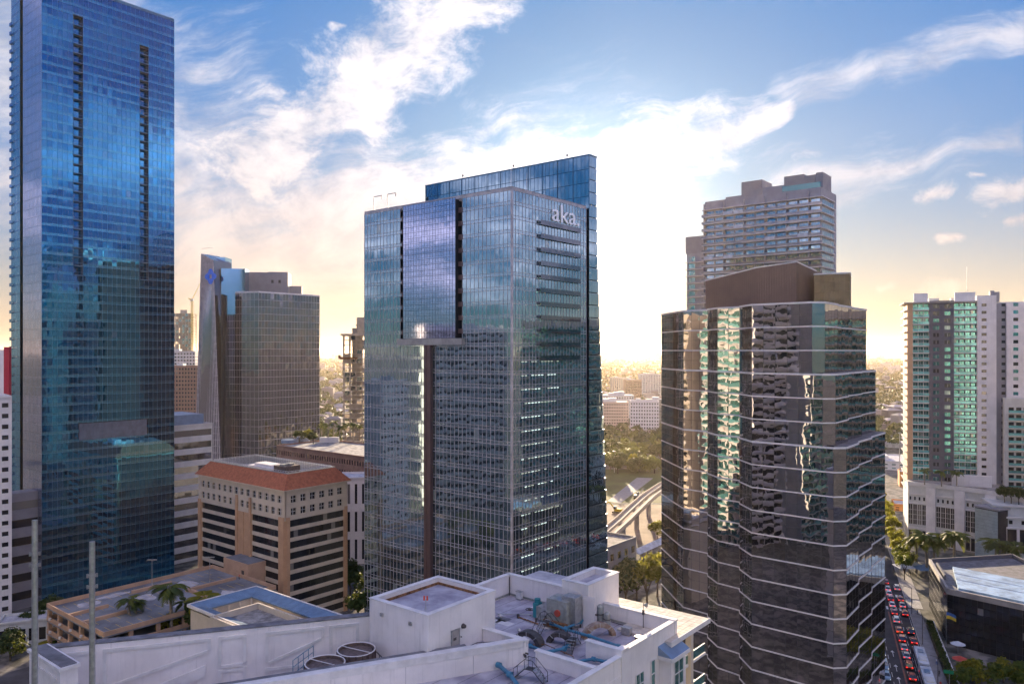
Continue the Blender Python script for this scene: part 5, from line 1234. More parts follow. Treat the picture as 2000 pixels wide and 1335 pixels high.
# --- equipment standing on the deck
def stand(name, label, cat, p, q, z=ZD + .1, rz=None, group=None):
    v = w2(p, q); return T(name, label, cat, (v.x, v.y, z), group, rz if rz is not None else atan2(-VA.y, -VA.x))
def lbox(mb, x0, x1, y0, y1, z0, z1): mb.cube(x0, x1, y0, y1, z0, z1)
def air_handler():
    t = stand('air_handler', 'large grey rooftop air handling unit with curved duct hood', 'air handler', 11.6, 5.2)
    b = MB(); b.cube(-.4, 2.6, -1.3, 1.1, .5, 3.4); b.build('cabinet', 'machine_grey', t, local=True)
    b = MB(); b.cube(1.4, 3.4, -.6, .9, .5, 3.9); b.build('fan_section', 'galvanized', t, local=True)
    b = MB()
    for k in range(9):
        a0, a1 = pi * k / 9 * .62, pi * (k + 1) / 9 * .62
        for (r0, r1) in ((1.0, 2.4),):
            P = [(-.4 - r1 * cos(a0) + r1 - 1.0, .5 + r1 * sin(a0)), (-.4 - r1 * cos(a1) + r1 - 1.0, .5 + r1 * sin(a1)), (-.4 - r0 * cos(a1) + r1 - 1.0, .5 + r0 * sin(a1)), (-.4 - r0 * cos(a0) + r1 - 1.0, .5 + r0 * sin(a0))]
            b.hexa([(P[0][0], -1.2, P[0][1] + .6), (P[3][0], -1.2, P[3][1] + .6), (P[3][0], .4, P[3][1] + .6), (P[0][0], .4, P[0][1] + .6), (P[1][0], -1.2, P[1][1] + .6), (P[2][0], -1.2, P[2][1] + .6), (P[2][0], .4, P[2][1] + .6), (P[1][0], .4, P[1][1] + .6)])
    b.build('duct_hood', 'galvanized', t, local=True)
    b = MB(); b.cube(-2.3, -1.0, -.9, .5, .3, 1.9); b.build('filter_box', 'machine_grey', t, local=True)
    b = MB(); b.cube(-3.2, -2.5, -.4, .6, .2, 2.0); b.tube((-2.85, .1, 2.0), (-2.85, .1, 2.5), .4, .4, 12); b.build('pump_cabinet', 'teal_paint', t, local=True)
    b = MB(); b.tube((1.3, -1.5, 1.9), (1.3, -1.3, 1.9), .42, .42, 12); b.build('valve_wheel', 'cloth_red', t, local=True)
    b = MB(); b.cube(-.6, 2.8, -1.8, -1.35, .15, .9); b.build('drip_tray', 'rust', t, local=True)
    b = MB()
    for x in (-2.2, -.2, 1.4, 3.2):
        for y in (-1.1, .8): b.cube(x - .08, x + .08, y - .08, y + .08, 0, .5)
    b.build('support_frame', 'machine_dark', t, local=True)
    b = MB(); b.cube(3.5, 5.2, .9, 1.0, 0, 3.9); b.build('back_panel', 'white_wall', t, local=True)
air_handler()
def steps(label, p, q, n, rot, z=ZD + .1, rails=True, dark='machine_dark'):
    t = stand('crossover_steps', label, 'steps', p, q, z, rot, 'crossover steps on the roof deck')
    W_, run, rise = .9, .26, .24
    for s in (-1, 1):
        for k in range(n):
            b = MB(); x0 = s * (.45 + (n - 1 - k) * run); b.cube(min(x0, x0 + s * run), max(x0, x0 + s * run), -W_ / 2, W_ / 2, (k + 1) * rise - .04, (k + 1) * rise); b.build('tread', 'galvanized', t, local=True)
        for y in (-W_ / 2, W_ / 2):
            b = MB(); b.tube((s * (.45 + n * run), y, 0), (s * .45, y, n * rise), .05, .05, 4); b.build('stringer', dark, t, local=True)
    b = MB(); b.cube(-.45, .45, -W_ / 2, W_ / 2, n * rise - .05, n * rise); b.build('platform', dark, t, local=True)
    if rails:
        for y in (-W_ / 2, W_ / 2):
            b = MB(); x0 = .45 + n * run; b.path([(-x0, y, 0), (-x0, y, 1.0), (-.45, y, n * rise + 1.0), (.45, y, n * rise + 1.0), (x0, y, 1.0), (x0, y, 0)], .03, 5); b.build('handrail', 'black_metal', t, local=True)
            b = MB()
            for x in (-.45, .45): b.tube((x, y, n * rise), (x, y, n * rise + 1.0), .025, .025, 4)
            b.build('rail_post', 'black_metal', t, local=True)
G = atan2(-VA.y, -VA.x)
steps('metal crossover steps in front of the air handling unit', 12.6, 8.6, 6, G + pi / 2)
steps('metal crossover steps between the blue pipes', 17.9, 10.6, 5, G + pi / 2 + .3)
steps('metal crossover platform with tall black hoop rails by the near parapet', 19.2, 20.2, 5, G + .2)
def arch_duct(label, p, q, r, w, rot, m, span=1.0):
    t = stand('arched_duct', label, 'duct', p, q, ZD + .1, rot); b = MB(); n = 12
    for k in range(n):
        a0, a1 = pi * span * k / n, pi * span * (k + 1) / n
        P = [(-r * cos(a), r * sin(a) * .8) for a in (a0, a1)] + [(-(r - .55) * cos(a), (r - .55) * sin(a) * .8) for a in (a1, a0)]
        b.hexa([(P[0][0], -w, P[0][1]), (P[3][0], -w, P[3][1]), (P[3][0], w, P[3][1]), (P[0][0], w, P[0][1]), (P[1][0], -w, P[1][1]), (P[2][0], -w, P[2][1]), (P[2][0], w, P[2][1]), (P[1][0], w, P[1][1])])
    b.build('duct_shell', m, t, local=True)
    b = MB()
    for k in (0, 3, 6, 9, 12):
        a = pi * span * k / n
        for s in (-w, w): b.tube((-(r + .03) * cos(a), s, (r + .03) * sin(a) * .8), (-(r - .58) * cos(a), s, (r - .58) * sin(a) * .8), .05, .05, 4)
    b.build('duct_flange', 'galvanized', t, local=True)
arch_duct('dark arched duct beside the landing parapet', 13.0, 12.4, 1.8, .6, G + .1, 'machine_dark')
arch_duct('dark arched duct beside the second crossover steps', 16.0, 10.2, 1.7, .5, G + .2, 'machine_dark')
arch_duct('rust-streaked arched duct near the back wall', 18.2, 5.6, 2.1, .45, G + 1.0, 'duct_worn')
def pipe(label, pts, r=.16):
    v = w2(*pts[0][:2]); t = T('water_pipe', label, 'pipe', (v.x, v.y, ZD + .1)); b = MB(); b.path([w3(p, q, z) for p, q, z in pts], r, 8); b.build('pipe_run', 'pipe_blue', t)
    b = MB()
    for (p, q, z) in pts: b.tube(w3(p - r, q, z), w3(p + r, q, z), r * 1.5, r * 1.5, 8)
    b.build('pipe_joint', 'pipe_blue', t)
    b = MB()
    for (p, q, z), (p2, q2, z2) in zip(pts[:-1], pts[1:]):
        n = int(hypot(p2 - p, q2 - q) / 1.6)
        for k in range(n): f = (k + .5) / max(n, 1); b.tube(w3(p + (p2 - p) * f, q + (q2 - q) * f, ZD + .1), w3(p + (p2 - p) * f, q + (q2 - q) * f, z + (z2 - z) * f), .06, .06, 4)
    if b.v: b.build('pipe_support', 'galvanized', t)
pipe('long blue water pipe running right from the air handling unit', [(12.6, 7.4, 46.9), (15.2, 7.9, 46.9), (18.4, 7.9, 46.9), (22.6, 8.4, 46.9), (24.2, 8.6, 46.9)], .17)
pipe('blue water pipe rising beside the gauge cylinders', [(14.8, 7.5, 46.9), (14.9, 4.5, 46.8), (15.3, 3.9, 47.3)], .15)
pipe('blue water pipe with an elbow behind the low cross wall', [(14.6, 14.2, 46.7), (17.0, 14.6, 46.7), (18.0, 12.4, 46.7), (17.8, 11.4, 46.7)], .19)
pipe('short blue water pipe against the corner cross wall', [(20.7, 14.8, 46.6), (22.0, 12.6, 46.6), (23.6, 12.4, 46.6)], .18)
pipe('thick blue water pipe at the near picture edge left of the hoop rails', [(15.2, 20.5, 46.7), (17.6, 21.6, 46.7), (20.5, 23.5, 46.7)], .22)
def gauge():
    t = stand('pressure_vessel', 'pair of small grey pressure vessels by the lift house', 'vessel', 16.4, 2.4)
    for dx, h in ((0, 2.4), (1.0, 1.7)):
        b = MB(); b.tube((dx, 0, 0), (dx, 0, h), .42, .42, 14); b.tube((dx, 0, h), (dx, 0, h + .25), .42, .15, 14); b.build('vessel_shell', 'machine_grey', t, local=True)
        b = MB(); b.tube((dx, 0, h * .6), (dx, 0, h * .6 + .1), .46, .46, 14); b.build('band', 'machine_dark', t, local=True)
    b = MB(); b.path([(-.9, -.5, .6), (-.9, -.5, 1.4), (0, -.4, 1.4)], .1, 6); b.build('feed_pipe', 'machine_dark', t, local=True)
gauge()
t = stand('antenna_mast', 'thin antenna mast with small dish on the back parapet', 'antenna', 21.3, .4, ZD + .1)
b = MB(); b.tube((0, 0, 0), (0, 0, 3.4), .05, .04, 6); b.build('mast', 'machine_dark', t, local=True)
b = MB(); b.tube((.05, 0, 3.1), (.45, 0, 3.15), .08, .3, 12); b.build('dish', 'machine_grey', t, local=True)
b = MB(); b.cube(-.12, .12, -.1, .1, 1.9, 2.5); b.build('junction_box', 'machine_dark', t, local=True)
t = stand('drain_pipe', 'rust-stained drain pipe lying on the deck left of the air handler', 'pipe', 6.8, 6.6)
b = MB(); b.tube((0, 0, .15), (4.6, -.8, .25), .09, .09, 6); b.build('pipe_run', 'rust', t, local=True)
b = MB(); b.tube((0, 0, .0), (0, 0, .5), .18, .18, 8); b.build('standpipe', 'machine_dark', t, local=True)
def vent(label, p, q, h): 
    t = stand('vent_cowl', label, 'vent', p, q); b = MB(); b.tube((0, 0, 0), (0, 0, h), .16, .16, 10); b.build('stack', 'galvanized', t, local=True)
    b = MB(); b.tube((0, 0, h), (0, 0, h + .25), .3, .12, 10); b.build('cowl', 'galvanized', t, local=True)
vent('small vent cowl beside the dark arched duct', 10.9, 11.6, .8); vent('small vent cowl behind the dark arched duct', 12.4, 10.4, .7); vent('small vent cowl on the bare deck near the corner', 5.2, 8.2, .4)
# round cooling towers on the lower deck
def cooling(label, px, py):
    d = 32 * F / (py - HY); c = at(px, d); t = T('cooling_tower', label, 'cooling tower', (*c, 43.75), 'round cooling towers')
    b = MB(); n = 28; R_ = 2.0; zb, zt = 0, 4.25
    vs = [(R_ * cos(2 * pi * k / n), R_ * sin(2 * pi * k / n), z) for z in (zb, zt) for k in range(n)] + [((R_ - .16) * cos(2 * pi * k / n), (R_ - .16) * sin(2 * pi * k / n), z) for z in (zt, zt - .5) for k in range(n)]
    b.add(vs, [(k, (k + 1) % n, n + (k + 1) % n, n + k) for k in range(n)], 0, True); b.add(vs, [(n + k, n + (k + 1) % n, 2 * n + (k + 1) % n, 2 * n + k) for k in range(n)] + [(2 * n + k, 2 * n + (k + 1) % n, 3 * n + (k + 1) % n, 3 * n + k) for k in range(n)])
    b.build('drum', 'tower_slats', t, local=True)
    b = MB(); b.add([((R_ - .1) * cos(2 * pi * k / n), (R_ - .1) * sin(2 * pi * k / n), zt - .3) for k in range(n)], [tuple(range(n))]); b.build('fan_screen', 'tower_slats', t, local=True)
    for k in range(18):
        a = 2 * pi * k / 18; b = MB(); b.tube(((R_ + .05) * cos(a), (R_ + .05) * sin(a), 0), ((R_ + .05) * cos(a), (R_ + .05) * sin(a), zt), .07, .07, 4); b.build('stave', 'brown_metal', t, local=True)
    b = MB()
    for k in range(n):
        a, c2 = 2 * pi * k / n, 2 * pi * (k + 1) / n; b.tube((R_ * cos(a), R_ * sin(a), zt), (R_ * cos(c2), R_ * sin(c2), zt), .07, .07, 5)
    b.build('rim', 'trim_white', t, local=True)
    b = MB(); b.tube((-1.7, .9, zt), (1.7, -.9, zt), .05, .05, 5); b.build('cross_bar', 'trim_white', t, local=True)
cooling('round slatted cooling tower nearer the front parapet', 635, 1293)
cooling('round slatted cooling tower nearer the stair tower wall', 696, 1267)
t = T('guard_rail', 'blue-grey guard rail beside the round cooling towers', 'rail', (*at(572, 80), 43.75)); 
b = MB(); c0, c1 = at(572, 80), at(612, 84)
for z in (46.4, 47.1, 47.8): b.tube((*c0, z), (*c1, z), .04, .04, 5)
b.build('rail_bar', 'pipe_blue', t)
b = MB()
for k in range(5): f = k / 4; b.tube((c0[0] + (c1[0] - c0[0]) * f, c0[1] + (c1[1] - c0[1]) * f, 43.75), (c0[0] + (c1[0] - c0[0]) * f, c0[1] + (c1[1] - c0[1]) * f, 47.8), .04, .04, 5)
b.build('rail_post', 'pipe_blue', t)
t = T('stair_rail', 'dark stair rail against the blue-lit stair tower wall', 'rail', (*at(735, 81.5), 43.75))
b = MB(); a0 = (*at(728, 83), 47.9); a1 = (*at(783, 80.6), 46.0); b.path([(a0[0], a0[1], 46.9), a0, a1], .05, 5); b.path([(a0[0], a0[1], 46.9), (a1[0], a1[1], 45.0)], .04, 5); b.build('rail_bar', 'black_metal', t)
b = MB()
for k in range(5): f = k / 4; p = [a0[i] + (a1[i] - a0[i]) * f for i in range(3)]; b.tube((p[0], p[1], 43.75), tuple(p), .035, .035, 5)
b.build('rail_post', 'black_metal', t)
# two tall pole masts rising at the lower left
def pole(label, px, py, d):
    c = at(px, d); z1 = zof(py, d); t = T('light_mast', label, 'mast', (*c, 43.7), 'tall masts lower left')
    b = MB(); n = 14; b.tube((*c, 43.7), (*c, z1 - 3.1), .21, .2, n); b.tube((*c, z1 - 3.1), (*c, z1), .2, .19, n); b.build('shaft', 'galvanized', t)
    for dz in (3.3, 2.5):
        b = MB(); b.tube((*c, z1 - dz), (*c, z1 - dz + .16), .27, .27, n); b.build('collar', 'galvanized', t)
        for k in range(4): b = MB(); a = k * pi / 2 + .4; b.cube(c[0] + .3 * cos(a) - .05, c[0] + .3 * cos(a) + .05, c[1] + .3 * sin(a) - .05, c[1] + .3 * sin(a) + .05, z1 - dz - .05, z1 - dz + .22); b.build('bolt', 'galvanized', t)
pole('taller grey metal mast nearest the left picture edge', 68, 1015, 55)
pole('shorter grey metal mast in front of the parking deck', 180, 1057, 55)

# smaller clutter on the deck
def cabinet(label, p, q, w, d, h, m, z=ZD + .1):
    t = stand('switch_cabinet', label, 'cabinet', p, q, z); b = MB(); b.cube(-w / 2, w / 2, -d / 2, d / 2, .15, h); b.build('case', m, t, local=True)
    b = MB(); b.cube(-w / 2 + .05, w / 2 - .05, -d / 2 - .03, -d / 2, .25, h - .1); b.build('door', m, t, local=True)
    b = MB(); b.cube(-w / 2 - .05, w / 2 + .05, -d / 2 - .08, d / 2 + .05, h, h + .06); b.build('lid', 'galvanized', t, local=True)
    b = MB(); b.cube(-w / 2 + .05, w / 2 - .05, -d / 2 + .05, d / 2 - .05, 0, .15); b.build('plinth', 'concrete', t, local=True)
cabinet('grey switch cabinet against the left deck wall', .9, 6.2, 1.2, .6, 1.5, 'machine_grey')
cabinet('small white cabinet in the back corner of the deck', 2.4, .8, .8, .5, 1.1, 'white_coping')
cabinet('low metal cabinet beside the rust-streaked arched duct', 20.5, 3.0, 1.1, .7, .9, 'galvanized')
cabinet('dark cabinet under the right deck parapet', 23.6, 5.4, .9, .6, 1.2, 'machine_dark')
def conduit(label, pts, m='galvanized', r=.05):
    v = w2(*pts[0][:2]); t = T('conduit', label, 'conduit', (v.x, v.y, ZD + .1)); b = MB(); b.path([w3(*p) for p in pts], r, 5); b.build('tube', m, t)
    b = MB()
    for p in pts: b.tube(w3(p[0], p[1], ZD + .1), w3(p[0], p[1], p[2]), .09, .09, 4)
    b.build('block', 'concrete', t)
conduit('thin metal conduit along the left part of the deck', [(1.2, 6.8, 46.3), (4.2, 7.4, 46.3), (7.5, 5.0, 46.3), (10.0, 4.8, 46.3)])
conduit('thin conduit along the foot of the back wall', [(16.8, .9, 46.35), (20.0, 1.0, 46.35), (24.0, 1.2, 46.35), (24.2, 5.0, 46.35)], 'machine_dark')
conduit('pale conduit crossing the near terrace', [(18.0, 25.5, 46.3), (21.5, 24.5, 46.3), (24.2, 20.0, 46.3)], 'trim_white')
conduit('rusty conduit between the arched ducts', [(13.5, 13.6, 46.35), (15.0, 12.0, 46.35), (19.6, 12.9, 46.35)], 'rust')
for k, (p, q, r_, lab) in enumerate(((6.0, 3.2, .5, 'round roof drain ring on the bare deck'), (21.6, 7.2, .45, 'round roof drain ring near the right parapet'), (20.2, 14.4, .45, 'round roof drain ring between the cross walls'))):
    t = stand('roof_drain', lab, 'drain', p, q); b = MB(); n = 14
    for i in range(n): a, c = 2 * pi * i / n, 2 * pi * (i + 1) / n; b.tube((r_ * cos(a), r_ * sin(a), .04), (r_ * cos(c), r_ * sin(c), .04), .05, .05, 4)
    b.build('ring', 'machine_dark', t, local=True); b = MB(); b.tube((0, 0, 0), (0, 0, .16), r_ * .55, r_ * .3, 10); b.build('grate', 'machine_dark', t, local=True)

# membrane seams and patches on the decks
x = MB()
for k in range(1, 13): x.add([w3(k * 2.0 - .04, .5, ZD + .106), w3(k * 2.0 + .04, .5, ZD + .106), w3(k * 2.0 + .04, 12.3, ZD + .106), w3(k * 2.0 - .04, 12.3, ZD + .106)], [(0, 1, 2, 3)])
for k in range(6, 13): x.add([w3(k * 2.0 - .04, 12.7, ZD + .106), w3(k * 2.0 + .04, 12.7, ZD + .106), w3(k * 2.0 + .04, 29, ZD + .106), w3(k * 2.0 - .04, 29, ZD + .106)], [(0, 1, 2, 3)])
x.build('membrane_seam', 'roof_cap', bpy.data.objects['white_building'], 'stuff')
r = random.Random(21)
for k in range(9):
    p, q = r.uniform(2, 23), r.uniform(1.5, 11); w, d = r.uniform(.5, 1.4), r.uniform(.4, 1.0); x = MB()
    x.add([w3(p - w, q - d, ZD + .112), w3(p + w, q - d * .8, ZD + .112), w3(p + w * .9, q + d, ZD + .112), w3(p - w * .9, q + d * .9, ZD + .112)], [(0, 1, 2, 3)]); x.build('membrane_patch', 'white_coping' if k % 3 else 'roof_cap', bpy.data.objects['white_building'])
# ------------------------------------------------------------------ parking deck and courtyard building at lower left
def garage():
    G0 = Vector((-120.0, 198.0)); f = Fr(G0, -VA); zt = 14.0; LA, LB = 33.0, 46.0     # a: towards the viewer, b < 0: along B
    t = T('parking_garage', 'tan open parking garage with empty blue-grey roof deck, lower left', 'garage', (G0.x, G0.y, 0))
    nl = 4
    for k in range(nl + 1):
        z = zt - k * 3.3
        if z < .3: continue
        mb = MB(); mb.box(f, 0, LA, -LB, 0, z - .35, z); mb.build('deck_slab', 'garage_deck', t)
        if k < nl:
            for (a0, a1, b0, b1) in ((0, .3, -LB, 0), (LA - .3, LA, -LB, 0), (.31, LA - .31, -.3, 0), (.31, LA - .31, -LB, -LB + .3)):
                mb = MB(); mb.box(f, a0, a1, b0, b1, z + .002, z + 1.05); mb.build('spandrel_wall', 'garage_wall', t)
    for j in range(6):
        for (b) in (-.6, -LB + .6):
            mb = MB(); mb.box(f, j * (LA - 1) / 5, j * (LA - 1) / 5 + .9, b - .45, b + .45, 0, zt - .36); mb.build('column', 'garage_wall', t)
    for j in range(1, 7): mb = MB(); mb.box(f, LA - .95, LA - .35, -LB * j / 7 - .45, -LB * j / 7 + .45, 0, zt - .36); mb.build('column', 'garage_wall', t)
    for k in range(3):
        for j in range(5):
            mb = MB(); p = f.p(3 + j * 6.2, .3); mb.tube((p.x, p.y, zt - 2.6 - k * 3.3), (p.x, p.y, zt - 2.1 - k * 3.3), .34, .34, 10); mb.build('globe_light', 'trim_white', t)
    for (a0, a1, b0, b1) in ((5.5, 6.3, -30, -19), (15.5, 16.3, -44, -29), (16.4, 32, -30.2, -29.4), (20, 20.8, -11, -.6), (12, 12.6, -10, -.6)):
        mb = MB(); mb.box(f, a0, a1, b0, b1, zt + .003, zt + .8); mb.build('deck_barrier', 'garage_wall', t)
    mk = MB()
    for s in range(16):
        for a in (2.2, 9.5, 19.0, 26.5):
            p = f.p(a, -3 - s * 2.6); q = f.p(a + 4.4, -3 - s * 2.6); n = f.n * .06
            mk.quad((p.x - n.x, p.y - n.y, zt + .005), (p.x + n.x, p.y + n.y, zt + .005), (q.x + n.x, q.y + n.y, zt + .005), (q.x - n.x, q.y - n.y, zt + .005))
    mk.build('bay_marking', 'paint_yellow', t, 'stuff')
    wet = MB()
    for (a, b, w, d) in ((6, -8, 3, 7), (3.5, -15, 2, 9), (12, -20, 4, 5), (9, -33, 5, 5), (22, -22, 5, 4), (26, -36, 4, 4)):
        pts = [f.p(a + w * cos(k * pi / 6) * random.uniform(.6, 1), b + d * .6 * sin(k * pi / 6) * random.uniform(.6, 1)) for k in range(12)]; wet.add([(p.x, p.y, zt + .004) for p in pts], [tuple(range(12))])
    wet.build('worn_patch', 'roof_membrane', t)
    mb = MB(); fs = Fr(f.p(6, -LB), -VA); mb.box(fs, 0, 13, -12, -.05, 0, zt + 4.2); sh = mb.build('stair_house', 'garage_wall', t)
    mb = MB(); mb.box(fs, .4, 12.6, -11.6, -.4, zt + 4.2, zt + 4.3); mb.build('roof_deck', 'garage_deck', sh)
    mb = MB(); mb.box(fs, 9.8, 11, -.05, .05, zt, zt + 2.2); mb.build('door', 'machine_dark', sh)
    for (a, b) in ((5.9, -24.5), (15.9, -36)):
        c = f.p(a, b); l = T('lamp_post', 'slim double-headed lamp post on the %s barrier of the parking deck' % ('rear' if a < 10 else 'middle'), 'lamp post', (c.x, c.y, zt + .8), 'lamp posts on the parking deck')
        mb = MB(); mb.tube((c.x, c.y, zt + .8), (c.x, c.y, zt + 8), .1, .07, 6); mb.build('pole', 'galvanized', l)
        for s in (-1, 1): mb = MB(); mb.cube(c.x + s * .1, c.x + s * 1.3, c.y - .25, c.y + .25, zt + 7.95, zt + 8.15) if s > 0 else mb.cube(c.x - 1.3, c.x - .1, c.y - .25, c.y + .25, zt + 7.95, zt + 8.15); mb.build('lamp_head', 'galvanized', l)
garage()
def courtyard():
    zt = 25.0; A = Vector(gp(501, 1143, zt)); f = Fr(A, -VA); LA, LB = 34.0, 17.0     # a to the right and nearer, b = to the left and nearer
    t = T('courtyard_building', 'low building with blue metal ring roof round a small courtyard', 'building', (A.x, A.y, 0))
    def q(a, b): return f.p(a, b)
    w = 3.4; o = [q(0, 0), q(LA, 0), q(LA, LB), q(0, LB)]; i = [q(w, w), q(LA - w, w), q(LA - w, LB - w), q(w, LB - w)]
    mb = MB(); mb.ring(inset(i, -.3), inset(o, .5), 0, zt - 1.2); mb.build('wall', 'cream_wall', t)
    for k in range(4):
        a, b, c, d = o[k], o[(k + 1) % 4], i[(k + 1) % 4], i[k]
        mb = MB(); mb.add([(a.x, a.y, zt), (b.x, b.y, zt), (c.x, c.y, zt - 1.0), (d.x, d.y, zt - 1.0), (a.x, a.y, zt - .3), (b.x, b.y, zt - .3), (c.x, c.y, zt - 1.3), (d.x, d.y, zt - 1.3)], [(0, 1, 2, 3), (4, 7, 6, 5), (0, 4, 5, 1), (2, 6, 7, 3), (0, 3, 7, 4), (1, 5, 6, 2)]); rf = mb.build('roof_slope', 'blue_metal', t)
        L = (b - a).length; n = int(L / .8); sm = MB()
        for s in range(1, n):
            fr_ = s / n; p0 = a.lerp(b, fr_); p1 = d.lerp(c, min(1, max(0, (fr_ * L - w) / max(.1, (L - 2 * w)))))
            sm.tube((p0.x, p0.y, zt + .03), (p1.x, p1.y, zt - .97), .035, .035, 4, 0, False, False)
        sm.build('standing_seam', 'blue_metal', rf, 'stuff')
        mb = MB(); mb.box(Fr(a, b - a), 0, L, -.05, .25, zt - .55, zt + .06); mb.build('gutter', 'white_coping', t)
    mb = MB(); mb.prism(inset(i, -.2), .1, 12); mb.build('courtyard_floor', 'pavement', t)
    mb = MB(); mb.box(f, LA - 22, LA - 5, 7.2, LB + 1.5, 0, zt - 1.0); bx = mb.build('inner_block', 'cream_wall', t)
    lp = [q(LA - 22, 7.2), q(LA - 5, 7.2), q(LA - 5, LB + 1.5), q(LA - 22, LB + 1.5)]
    mb = MB(); mb.ring(inset(lp, .4), lp, zt - 1.0, zt + .4); mb.build('parapet', 'cream_wall', bx)
    mb = MB(); mb.prism(inset(lp, .42), zt - 1.0, zt - .85); mb.build('roof_deck', 'roof_gravel', bx)
    mb = MB(); mb.box(f, LA - 10, LA - 7.5, LB - 4, LB - 1.5, zt - .85, zt + .1); mb.build('roof_hatch', 'white_coping', bx)
    mb = MB(); mb.box(f, w + 1, w + 3.4, w, LB - w, zt - 4, zt - 3.6); mb.build('gallery', 'cream_wall', t)
    for k in range(4): mb = MB(); mb.box(f, w + .6, w + .9, w + .4 + k * 2.8, w + .8 + k * 2.8, 12, zt - 1.3); mb.build('gallery_post', 'cream_wall', t)
courtyard()
# small structures at the far lower left
t, fr = slab_building('pavilion', 'small flat-roofed pavilion with white columns at the lower left edge', 'pavilion', gp(-8, 1268), (.94, .35), 12, 8, 6.5, 1, 5, 'offwhite_wall', 'glass_dark', (.7, .6), plant=0)
t = T('awning', 'turquoise fabric awning beside the white apartment block', 'awning', (*gp(24, 1252), 0)); c = Vector(gp(-4, 1250)); 
mb = MB(); fa = Fr(c, (.9, .42)); mb.add([fa.p3(0, 0, 4.2), fa.p3(9, 0, 4.2), fa.p3(9, -5, 5.6), fa.p3(0, -5, 5.6), fa.p3(0, 0, 4.05), fa.p3(9, 0, 4.05), fa.p3(9, -5, 5.45), fa.p3(0, -5, 5.45)], [(0, 1, 2, 3), (4, 7, 6, 5), (0, 4, 5, 1), (1, 5, 6, 2), (2, 6, 7, 3), (3, 7, 4, 0)]); mb.build('canopy', 'glass_green', t)
for a in (.3, 4.5, 8.7): mb = MB(); p = fa.p(a, -.2); mb.tube((p.x, p.y, 0), (p.x, p.y, 4.2), .08, .08, 6); mb.build('post', 'galvanized', t)
t = T('garden_wall', 'low tan wall running along the drive at lower left', 'wall', (*gp(40, 1245), 0)); p0, p1 = Vector(gp(22, 1222)), Vector(gp(62, 1258))
mb = MB(); ff = Fr(p0, p1 - p0); mb.box(ff, 0, (p1 - p0).length, -.4, 0, 0, 1.3); mb.build('wall', 'garage_wall', t)
mb = MB(); mb.box(ff, -.1, (p1 - p0).length + .1, -.5, .1, 1.3, 1.45); mb.build('coping', 'white_coping', t)
# ------------------------------------------------------------------ elevated rail
def viaduct():
    pts = [Vector(p) for p in ((14, 255), (26, 275), (36.5, 294), (46, 318), (56, 345), (66, 371), (80, 402), (100, 440), (125, 480))]
    t = T('rail_viaduct', 'pale curved elevated rail track on concrete piers above the building site', 'viaduct', (36, 294, 0)); z = 10
    def off(k, o):
        a = pts[max(0, k - 1)]; b = pts[min(len(pts) - 1, k + 1)]; u = (b - a).normalized(); n = Vector((u.y, -u.x)); return pts[k] + n * o
    for (o0, o1, z0, z1, nm, m) in ((-3.2, -1.0, z - 1.2, z, 'guideway_beam', 'concrete_raw'), (1.0, 3.2, z - 1.2, z, 'guideway_beam', 'concrete_raw'), (-3.4, -3.1, z - .4, z + .9, 'side_wall', 'cream_wall'), (3.1, 3.4, z - .4, z + .9, 'side_wall', 'cream_wall'), (-.5, -.2, z - .4, z + .8, 'side_wall', 'cream_wall')):
        mb = MB()
        for k in range(len(pts) - 1):
            a, b, c, d = off(k, o0), off(k + 1, o0), off(k + 1, o1), off(k, o1)
            mb.hexa([(p.x, p.y, z0) for p in (d, c, b, a)] + [(p.x, p.y, z1) for p in (d, c, b, a)])
        mb.build(nm, m, t)
    for k in range(0, len(pts)):
        p = pts[k]; mb = MB(); mb.tube((p.x, p.y, 0), (p.x, p.y, z - 2.4), 1.1, 1.1, 12); mb.hexa([(p.x - 1, p.y - 1, z - 2.6), (p.x + 1, p.y - 1, z - 2.6), (p.x + 1, p.y + 1, z - 2.6), (p.x - 1, p.y + 1, z - 2.6), (p.x - 3.4, p.y - 1, z - 1.2), (p.x + 3.4, p.y - 1, z - 1.2), (p.x + 3.4, p.y + 1, z - 1.2), (p.x - 3.4, p.y + 1, z - 1.2)]); mb.build('pier', 'concrete', t)
viaduct()
t = T('station_canopy', 'long teal-grey canopy roof below the elevated rail', 'canopy', (*gp(1262, 1080), 0)); a, b = Vector(gp(1238, 1078, 5)), Vector(gp(1296, 1052, 5)); ff = Fr(a, b - a); L = (b - a).length
mb = MB(); mb.add([ff.p3(0, 2.5, 4.6), ff.p3(L, 2.5, 4.6), ff.p3(L, 0, 6), ff.p3(0, 0, 6), ff.p3(L, -2.5, 4.6), ff.p3(0, -2.5, 4.6), ff.p3(0, 0, 4.4), ff.p3(L, 0, 4.4)], [(0, 1, 2, 3), (3, 2, 4, 5), (0, 3, 5, 6), (1, 7, 4, 2), (0, 6, 7, 1), (5, 4, 7, 6)]); mb.build('roof', 'cloth_pale', t)
for k in range(6): mb = MB(); p = ff.p(1 + k * (L - 2) / 5, 0); mb.tube((p.x, p.y, 0), (p.x, p.y, 4.5), .15, .15, 6); mb.build('post', 'galvanized', t)
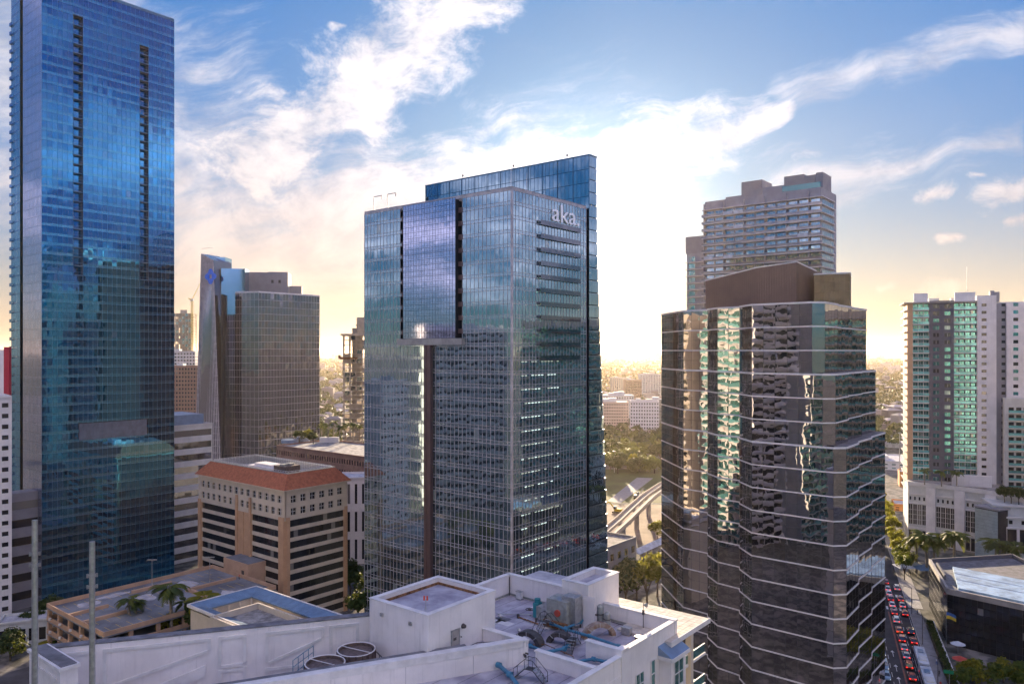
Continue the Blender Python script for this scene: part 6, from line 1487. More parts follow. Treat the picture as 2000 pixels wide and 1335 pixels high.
# excavator and site things
def excavator(label, px, py, rz, m):
    c = gp(px, py); t = T('excavator', label, 'excavator', (*c, 0), None, rz)
    for s in (-1, 1):
        mb = MB(); mb.cube(s * 1.2 - .35, s * 1.2 + .35, -2, 2, .1, .9); mb.tube((s * 1.2 - .35, 2, .5), (s * 1.2 + .35, 2, .5), .42, .42, 10); mb.tube((s * 1.2 - .35, -2, .5), (s * 1.2 + .35, -2, .5), .42, .42, 10); mb.build('track', 'rubber', t, local=True)
    mb = MB(); mb.cube(-1.4, 1.4, -2.2, 1.4, 1.0, 2.2); mb.build('body', m, t, local=True)
    mb = MB(); mb.cube(-1.4, -.3, .2, 1.7, 2.0, 3.3); mb.build('cab', 'car_glass', t, local=True)
    mb = MB(); mb.path([(.3, 1.4, 2), (.3, 4.2, 5), (.3, 7, 4.2)], .3, 6); mb.build('boom', m, t, local=True)
    mb = MB(); mb.path([(.3, 7, 4.2), (.3, 7.6, 1.2)], .22, 6); mb.build('dipper_arm', m, t, local=True)
    mb = MB(); mb.cube(-.4, 1.0, 7.0, 8.0, .3, 1.2); mb.build('bucket', 'machine_dark', t, local=True)
excavator('excavator with raised arm on the dusty building site', 1206, 1001, 1.2, 'cloth_yellow')
excavator('small excavator beside the dry grass of the building site', 1246, 973, -.8, 'machine_grey')
# ------------------------------------------------------------------ vegetation
def crown_mesh(seed, n, ls, m, clumps=12, flat=.75, name='crown'):
    r = random.Random(seed); mb = MB(); cs = []
    for _ in range(clumps):
        a, e = r.uniform(0, 2 * pi), r.uniform(-.5, 1.3); d = r.uniform(.35, .72)
        cs.append((d * cos(a) * cos(e), d * sin(a) * cos(e), d * sin(e) * flat, r.uniform(.26, .46)))
    for _ in range(n):
        cx, cy_, cz, cr = r.choice(cs)
        v = Vector((r.gauss(0, 1), r.gauss(0, 1), r.gauss(0, 1))).normalized() * (cr * r.uniform(.55, 1.05))
        p = Vector((cx, cy_, cz)) + v; nrm = (v.normalized() + Vector((r.gauss(0, .5), r.gauss(0, .5), r.gauss(0, .5) + .3))).normalized()
        t1 = nrm.orthogonal().normalized(); t2 = nrm.cross(t1); an = r.uniform(0, pi); t1, t2 = t1 * cos(an) + t2 * sin(an), t2 * cos(an) - t1 * sin(an)
        s = ls * r.uniform(.7, 1.3); a, b, c, d = p - t1 * s, p + t2 * s * .55, p + t1 * s, p - t2 * s * .55
        mb.add([tuple(a), tuple(b), tuple(c), tuple(d)], [(0, 1, 2, 3)])
    me = bpy.data.meshes.new(name); me.from_pydata(mb.v, [], mb.f); me.materials.append(M[m]); me.update(); return me
CR = {m: [crown_mesh(40 + k + 7 * len(m), 1500, .10, m) for k in range(3)] for m in ('leaf_green', 'leaf_dark', 'leaf_yellow')}
def trunk_mesh():
    r = random.Random(3); mb = MB(); mb.tube((0, 0, 0), (.02, 0, .55), .06, .04, 7, 0, True, False)
    for k in range(5):
        a = k * 1.3; e = (.34 * cos(a), .34 * sin(a), .98 + .1 * (k % 2)); mb.tube((.02, 0, .5), (e[0] * .5, e[1] * .5, .78), .032, .022, 5, 0, True, False); mb.tube((e[0] * .5, e[1] * .5, .78), e, .022, .008, 5, 0, True, False)
    me = bpy.data.meshes.new('trunk'); me.from_pydata(mb.v, [], mb.f); me.materials.append(M['bark']); me.polygons.foreach_set('use_smooth', mb.s); me.update(); return me
TRUNK = trunk_mesh()
def tree(label, x, y, h, rad, kind='leaf_green', z=0.0, group=None, name='broadleaf_tree'):
    t = T(name, label, 'tree', (x, y, z), group, random.uniform(0, 6))
    o = link('trunk', TRUNK, t); o.scale = (rad * 1.1, rad * 1.1, h * .62)
    o = link('crown', random.choice(CR[kind]), t); cz = h - rad * .72; o.location = (0, 0, max(cz, rad * .6)); o.scale = (rad * 1.12, rad * 1.12, rad * 1.05)
    return t
def frond_mesh(m='leaf_palm', n=17, L=1.0, droop=.55):
    mb = MB(); pts = [(L * k / n * (1 - .12 * (k / n) ** 2), L * (.42 * (k / n) - droop * 1.35 * (k / n) ** 2)) for k in range(n + 1)]
    for k in range(n):
        (x0, z0), (x1, z1) = pts[k], pts[k + 1]; w = .012 * (1 - k / n) + .004
        mb.quad((x0, -w, z0), (x1, -w, z1), (x1, w, z1), (x0, w, z0))
        if k > 2:
            ll = .30 * sin(pi * min(.97, (k + 1) / (n + 1)) ** .8) + .05
            for s in (-1, 1): mb.add([(x0, 0, z0), (x1, 0, z1), (x1 + ll * .55, s * ll * .8, z1 - ll * .42), (x1 + ll * .35, s * ll * .78, z1 - ll * .40)], [(0, 1, 2, 3)])
    me = bpy.data.meshes.new('frond'); me.from_pydata(mb.v, [], mb.f); me.materials.append(M[m]); me.update(); return me
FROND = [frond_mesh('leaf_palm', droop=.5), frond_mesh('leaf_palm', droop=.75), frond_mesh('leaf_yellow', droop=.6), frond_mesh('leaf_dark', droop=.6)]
def ptrunk():
    mb = MB(); n = 8
    for k in range(n): mb.tube((.02 * sin(k * .5), 0, k / n), (.02 * sin((k + 1) * .5), 0, (k + 1) / n), .034 - .012 * k / n, .031 - .012 * k / n, 8, 0, True, False)
    me = bpy.data.meshes.new('trunk'); me.from_pydata(mb.v, [], mb.f); me.materials.append(M['palm_trunk']); me.polygons.foreach_set('use_smooth', mb.s); me.update(); return me
PTR = ptrunk()
def palm(label, x, y, h, fl, z=0.0, n=14, fr=(0, 1), group=None):
    t = T('palm_tree', label, 'palm', (x, y, z), group, random.uniform(0, 6))
    o = link('trunk', PTR, t); o.scale = (h * .9 + 2, h * .9 + 2, h)
    for k in range(n):
        o = link('frond', FROND[random.choice(fr)], t); o.location = (.02 * sin(4) * (h * .9 + 2), 0, h); o.rotation_euler = (0, random.uniform(-.55, .45), k * 2.4 + random.gauss(0, .15)); s = fl * random.uniform(.85, 1.1); o.scale = (s, s, s)
    return t
# palms and shrubs between garage and courtyard building
palm('tall palm with drooping crown in front of the parking deck', *gp(333, 1252, 8), 13.5, 4.6, 8, 18, (1, 3))
palm('slim palm left of the tall drooping palm', *gp(252, 1262, 6), 12.0, 3.4, 6, 12, (0, 3))
palm('second slim palm close beside the first one', *gp(266, 1259, 6), 11.0, 3.2, 6, 12, (0, 3))
palm('short palm right of the tall drooping palm', *gp(361, 1225, 10), 6.5, 3.2, 10, 12, (0, 3))
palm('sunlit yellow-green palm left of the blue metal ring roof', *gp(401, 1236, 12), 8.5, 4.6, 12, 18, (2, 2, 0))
palm('low young palm beside the sunlit palm', *gp(424, 1232, 12), 4.0, 2.4, 12, 10, (0, 2))
palm('low palm by the drive behind the wing wall', *gp(106, 1283, 1), 3.4, 4.2, 1, 14, (0, 0, 2))
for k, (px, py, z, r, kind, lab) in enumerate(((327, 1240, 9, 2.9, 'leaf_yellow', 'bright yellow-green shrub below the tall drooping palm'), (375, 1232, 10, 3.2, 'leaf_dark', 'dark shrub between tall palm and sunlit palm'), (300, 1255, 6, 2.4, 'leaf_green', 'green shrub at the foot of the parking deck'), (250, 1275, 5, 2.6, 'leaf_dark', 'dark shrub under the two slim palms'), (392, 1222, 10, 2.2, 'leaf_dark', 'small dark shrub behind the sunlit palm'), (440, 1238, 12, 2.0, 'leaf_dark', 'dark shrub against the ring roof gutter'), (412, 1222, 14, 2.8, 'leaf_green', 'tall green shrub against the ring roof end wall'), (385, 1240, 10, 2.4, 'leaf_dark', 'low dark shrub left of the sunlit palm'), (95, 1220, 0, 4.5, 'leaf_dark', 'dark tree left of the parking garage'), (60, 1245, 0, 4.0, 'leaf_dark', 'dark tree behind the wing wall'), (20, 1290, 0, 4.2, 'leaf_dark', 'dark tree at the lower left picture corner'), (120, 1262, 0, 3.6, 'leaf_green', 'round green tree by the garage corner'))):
    c = gp(px, py, z); tree(lab, *c, r * 1.8, r, kind, z, None, 'shrub' if z > 0 else 'broadleaf_tree')
# rooftop garden trees on the brown podium
for k, (px, d) in enumerate(((585, 368), (600, 372), (612, 360), (628, 372), (641, 366), (652, 372), (664, 364), (676, 370), (690, 366), (702, 372))):
    c = at(px, d); lab = ['leftmost', 'second', 'third', 'fourth', 'fifth', 'sixth', 'seventh', 'eighth', 'ninth', 'last'][k] + ' rooftop garden tree from the left on the brown podium'
    if k >= 3: palm(lab, *c, 7.5 + (k % 3) * .8, 3.4, 36.4, 12, (3, 0), 'rooftop garden palms')
    else: tree(lab, *c, 5.5, 3.0, 'leaf_yellow' if k == 1 else 'leaf_dark', 36.4, 'rooftop garden trees')
for k, (px, py) in enumerate(((655, 1150), (692, 1185), (700, 1215), (684, 1160))):
    c = gp(px, py); tree(['dark street tree close behind the terracotta-roofed block', 'street tree beside the foot of the central tower', 'nearer street tree by the foot of the central tower', 'slim street tree below the white slotted block'][k], *c, 9 + k % 2 * 2, 4.0, 'leaf_dark', 0, 'street trees by the central tower')
# trees in the middle gap
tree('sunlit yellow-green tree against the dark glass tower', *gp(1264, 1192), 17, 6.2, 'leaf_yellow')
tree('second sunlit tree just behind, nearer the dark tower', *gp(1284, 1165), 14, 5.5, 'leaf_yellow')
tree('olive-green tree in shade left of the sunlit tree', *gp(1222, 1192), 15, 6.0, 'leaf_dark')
tree('green tree beside the low grey building', *gp(1244, 1178), 13, 5.0, 'leaf_green')
tree('small golden tree by the viaduct pier', *gp(1285, 1058), 9, 4.0, 'leaf_yellow')
tree('bright yellow tree beyond the park road', *gp(1241, 917), 9, 8.0, 'leaf_yellow')
r = random.Random(5)
for k in range(34):
    px, py = r.uniform(1150, 1300), r.uniform(862, 925); c = gp(px, py)
    tree('brown-green tree in the belt of trees beyond the park', *c, r.uniform(9, 14), r.uniform(6, 9.5), r.choice(('leaf_green', 'leaf_dark', 'leaf_green')), 0, 'belt of trees beyond the park')
# street trees on the right
ORDN = ['first', 'second', 'third', 'fourth', 'fifth', 'sixth', 'seventh', 'eighth', 'ninth', 'tenth', 'eleventh', 'twelfth', 'thirteenth', 'fourteenth', 'fifteenth', 'sixteenth', 'seventeenth', 'eighteenth', 'nineteenth', 'twentieth']
r = random.Random(9)
for k in range(20):
    s = 300 + k * 9.5; a = sp_(26.3 + r.uniform(-.8, 1.6), s)
    tree('golden street tree, %s from the near end, right-hand avenue row' % ORDN[k], a.x, a.y, r.uniform(8, 11), r.uniform(3.0, 4.2), 'leaf_yellow' if k > 2 else 'leaf_green', 0, 'avenue trees right of the dark tower')
for k in range(12):
    s = 330 + k * 14; a = sp_(11.0 + r.uniform(-.6, .6), s)
    tree('golden street tree, %s from the near end, left-hand avenue row' % ORDN[k], a.x, a.y, r.uniform(8, 10), r.uniform(3.0, 3.8), 'leaf_yellow', 0, 'avenue trees left of the roadway')
for k, (px, py, h) in enumerate(((1808, 1128, 15), (1824, 1130, 13.5), (1864, 1134, 16), (1945, 1145, 15), (1985, 1150, 14), (1790, 1118, 12))):
    c = gp(px, py); palm(['date palm left of the curved podium pilasters', 'date palm close to its left neighbour before the podium', 'broad date palm before the tall podium windows', 'date palm before the tiled grey-green block', 'rightmost date palm behind the pale blue roof', 'small date palm at the zebra crossing'][k], *c, h, 5.4, 0, 22, (1, 3, 0), 'date palms before the curved podium')
for k, (px, d) in enumerate(((1806, 316), (1839, 312), (1868, 310))): palm(['left', 'middle', 'right'][k] + ' one of three small palms on the podium terrace', *at(px, d), 6.0, 3.0, 25, 12, (0, 1), 'terrace palms')
for k, (px, d) in enumerate(((1962, 292), (1975, 290), (1990, 288))): tree(['left', 'middle', 'right'][k] + ' one of three dark trees on the right terrace', *at(px, d), 6.0, 2.8, 'leaf_dark', 22.5, 'terrace trees')
# hedge along the pavement
hm = MB(); r = random.Random(2)
for k in range(5200):
    s = r.uniform(170, 252); tt = r.uniform(28.0, 29.6); zz = r.uniform(.2, 1.9); p = sp_(tt, s)
    if r.random() < .6: zz = 1.9 + r.gauss(0, .15)
    v = Vector((r.gauss(0, 1), r.gauss(0, 1), r.gauss(0, 1) + .4)).normalized(); a = v.orthogonal().normalized() * .26; b = v.cross(a).normalized() * .16; q = Vector((p.x, p.y, zz))
    hm.add([tuple(q - a), tuple(q + b), tuple(q + a), tuple(q - b)], [(0, 1, 2, 3)])
t = T('hedge', 'long dark clipped hedge between the pavement and the ramp', 'hedge', (*sp_(28.8, 210), 0))
hm.build('foliage', 'leaf_hedge', t)
mb = MB(); mb.prism(strip(28.1, 29.5, 170, 252), 0, 1.6); mb.build('branch_core', 'bark', t)
t = T('retaining_wall', 'long pale low wall beside the hedge', 'wall', (*sp_(30, 210), 0)); mb = MB(); mb.prism(strip(29.75, 30.15, 168, 254), 0, 1.1); mb.build('wall', 'cloth_pale', t); mb = MB(); mb.prism(strip(29.7, 30.2, 167.8, 254.2), 1.1, 1.22); mb.build('coping', 'white_coping', t)
for k, (px, py, rr, kind) in enumerate(((1900, 1330, 3.4, 'leaf_yellow'), (1930, 1335, 3.6, 'leaf_green'), (1960, 1332, 3.4, 'leaf_yellow'), (1990, 1338, 3.6, 'leaf_green'), (1880, 1345, 3.0, 'leaf_green'))):
    tree(['shrub', 'second shrub', 'third shrub', 'fourth shrub', 'lowest shrub'][k] + ' of the leafy clump at the lower right corner', *gp(px, py), 5.5, rr, kind, 0, 'leafy clump at the lower right')
# ------------------------------------------------------------------ vehicles
CARC = {'white': (.72, .72, .72), 'red': (.38, .02, .02), 'black': (.02, .02, .022), 'silver': (.42, .43, .45), 'blue': (.04, .12, .26), 'grey': (.14, .145, .15), 'orange': (.62, .17, .02), 'pale blue': (.30, .42, .52)}
for k, c in CARC.items():
    m, b = new_mat('paint_' + k.replace(' ', '_')); setin(b, 'Base Color', c); setin(b, 'Roughness', .3); setin(b, 'Metallic', .25); setin(b, 'Coat Weight', .8); setin(b, 'Coat Roughness', .05)
def loft(mb, secs, mi=0):
    """sections along y: (y, half width, z0, z1, half width at the top)"""
    vs = []
    for (y, w, z0, z1, wt) in secs: vs += [(-w, y, z0), (w, y, z0), (w, y, z0 + (z1 - z0) * .62), (wt, y, z1), (-wt, y, z1), (-w, y, z0 + (z1 - z0) * .62)]
    fs = []
    for k in range(len(secs) - 1):
        for i in range(6): fs.append((k * 6 + i, k * 6 + (i + 1) % 6, k * 6 + 6 + (i + 1) % 6, k * 6 + 6 + i))
    fs.append(tuple(range(5, -1, -1))); n = (len(secs) - 1) * 6; fs.append(tuple(range(n, n + 6)))
    mb.add(vs, fs, mi)
CARM = {}
def car_meshes(kind):
    if kind in CARM: return CARM[kind]
    L, W_, hh = (4.6, .9, 1.45) if kind == 'saloon' else (4.7, .95, 1.72)
    h = L / 2; B = MB(); loft(B, [(-h, W_ * .86, .38, .80, W_ * .76), (-h + .15, W_ * .97, .28, .95, W_ * .86), (-h * .55, W_, .24, 1.0, W_ * .9), (h * .35, W_, .24, .98, W_ * .9), (h * .8, W_ * .97, .26, .88, W_ * .84), (h, W_ * .82, .36, .70, W_ * .68)])
    c0, c1, c2, c3 = (-h * .82, -h * .5, h * .12, h * .5) if kind == 'saloon' else (-h * .96, -h * .84, h * .1, h * .48)
    Gm = MB(); loft(Gm, [(c0, W_ * .84, .93, .97, W_ * .8), (c1, W_ * .85, .93, hh - .04, W_ * .68), (c2, W_ * .85, .93, hh - .04, W_ * .68), (c3, W_ * .84, .93, .97, W_ * .8)])
    Rm = MB(); loft(Rm, [(c1 - .05, W_ * .66, hh - .06, hh, W_ * .6), (c2 + .05, W_ * .66, hh - .06, hh, W_ * .6)])
    for s in (-1, 1):
        for (ya, za, yb, zb) in ((c1, hh - .03, c0, .95), (c2, hh - .03, c3, .95)): Rm.tube((s * W_ * .68, ya, za), (s * W_ * .82, yb, zb), .045, .045, 4)
    Wm = MB(); Wm.tube((-.11, 0, 0), (.11, 0, 0), .33, .33, 14)
    Hm = MB(); Hm.tube((-.12, 0, 0), (.12, 0, 0), .19, .19, 8)
    Lm = MB(); Lm.cube(-.19, .19, -.05, .05, -.09, .09)
    CARM[kind] = (B, Gm, Rm, Wm, Hm, Lm, L, W_); return CARM[kind]
MC = {}
def mesh_of(key, mb, m):
    if (key, m) not in MC:
        me = bpy.data.meshes.new(key); me.from_pydata(mb.v, [], mb.f); me.materials.append(M[m]); me.polygons.foreach_set('use_smooth', mb.s); me.update(); MC[(key, m)] = me
    return MC[(key, m)]
def car(label, tt, ss, col, kind='saloon', away=True, lit=True, group='cars queueing on the street'):
    p = sp_(tt, ss); rz = -atan2(SS.x, SS.y) + (0 if away else pi)
    t = T('parked_car' if not lit else 'car', label, 'car', (p.x, p.y, .012), group, rz); B, Gm, Rm, Wm, Hm, Lm, L, W_ = car_meshes(kind); pm = 'paint_' + col.replace(' ', '_')
    link('body', mesh_of('body_' + kind, B, pm), t); link('window_band', mesh_of('window_band_' + kind, Gm, 'car_glass'), t); link('roof', mesh_of('roof_' + kind, Rm, pm), t)
    for x in (-W_ + .1, W_ - .1):
        for y in (-L * .3, L * .31): o = link('wheel', mesh_of('wheel', Wm, 'rubber'), t); o.location = (x, y, .33); o2 = link('hub', mesh_of('hub', Hm, 'chrome'), o)
    for x in (-W_ * .66, W_ * .66):
        o = link('tail_light', mesh_of('tail_light', Lm, 'tail_light' if lit else 'red_paint'), t); o.location = (x, -L / 2 + .05, .78)
        o = link('headlight', mesh_of('headlight', Lm, 'lamp_white' if lit else 'chrome'), t); o.location = (x, L / 2 - .09, .62)
    return t
def place(col_t, lst, lane, away=True):
    for k, (py, px, col, kind) in enumerate(lst):
        d = H * F / (py - HY); x = (px - CX) / F * d; s = x * SS.x + d * SS.y
        car(lst_label(k, col, kind, lane, len(lst)), col_t, s, col, kind, away)
ORD = ['first', 'second', 'third', 'fourth', 'fifth', 'sixth', 'seventh', 'eighth', 'ninth', 'tenth', 'eleventh', 'twelfth', 'thirteenth']
def lst_label(k, col, kind, lane, n): return '%s %s in the %s, %s from near end' % (col, 'car' if kind == 'saloon' else 'tall car', lane, ORD[k])
place(20.3, [(1325, 1784, 'red', 'saloon'), (1303, 1782, 'red', 'suv'), (1283, 1771, 'pale blue', 'saloon'), (1267, 1765, 'silver', 'saloon'), (1250, 1760, 'red', 'suv'), (1233, 1757, 'orange', 'saloon'), (1213, 1751, 'white', 'suv'), (1198, 1747, 'red', 'saloon'), (1183, 1742, 'white', 'saloon'), (1171, 1738, 'red', 'suv'), (1161, 1736, 'white', 'saloon'), (1152, 1736, 'silver', 'saloon'), (1139, 1734, 'red', 'saloon')], 'left queue lane')
place(23.2, [(1273, 1789, 'red', 'suv'), (1254, 1781, 'red', 'saloon'), (1235, 1775, 'black', 'suv'), (1200, 1766, 'red', 'saloon'), (1184, 1760, 'silver', 'saloon'), (1172, 1756, 'red', 'saloon'), (1150, 1749, 'white', 'suv')], 'right queue lane')
place(14.6, [(1325, 1745, 'pale blue', 'saloon'), (1304, 1736, 'pale blue', 'suv'), (1278, 1733, 'blue', 'saloon'), (1262, 1731, 'black', 'suv'), (1115, 1733, 'grey', 'saloon')], 'kerb lane by the dark tower', False)
car('black limousine-like car turning across the zebra crossing', 17.5, 272, 'black', 'saloon'); bpy.data.objects['car'] 
car('white car alone in the empty arrow lane at the lower edge', 17.4, 188, 'white', 'saloon', False)
def bus(label, tt, ss):
    p = sp_(tt, ss); t = T('bus', label, 'bus', (p.x, p.y, .012), 'city buses', -atan2(SS.x, SS.y)); L, W_ = 12, 1.27
    mb = MB(); loft(mb, [(-L / 2, W_ * .97, .4, 3.05, W_ * .9), (-L / 2 + .3, W_, .35, 3.15, W_ * .93), (L / 2 - .3, W_, .35, 3.15, W_ * .93), (L / 2, W_ * .96, .4, 3.0, W_ * .88)]); mb.build('body', 'cloth_pale', t, local=True)
    for s in (-1, 1):
        for k in range(6): mb = MB(); x = s * (W_ + .01); mb.cube(min(x, x + s * .02), max(x, x + s * .02), -5.4 + k * 1.85, -3.8 + k * 1.85, 1.35, 2.2); mb.build('side_window', 'car_glass', t, local=True)
    mb = MB(); mb.cube(-W_ * .85, W_ * .85, -L / 2 - .03, -L / 2 + .02, 1.6, 2.6); mb.build('rear_window', 'car_glass', t, local=True)
    mb = MB(); mb.cube(-.8, .8, -4.6, -1.6, 3.15, 3.45); mb.build('roof_unit', 'offwhite_wall', t, local=True)
    mb = MB(); mb.cube(-.6, .6, 1.0, 3.2, 3.15, 3.4); mb.build('roof_hatch', 'blue_metal', t, local=True)
    for x in (-W_ + .15, W_ - .15):
        for y in (-3.6, 3.8): mb = MB(); mb.tube((x - .15, y, .5), (x + .15, y, .5), .5, .5, 14); mb.build('wheel', 'rubber', t, local=True)
    for x in (-1, 1): mb = MB(); mb.cube(x - .12, x + .12, -L / 2 - .04, -L / 2, .9, 1.3); mb.build('tail_light', 'tail_light', t, local=True)
bus('pale blue-white city bus waiting in the right queue lane', 23.3, 219.5)
bus('second pale city bus cut by the lower picture edge', 23.3, 206.0)
# ------------------------------------------------------------------ street furniture and people
def person(label, tt, ss, top, legs, rz=0.0, z=.13, xy=None):
    p = Vector(xy) if xy else sp_(tt, ss); t = T('person', label, 'person', (p.x, p.y, z), None, rz)
    me = bpy.data.meshes.new('body'); bm = bmesh.new(); V = {}
    J = {'pelvis': (0, 0, .95, .15), 'chest': (0, 0, 1.32, .17), 'neck': (0, 0, 1.50, .06), 'head': (0, .02, 1.62, .10), 'crown': (0, .01, 1.74, .075), 'hl': (-.1, 0, .9, .09), 'kl': (-.11, .10, .5, .065), 'al': (-.11, -.02, .09, .05), 'tl': (-.11, .12, .04, .04), 'hr': (.1, 0, .9, .09), 'kr': (.11, -.04, .5, .065), 'ar': (.11, -.22, .1, .05), 'tr': (.11, -.10, .04, .04), 'sl': (-.2, 0, 1.42, .06), 'el': (-.27, -.06, 1.14, .045), 'wl': (-.26, .10, .92, .035), 'sr': (.2, 0, 1.42, .06), 'er': (.27, .02, 1.14, .045), 'wr': (.26, .16, .94, .035)}
    for k, (x, y, zz, r_) in J.items(): V[k] = bm.verts.new((x, y, zz))
    for a, b in (('pelvis', 'chest'), ('chest', 'neck'), ('neck', 'head'), ('head', 'crown'), ('pelvis', 'hl'), ('hl', 'kl'), ('kl', 'al'), ('al', 'tl'), ('pelvis', 'hr'), ('hr', 'kr'), ('kr', 'ar'), ('ar', 'tr'), ('chest', 'sl'), ('sl', 'el'), ('el', 'wl'), ('chest', 'sr'), ('sr', 'er'), ('er', 'wr')): bm.edges.new((V[a], V[b]))
    bm.to_mesh(me); bm.free(); tmp = bpy.data.objects.new('tmp', me); COL.objects.link(tmp)
    sk = tmp.modifiers.new('s', 'SKIN'); sk.use_smooth_shade = True; tmp.modifiers.new('u', 'SUBSURF').levels = 1
    for i, k in enumerate(J): me.skin_vertices[0].data[i].radius = (J[k][3], J[k][3]); me.skin_vertices[0].data[i].use_root = k == 'pelvis'
    dg = bpy.context.evaluated_depsgraph_get(); out = bpy.data.meshes.new_from_object(tmp.evaluated_get(dg)); bpy.data.objects.remove(tmp)
    out.materials.clear()
    for m in ('skin', top, legs, 'bark'): out.materials.append(M[m])
    for q in out.polygons: zc = q.center.z; q.material_index = 3 if zc > 1.69 else 0 if zc > 1.49 or (abs(q.center.x) > .22 and zc < 1.1) else 1 if zc > .95 else 2; q.use_smooth = True
    link('body', out, t); return t
person('person in white shirt walking on the pavement by the hedge', 27.0, 222, 'cloth_pale', 'cloth_blue', .4)
person('person in dark clothes walking on the pavement', 26.6, 214, 'machine_dark', 'machine_dark', 2.8)
person('person in red top walking on the pavement', 26.0, 207, 'cloth_red', 'machine_dark', -.3)
person('person standing near the zebra crossing in blue', 26.8, 262, 'cloth_blue', 'machine_dark', 1.0)
person('person standing by the garage stair house in red', 0, 0, 'cloth_red', 'machine_dark', 2.0, 14.0, Vector((-120.0, 198.0)) - VA * 17 + VB * 44.5)
def umbrella(label, px, py, m):
    c = gp(px, py); t = T('parasol', label, 'parasol', (*c, 0)); mb = MB(); n = 8; r_ = 1.9
    ring = [(c[0] + r_ * cos(2 * pi * k / n), c[1] + r_ * sin(2 * pi * k / n), 2.5) for k in range(n)]; mb.add(ring + [(c[0], c[1], 3.3), (c[0], c[1], 2.7)], [(k, (k + 1) % n, n) for k in range(n)] + [((k + 1) % n, k, n + 1) for k in range(n)]); mb.build('canopy', m, t)
    mb = MB(); mb.tube((*c, 0), (*c, 3.3), .05, .04, 6); mb.build('pole', 'galvanized', t)
umbrella('red parasol on the forecourt of the low dark building', 1875, 1305, 'cloth_red'); umbrella('blue-white parasol behind the red one', 1871, 1275, 'cloth_pale')
for k, (px, py, m) in enumerate(((1766, 1122, 'cloth_pale'), (1782, 1118, 'cloth_pale'), (1805, 1126, 'blue_metal'))):
    c = gp(px, py); t = T('market_tent', ['left', 'middle', 'right'][k] + ' one of three pale tent roofs beyond the zebra crossing', 'tent', (*c, 0), 'tents beyond the crossing'); mb = MB(); x, y = c
    mb.add([(x - 3, y - 3, 3), (x + 3, y - 3, 3), (x + 3, y + 3, 3), (x - 3, y + 3, 3), (x, y, 4.6)], [(0, 1, 4), (1, 2, 4), (2, 3, 4), (3, 0, 4), (3, 2, 1, 0)]); mb.build('canopy', m, t)
    for dx in (-2.9, 2.9):
        for dy in (-2.9, 2.9): mb = MB(); mb.tube((x + dx, y + dy, 0), (x + dx, y + dy, 3), .06, .06, 5); mb.build('post', 'galvanized', t)
def flag():
    c = gp(1848, 1262); t = T('flag', 'blue and yellow flag on a pole before the low dark building', 'flag', (*c, 0)); mb = MB(); mb.tube((*c, 0), (*c, 9.5), .07, .04, 6); mb.build('pole', 'galvanized', t)
    for k, m in enumerate(('cloth_blue', 'cloth_yellow')):
        mb = MB(); n = 8; vs = []
        for row in (0, 1):
            for q in range(n + 1):
                f_ = q / n; vs.append((c[0] + .08 + 2.7 * f_, c[1] + .22 * sin(f_ * 7), 9.3 - (k + row) * .85 - f_ * f_ * 1.0))
        mb.add(vs, [(q, q + 1, n + 2 + q, n + 1 + q) for q in range(n)]); mb.build('stripe', m, t)
flag()
t = T('street_sign', 'green street sign on a pole by the pavement', 'sign', (*sp_(27.3, 203), .13)); c = sp_(27.3, 203)
mb = MB(); mb.tube((*c, .13), (*c, 6.2), .08, .06, 6); mb.build('pole', 'galvanized', t); mb = MB(); mb.box(Fr(c, ST), -1.2, .9, .06, .12, 5.3, 6.1); mb.build('sign_plate', 'sign_green', t)
for k, (tt, ss) in enumerate(((25.2, 262), (25.2, 205), (12.3, 286), (25.3, 236))):
    c = sp_(tt, ss); t = T('street_lamp', ['street lamp at the zebra crossing', 'street lamp beside the city buses', 'street lamp on the left pavement by the side street', 'street lamp halfway along the hedge'][k], 'street lamp', (c.x, c.y, .13), 'street lamps on the busy street')
    mb = MB(); mb.tube((c.x, c.y, .13), (c.x, c.y, 8), .1, .07, 6); mb.build('pole', 'machine_dark', t); e = c - ST * (2 if tt > 20 else -2); mb = MB(); mb.tube((c.x, c.y, 8), (e.x, e.y, 8.4), .06, .05, 5); mb.build('arm', 'machine_dark', t); mb = MB(); mb.cube(e.x - .35, e.x + .35, e.y - .15, e.y + .15, 8.3, 8.45); mb.build('lamp_head', 'machine_grey', t)
t = T('light_pole', 'tall pale pole standing in the park', 'pole', (*gp(1200, 922), 0)); c = gp(1200, 922); mb = MB(); mb.tube((*c, 0), (*c, 14), .22, .15, 6); mb.build('shaft', 'trim_white', t); mb = MB(); mb.cube(c[0] - 1, c[0] + 1, c[1] - .3, c[1] + .3, 13.8, 14.3); mb.build('lamp_head', 'trim_white', t)
t = T('light_pole', 'tall pole beside the long white block near the street end', 'pole', (*at(1757, 470), 0)); c = at(1757, 470); mb = MB(); mb.tube((*c, 0), (*c, 30), .3, .2, 6); mb.build('shaft', 'galvanized', t); mb = MB(); mb.cube(c[0] - 1, c[0] + 1, c[1] - .3, c[1] + .3, 29.6, 30.2); mb.build('lamp_head', 'galvanized', t)
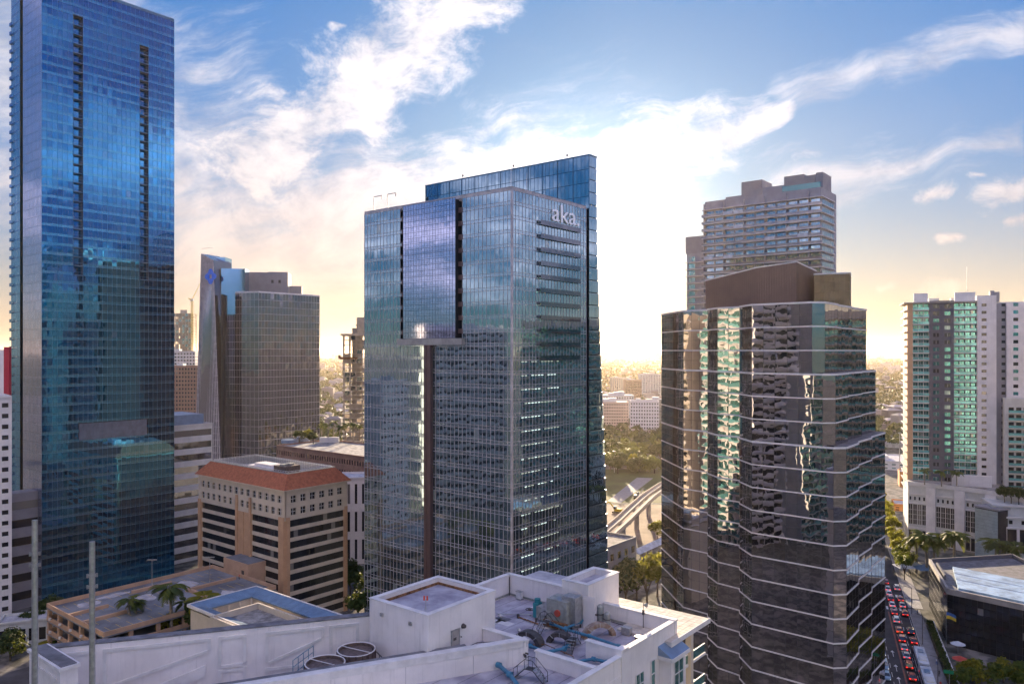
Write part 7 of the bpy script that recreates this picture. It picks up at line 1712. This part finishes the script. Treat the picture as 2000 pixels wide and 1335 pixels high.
# ------------------------------------------------------------------ the far city
def far_canopy():
    r = random.Random(11); mb = MB(); y = []
    def clump(x, y_, R_, h, k):
        for _ in range(k):
            v = Vector((r.gauss(0, 1), r.gauss(0, 1), abs(r.gauss(0, 1)) * .9)).normalized(); p = Vector((x, y_, h - R_ * .7)) + Vector((v.x * R_, v.y * R_, v.z * R_ * .75)) * r.uniform(.7, 1.05)
            n = (v + Vector((r.gauss(0, .4), r.gauss(0, .4), r.gauss(0, .4)))).normalized(); a = n.orthogonal().normalized(); b = n.cross(a); s = R_ * r.uniform(.25, .5)
            mb.add([tuple(p + a * s), tuple(p - a * s * .6 + b * s * .8), tuple(p - a * s * .6 - b * s * .8)], [(0, 1, 2)])
    wins = ((330, 392, 520), (618, 712, 560), (1172, 1296, 600), (1690, 1782, 600))
    for (p0, p1, d0) in wins:
        d = d0
        while d < 7500:
            step = d * .020 + 3.0; w0, w1 = (p0 - 45 - CX) / F * d, (p1 + 45 - CX) / F * d; x = w0
            big = d > 1800
            while x < w1:
                if r.random() < .74: clump(x + r.uniform(-2, 2), d + r.uniform(-step, step) * .6, r.uniform(4, 7.5) * (1.0 if not big else 1.4 + d / 5000), r.uniform(7, 13), 26 if d < 1100 else 14 if d < 2200 else 9)
                x += r.uniform(7, 13) * (1 if not big else d / 1500)
            d += step
    mb.build('tree_canopy', 'leaf_far', None, 'stuff')['label'] = 'green canopy of the low suburbs reaching to the horizon'
leaf('leaf_far', (.045, .075, .025), (.10, .115, .04), .10)
far_canopy()
def far_roofs():
    r = random.Random(17); mb = MB()
    for (p0, p1, d0) in ((330, 392, 620), (618, 712, 620), (1172, 1296, 820), (1690, 1782, 700)):
        for _ in range(130):
            d = d0 * (7000 / d0) ** r.random(); x = (r.uniform(p0 - 40, p1 + 40) - CX) / F * d; w, l, h = r.uniform(8, 22), r.uniform(8, 20), r.choice((6, 7, 9, 9, 12, 16))
            if d > 2500: w *= 1.7; h *= 1.3
            mb.cube(x - w / 2, x + w / 2, d - l / 2, d + l / 2, 0, h)
            mb.add([(x - w / 2 - .5, d - l / 2 - .5, h + .01), (x + w / 2 + .5, d - l / 2 - .5, h + .01), (x + w / 2 + .5, d + l / 2 + .5, h + .01), (x - w / 2 - .5, d + l / 2 + .5, h + .01), (x - w * .2, d, h + 2.2), (x + w * .2, d, h + 2.2)], [(0, 1, 5, 4), (2, 3, 4, 5), (1, 2, 5), (3, 0, 4)])
    o = mb.build('suburb_house_field', 'suburb_roof', None, 'stuff'); o['label'] = 'pale roofs scattered through the distant trees'
    mb = MB()
    for _ in range(90):
        d = r.uniform(5000, 12000); x = r.uniform(-.7, .7) * d; w = r.uniform(20, 60); h = r.choice((20, 28, 36, 50, 70)) * (1.5 if r.random() < .1 else 1)
        mb.cube(x - w / 2, x + w / 2, d, d + 30, 0, h)
    o = mb.build('far_skyline', 'suburb_roof', None, 'stuff'); o['label'] = 'faint far-off towers on the hazy horizon'
far_roofs()
# ------------------------------------------------------------------ neighbours behind and beside the viewer, seen in the mirror glass; one bounces light
def mirror_tower(label, P0, u, Wd, Dp, zt, wall, gl, rail, n=1, bay=4.5):
    balcony_tower('apartment_tower', label, 'apartment tower', P0, u, Wd, Dp, zt, 3.6, wall, gl, 'trim_white', rail, (False, False), bay, 1.4, 0)
mirror_tower('white apartment tower, nearest of three mirrored in the tall blue tower', (214, 141), (.25, -.97), 34, 22, 156, 'white_wall', 'glass_green', 'glass_rail')
mirror_tower('sunlit cream tower, middle one of three mirrored in the tall blue tower', (209, 171), (.2, -.98), 24, 22, 138, 'cream_wall', 'glass_dark', 'cream_wall')
mirror_tower('grey apartment tower, farthest of three mirrored in the tall blue tower', (200, 208), (.2, -.98), 32, 22, 160, 'grey_wall', 'glass_teal', 'glass_rail')
mirror_tower('plain white slab left of the frame, mirrored in the dark glass front', (-112, 63), (.12, .99), 18, 16, 112, 'white_wall', 'glass_dark', 'white_wall', bay=9)
mirror_tower('apartment tower with teal rails mirrored in the dark glass front', (-122, 26), (.35, .94), 29, 18, 106, 'offwhite_wall', 'glass_green', 'glass_rail')
mirror_tower('sunlit pale tower mirrored in the narrow dark glass facet', (-108, 118), (-.6, .8), 23, 16, 104, 'white_wall', 'glass_green', 'glass_rail')
mirror_tower('sunlit cream tower mirrored in the leftmost broad dark facet', (-124, 143), (-.6, .8), 20, 16, 96, 'cream_wall', 'glass_dark', 'cream_wall')
mirror_tower('pale apartment tower behind the viewer, seen only in reflections', (40, -75), (-1, .05), 46, 20, 126, 'offwhite_wall', 'glass_green', 'glass_rail')
mirror_tower('cream apartment tower behind the viewer to the left', (-35, -70), (-.94, .34), 44, 20, 130, 'cream_wall', 'glass_dark', 'cream_wall')
mirror_tower('unseen white apartment tower right behind the viewer, enlarged to bounce warm light', (118, 22), (-.75, -.66), 64, 20, 124, 'white_wall', 'glass_green', 'glass_rail')  # unseen tower, moved close and widened to bounce warm light onto right-facing walls
mirror_tower('white apartment tower left of the frame, seen in the central glass face', (-198, 152), (.05, .99), 40, 20, 92, 'white_wall', 'glass_dark', 'trim_white')
mirror_tower('cream apartment tower right of the frame, mirrored in the stepped dark glass flank', (207, 284), (.5, -.86), 44, 18, 96, 'cream_wall', 'glass_green', 'glass_rail')
# ------------------------------------------------------------------ haze
def haze():
    m = bpy.data.materials.new('haze'); m.use_nodes = True; nt = m.node_tree; nt.nodes.clear(); out = nt.nodes.new('ShaderNodeOutputMaterial'); v = nt.nodes.new('ShaderNodeVolumePrincipled')
    v.inputs['Color'].default_value = (1, .82, .66, 1); v.inputs['Density'].default_value = 3.6e-5; v.inputs['Anisotropy'].default_value = .6
    nt.links.new(v.outputs[0], out.inputs['Volume']); M['haze'] = m
    mb = MB(); mb.cube(-36000, 36000, -1600, 46000, -1, 206); mb.build('haze', 'haze', None, 'stuff')
haze()
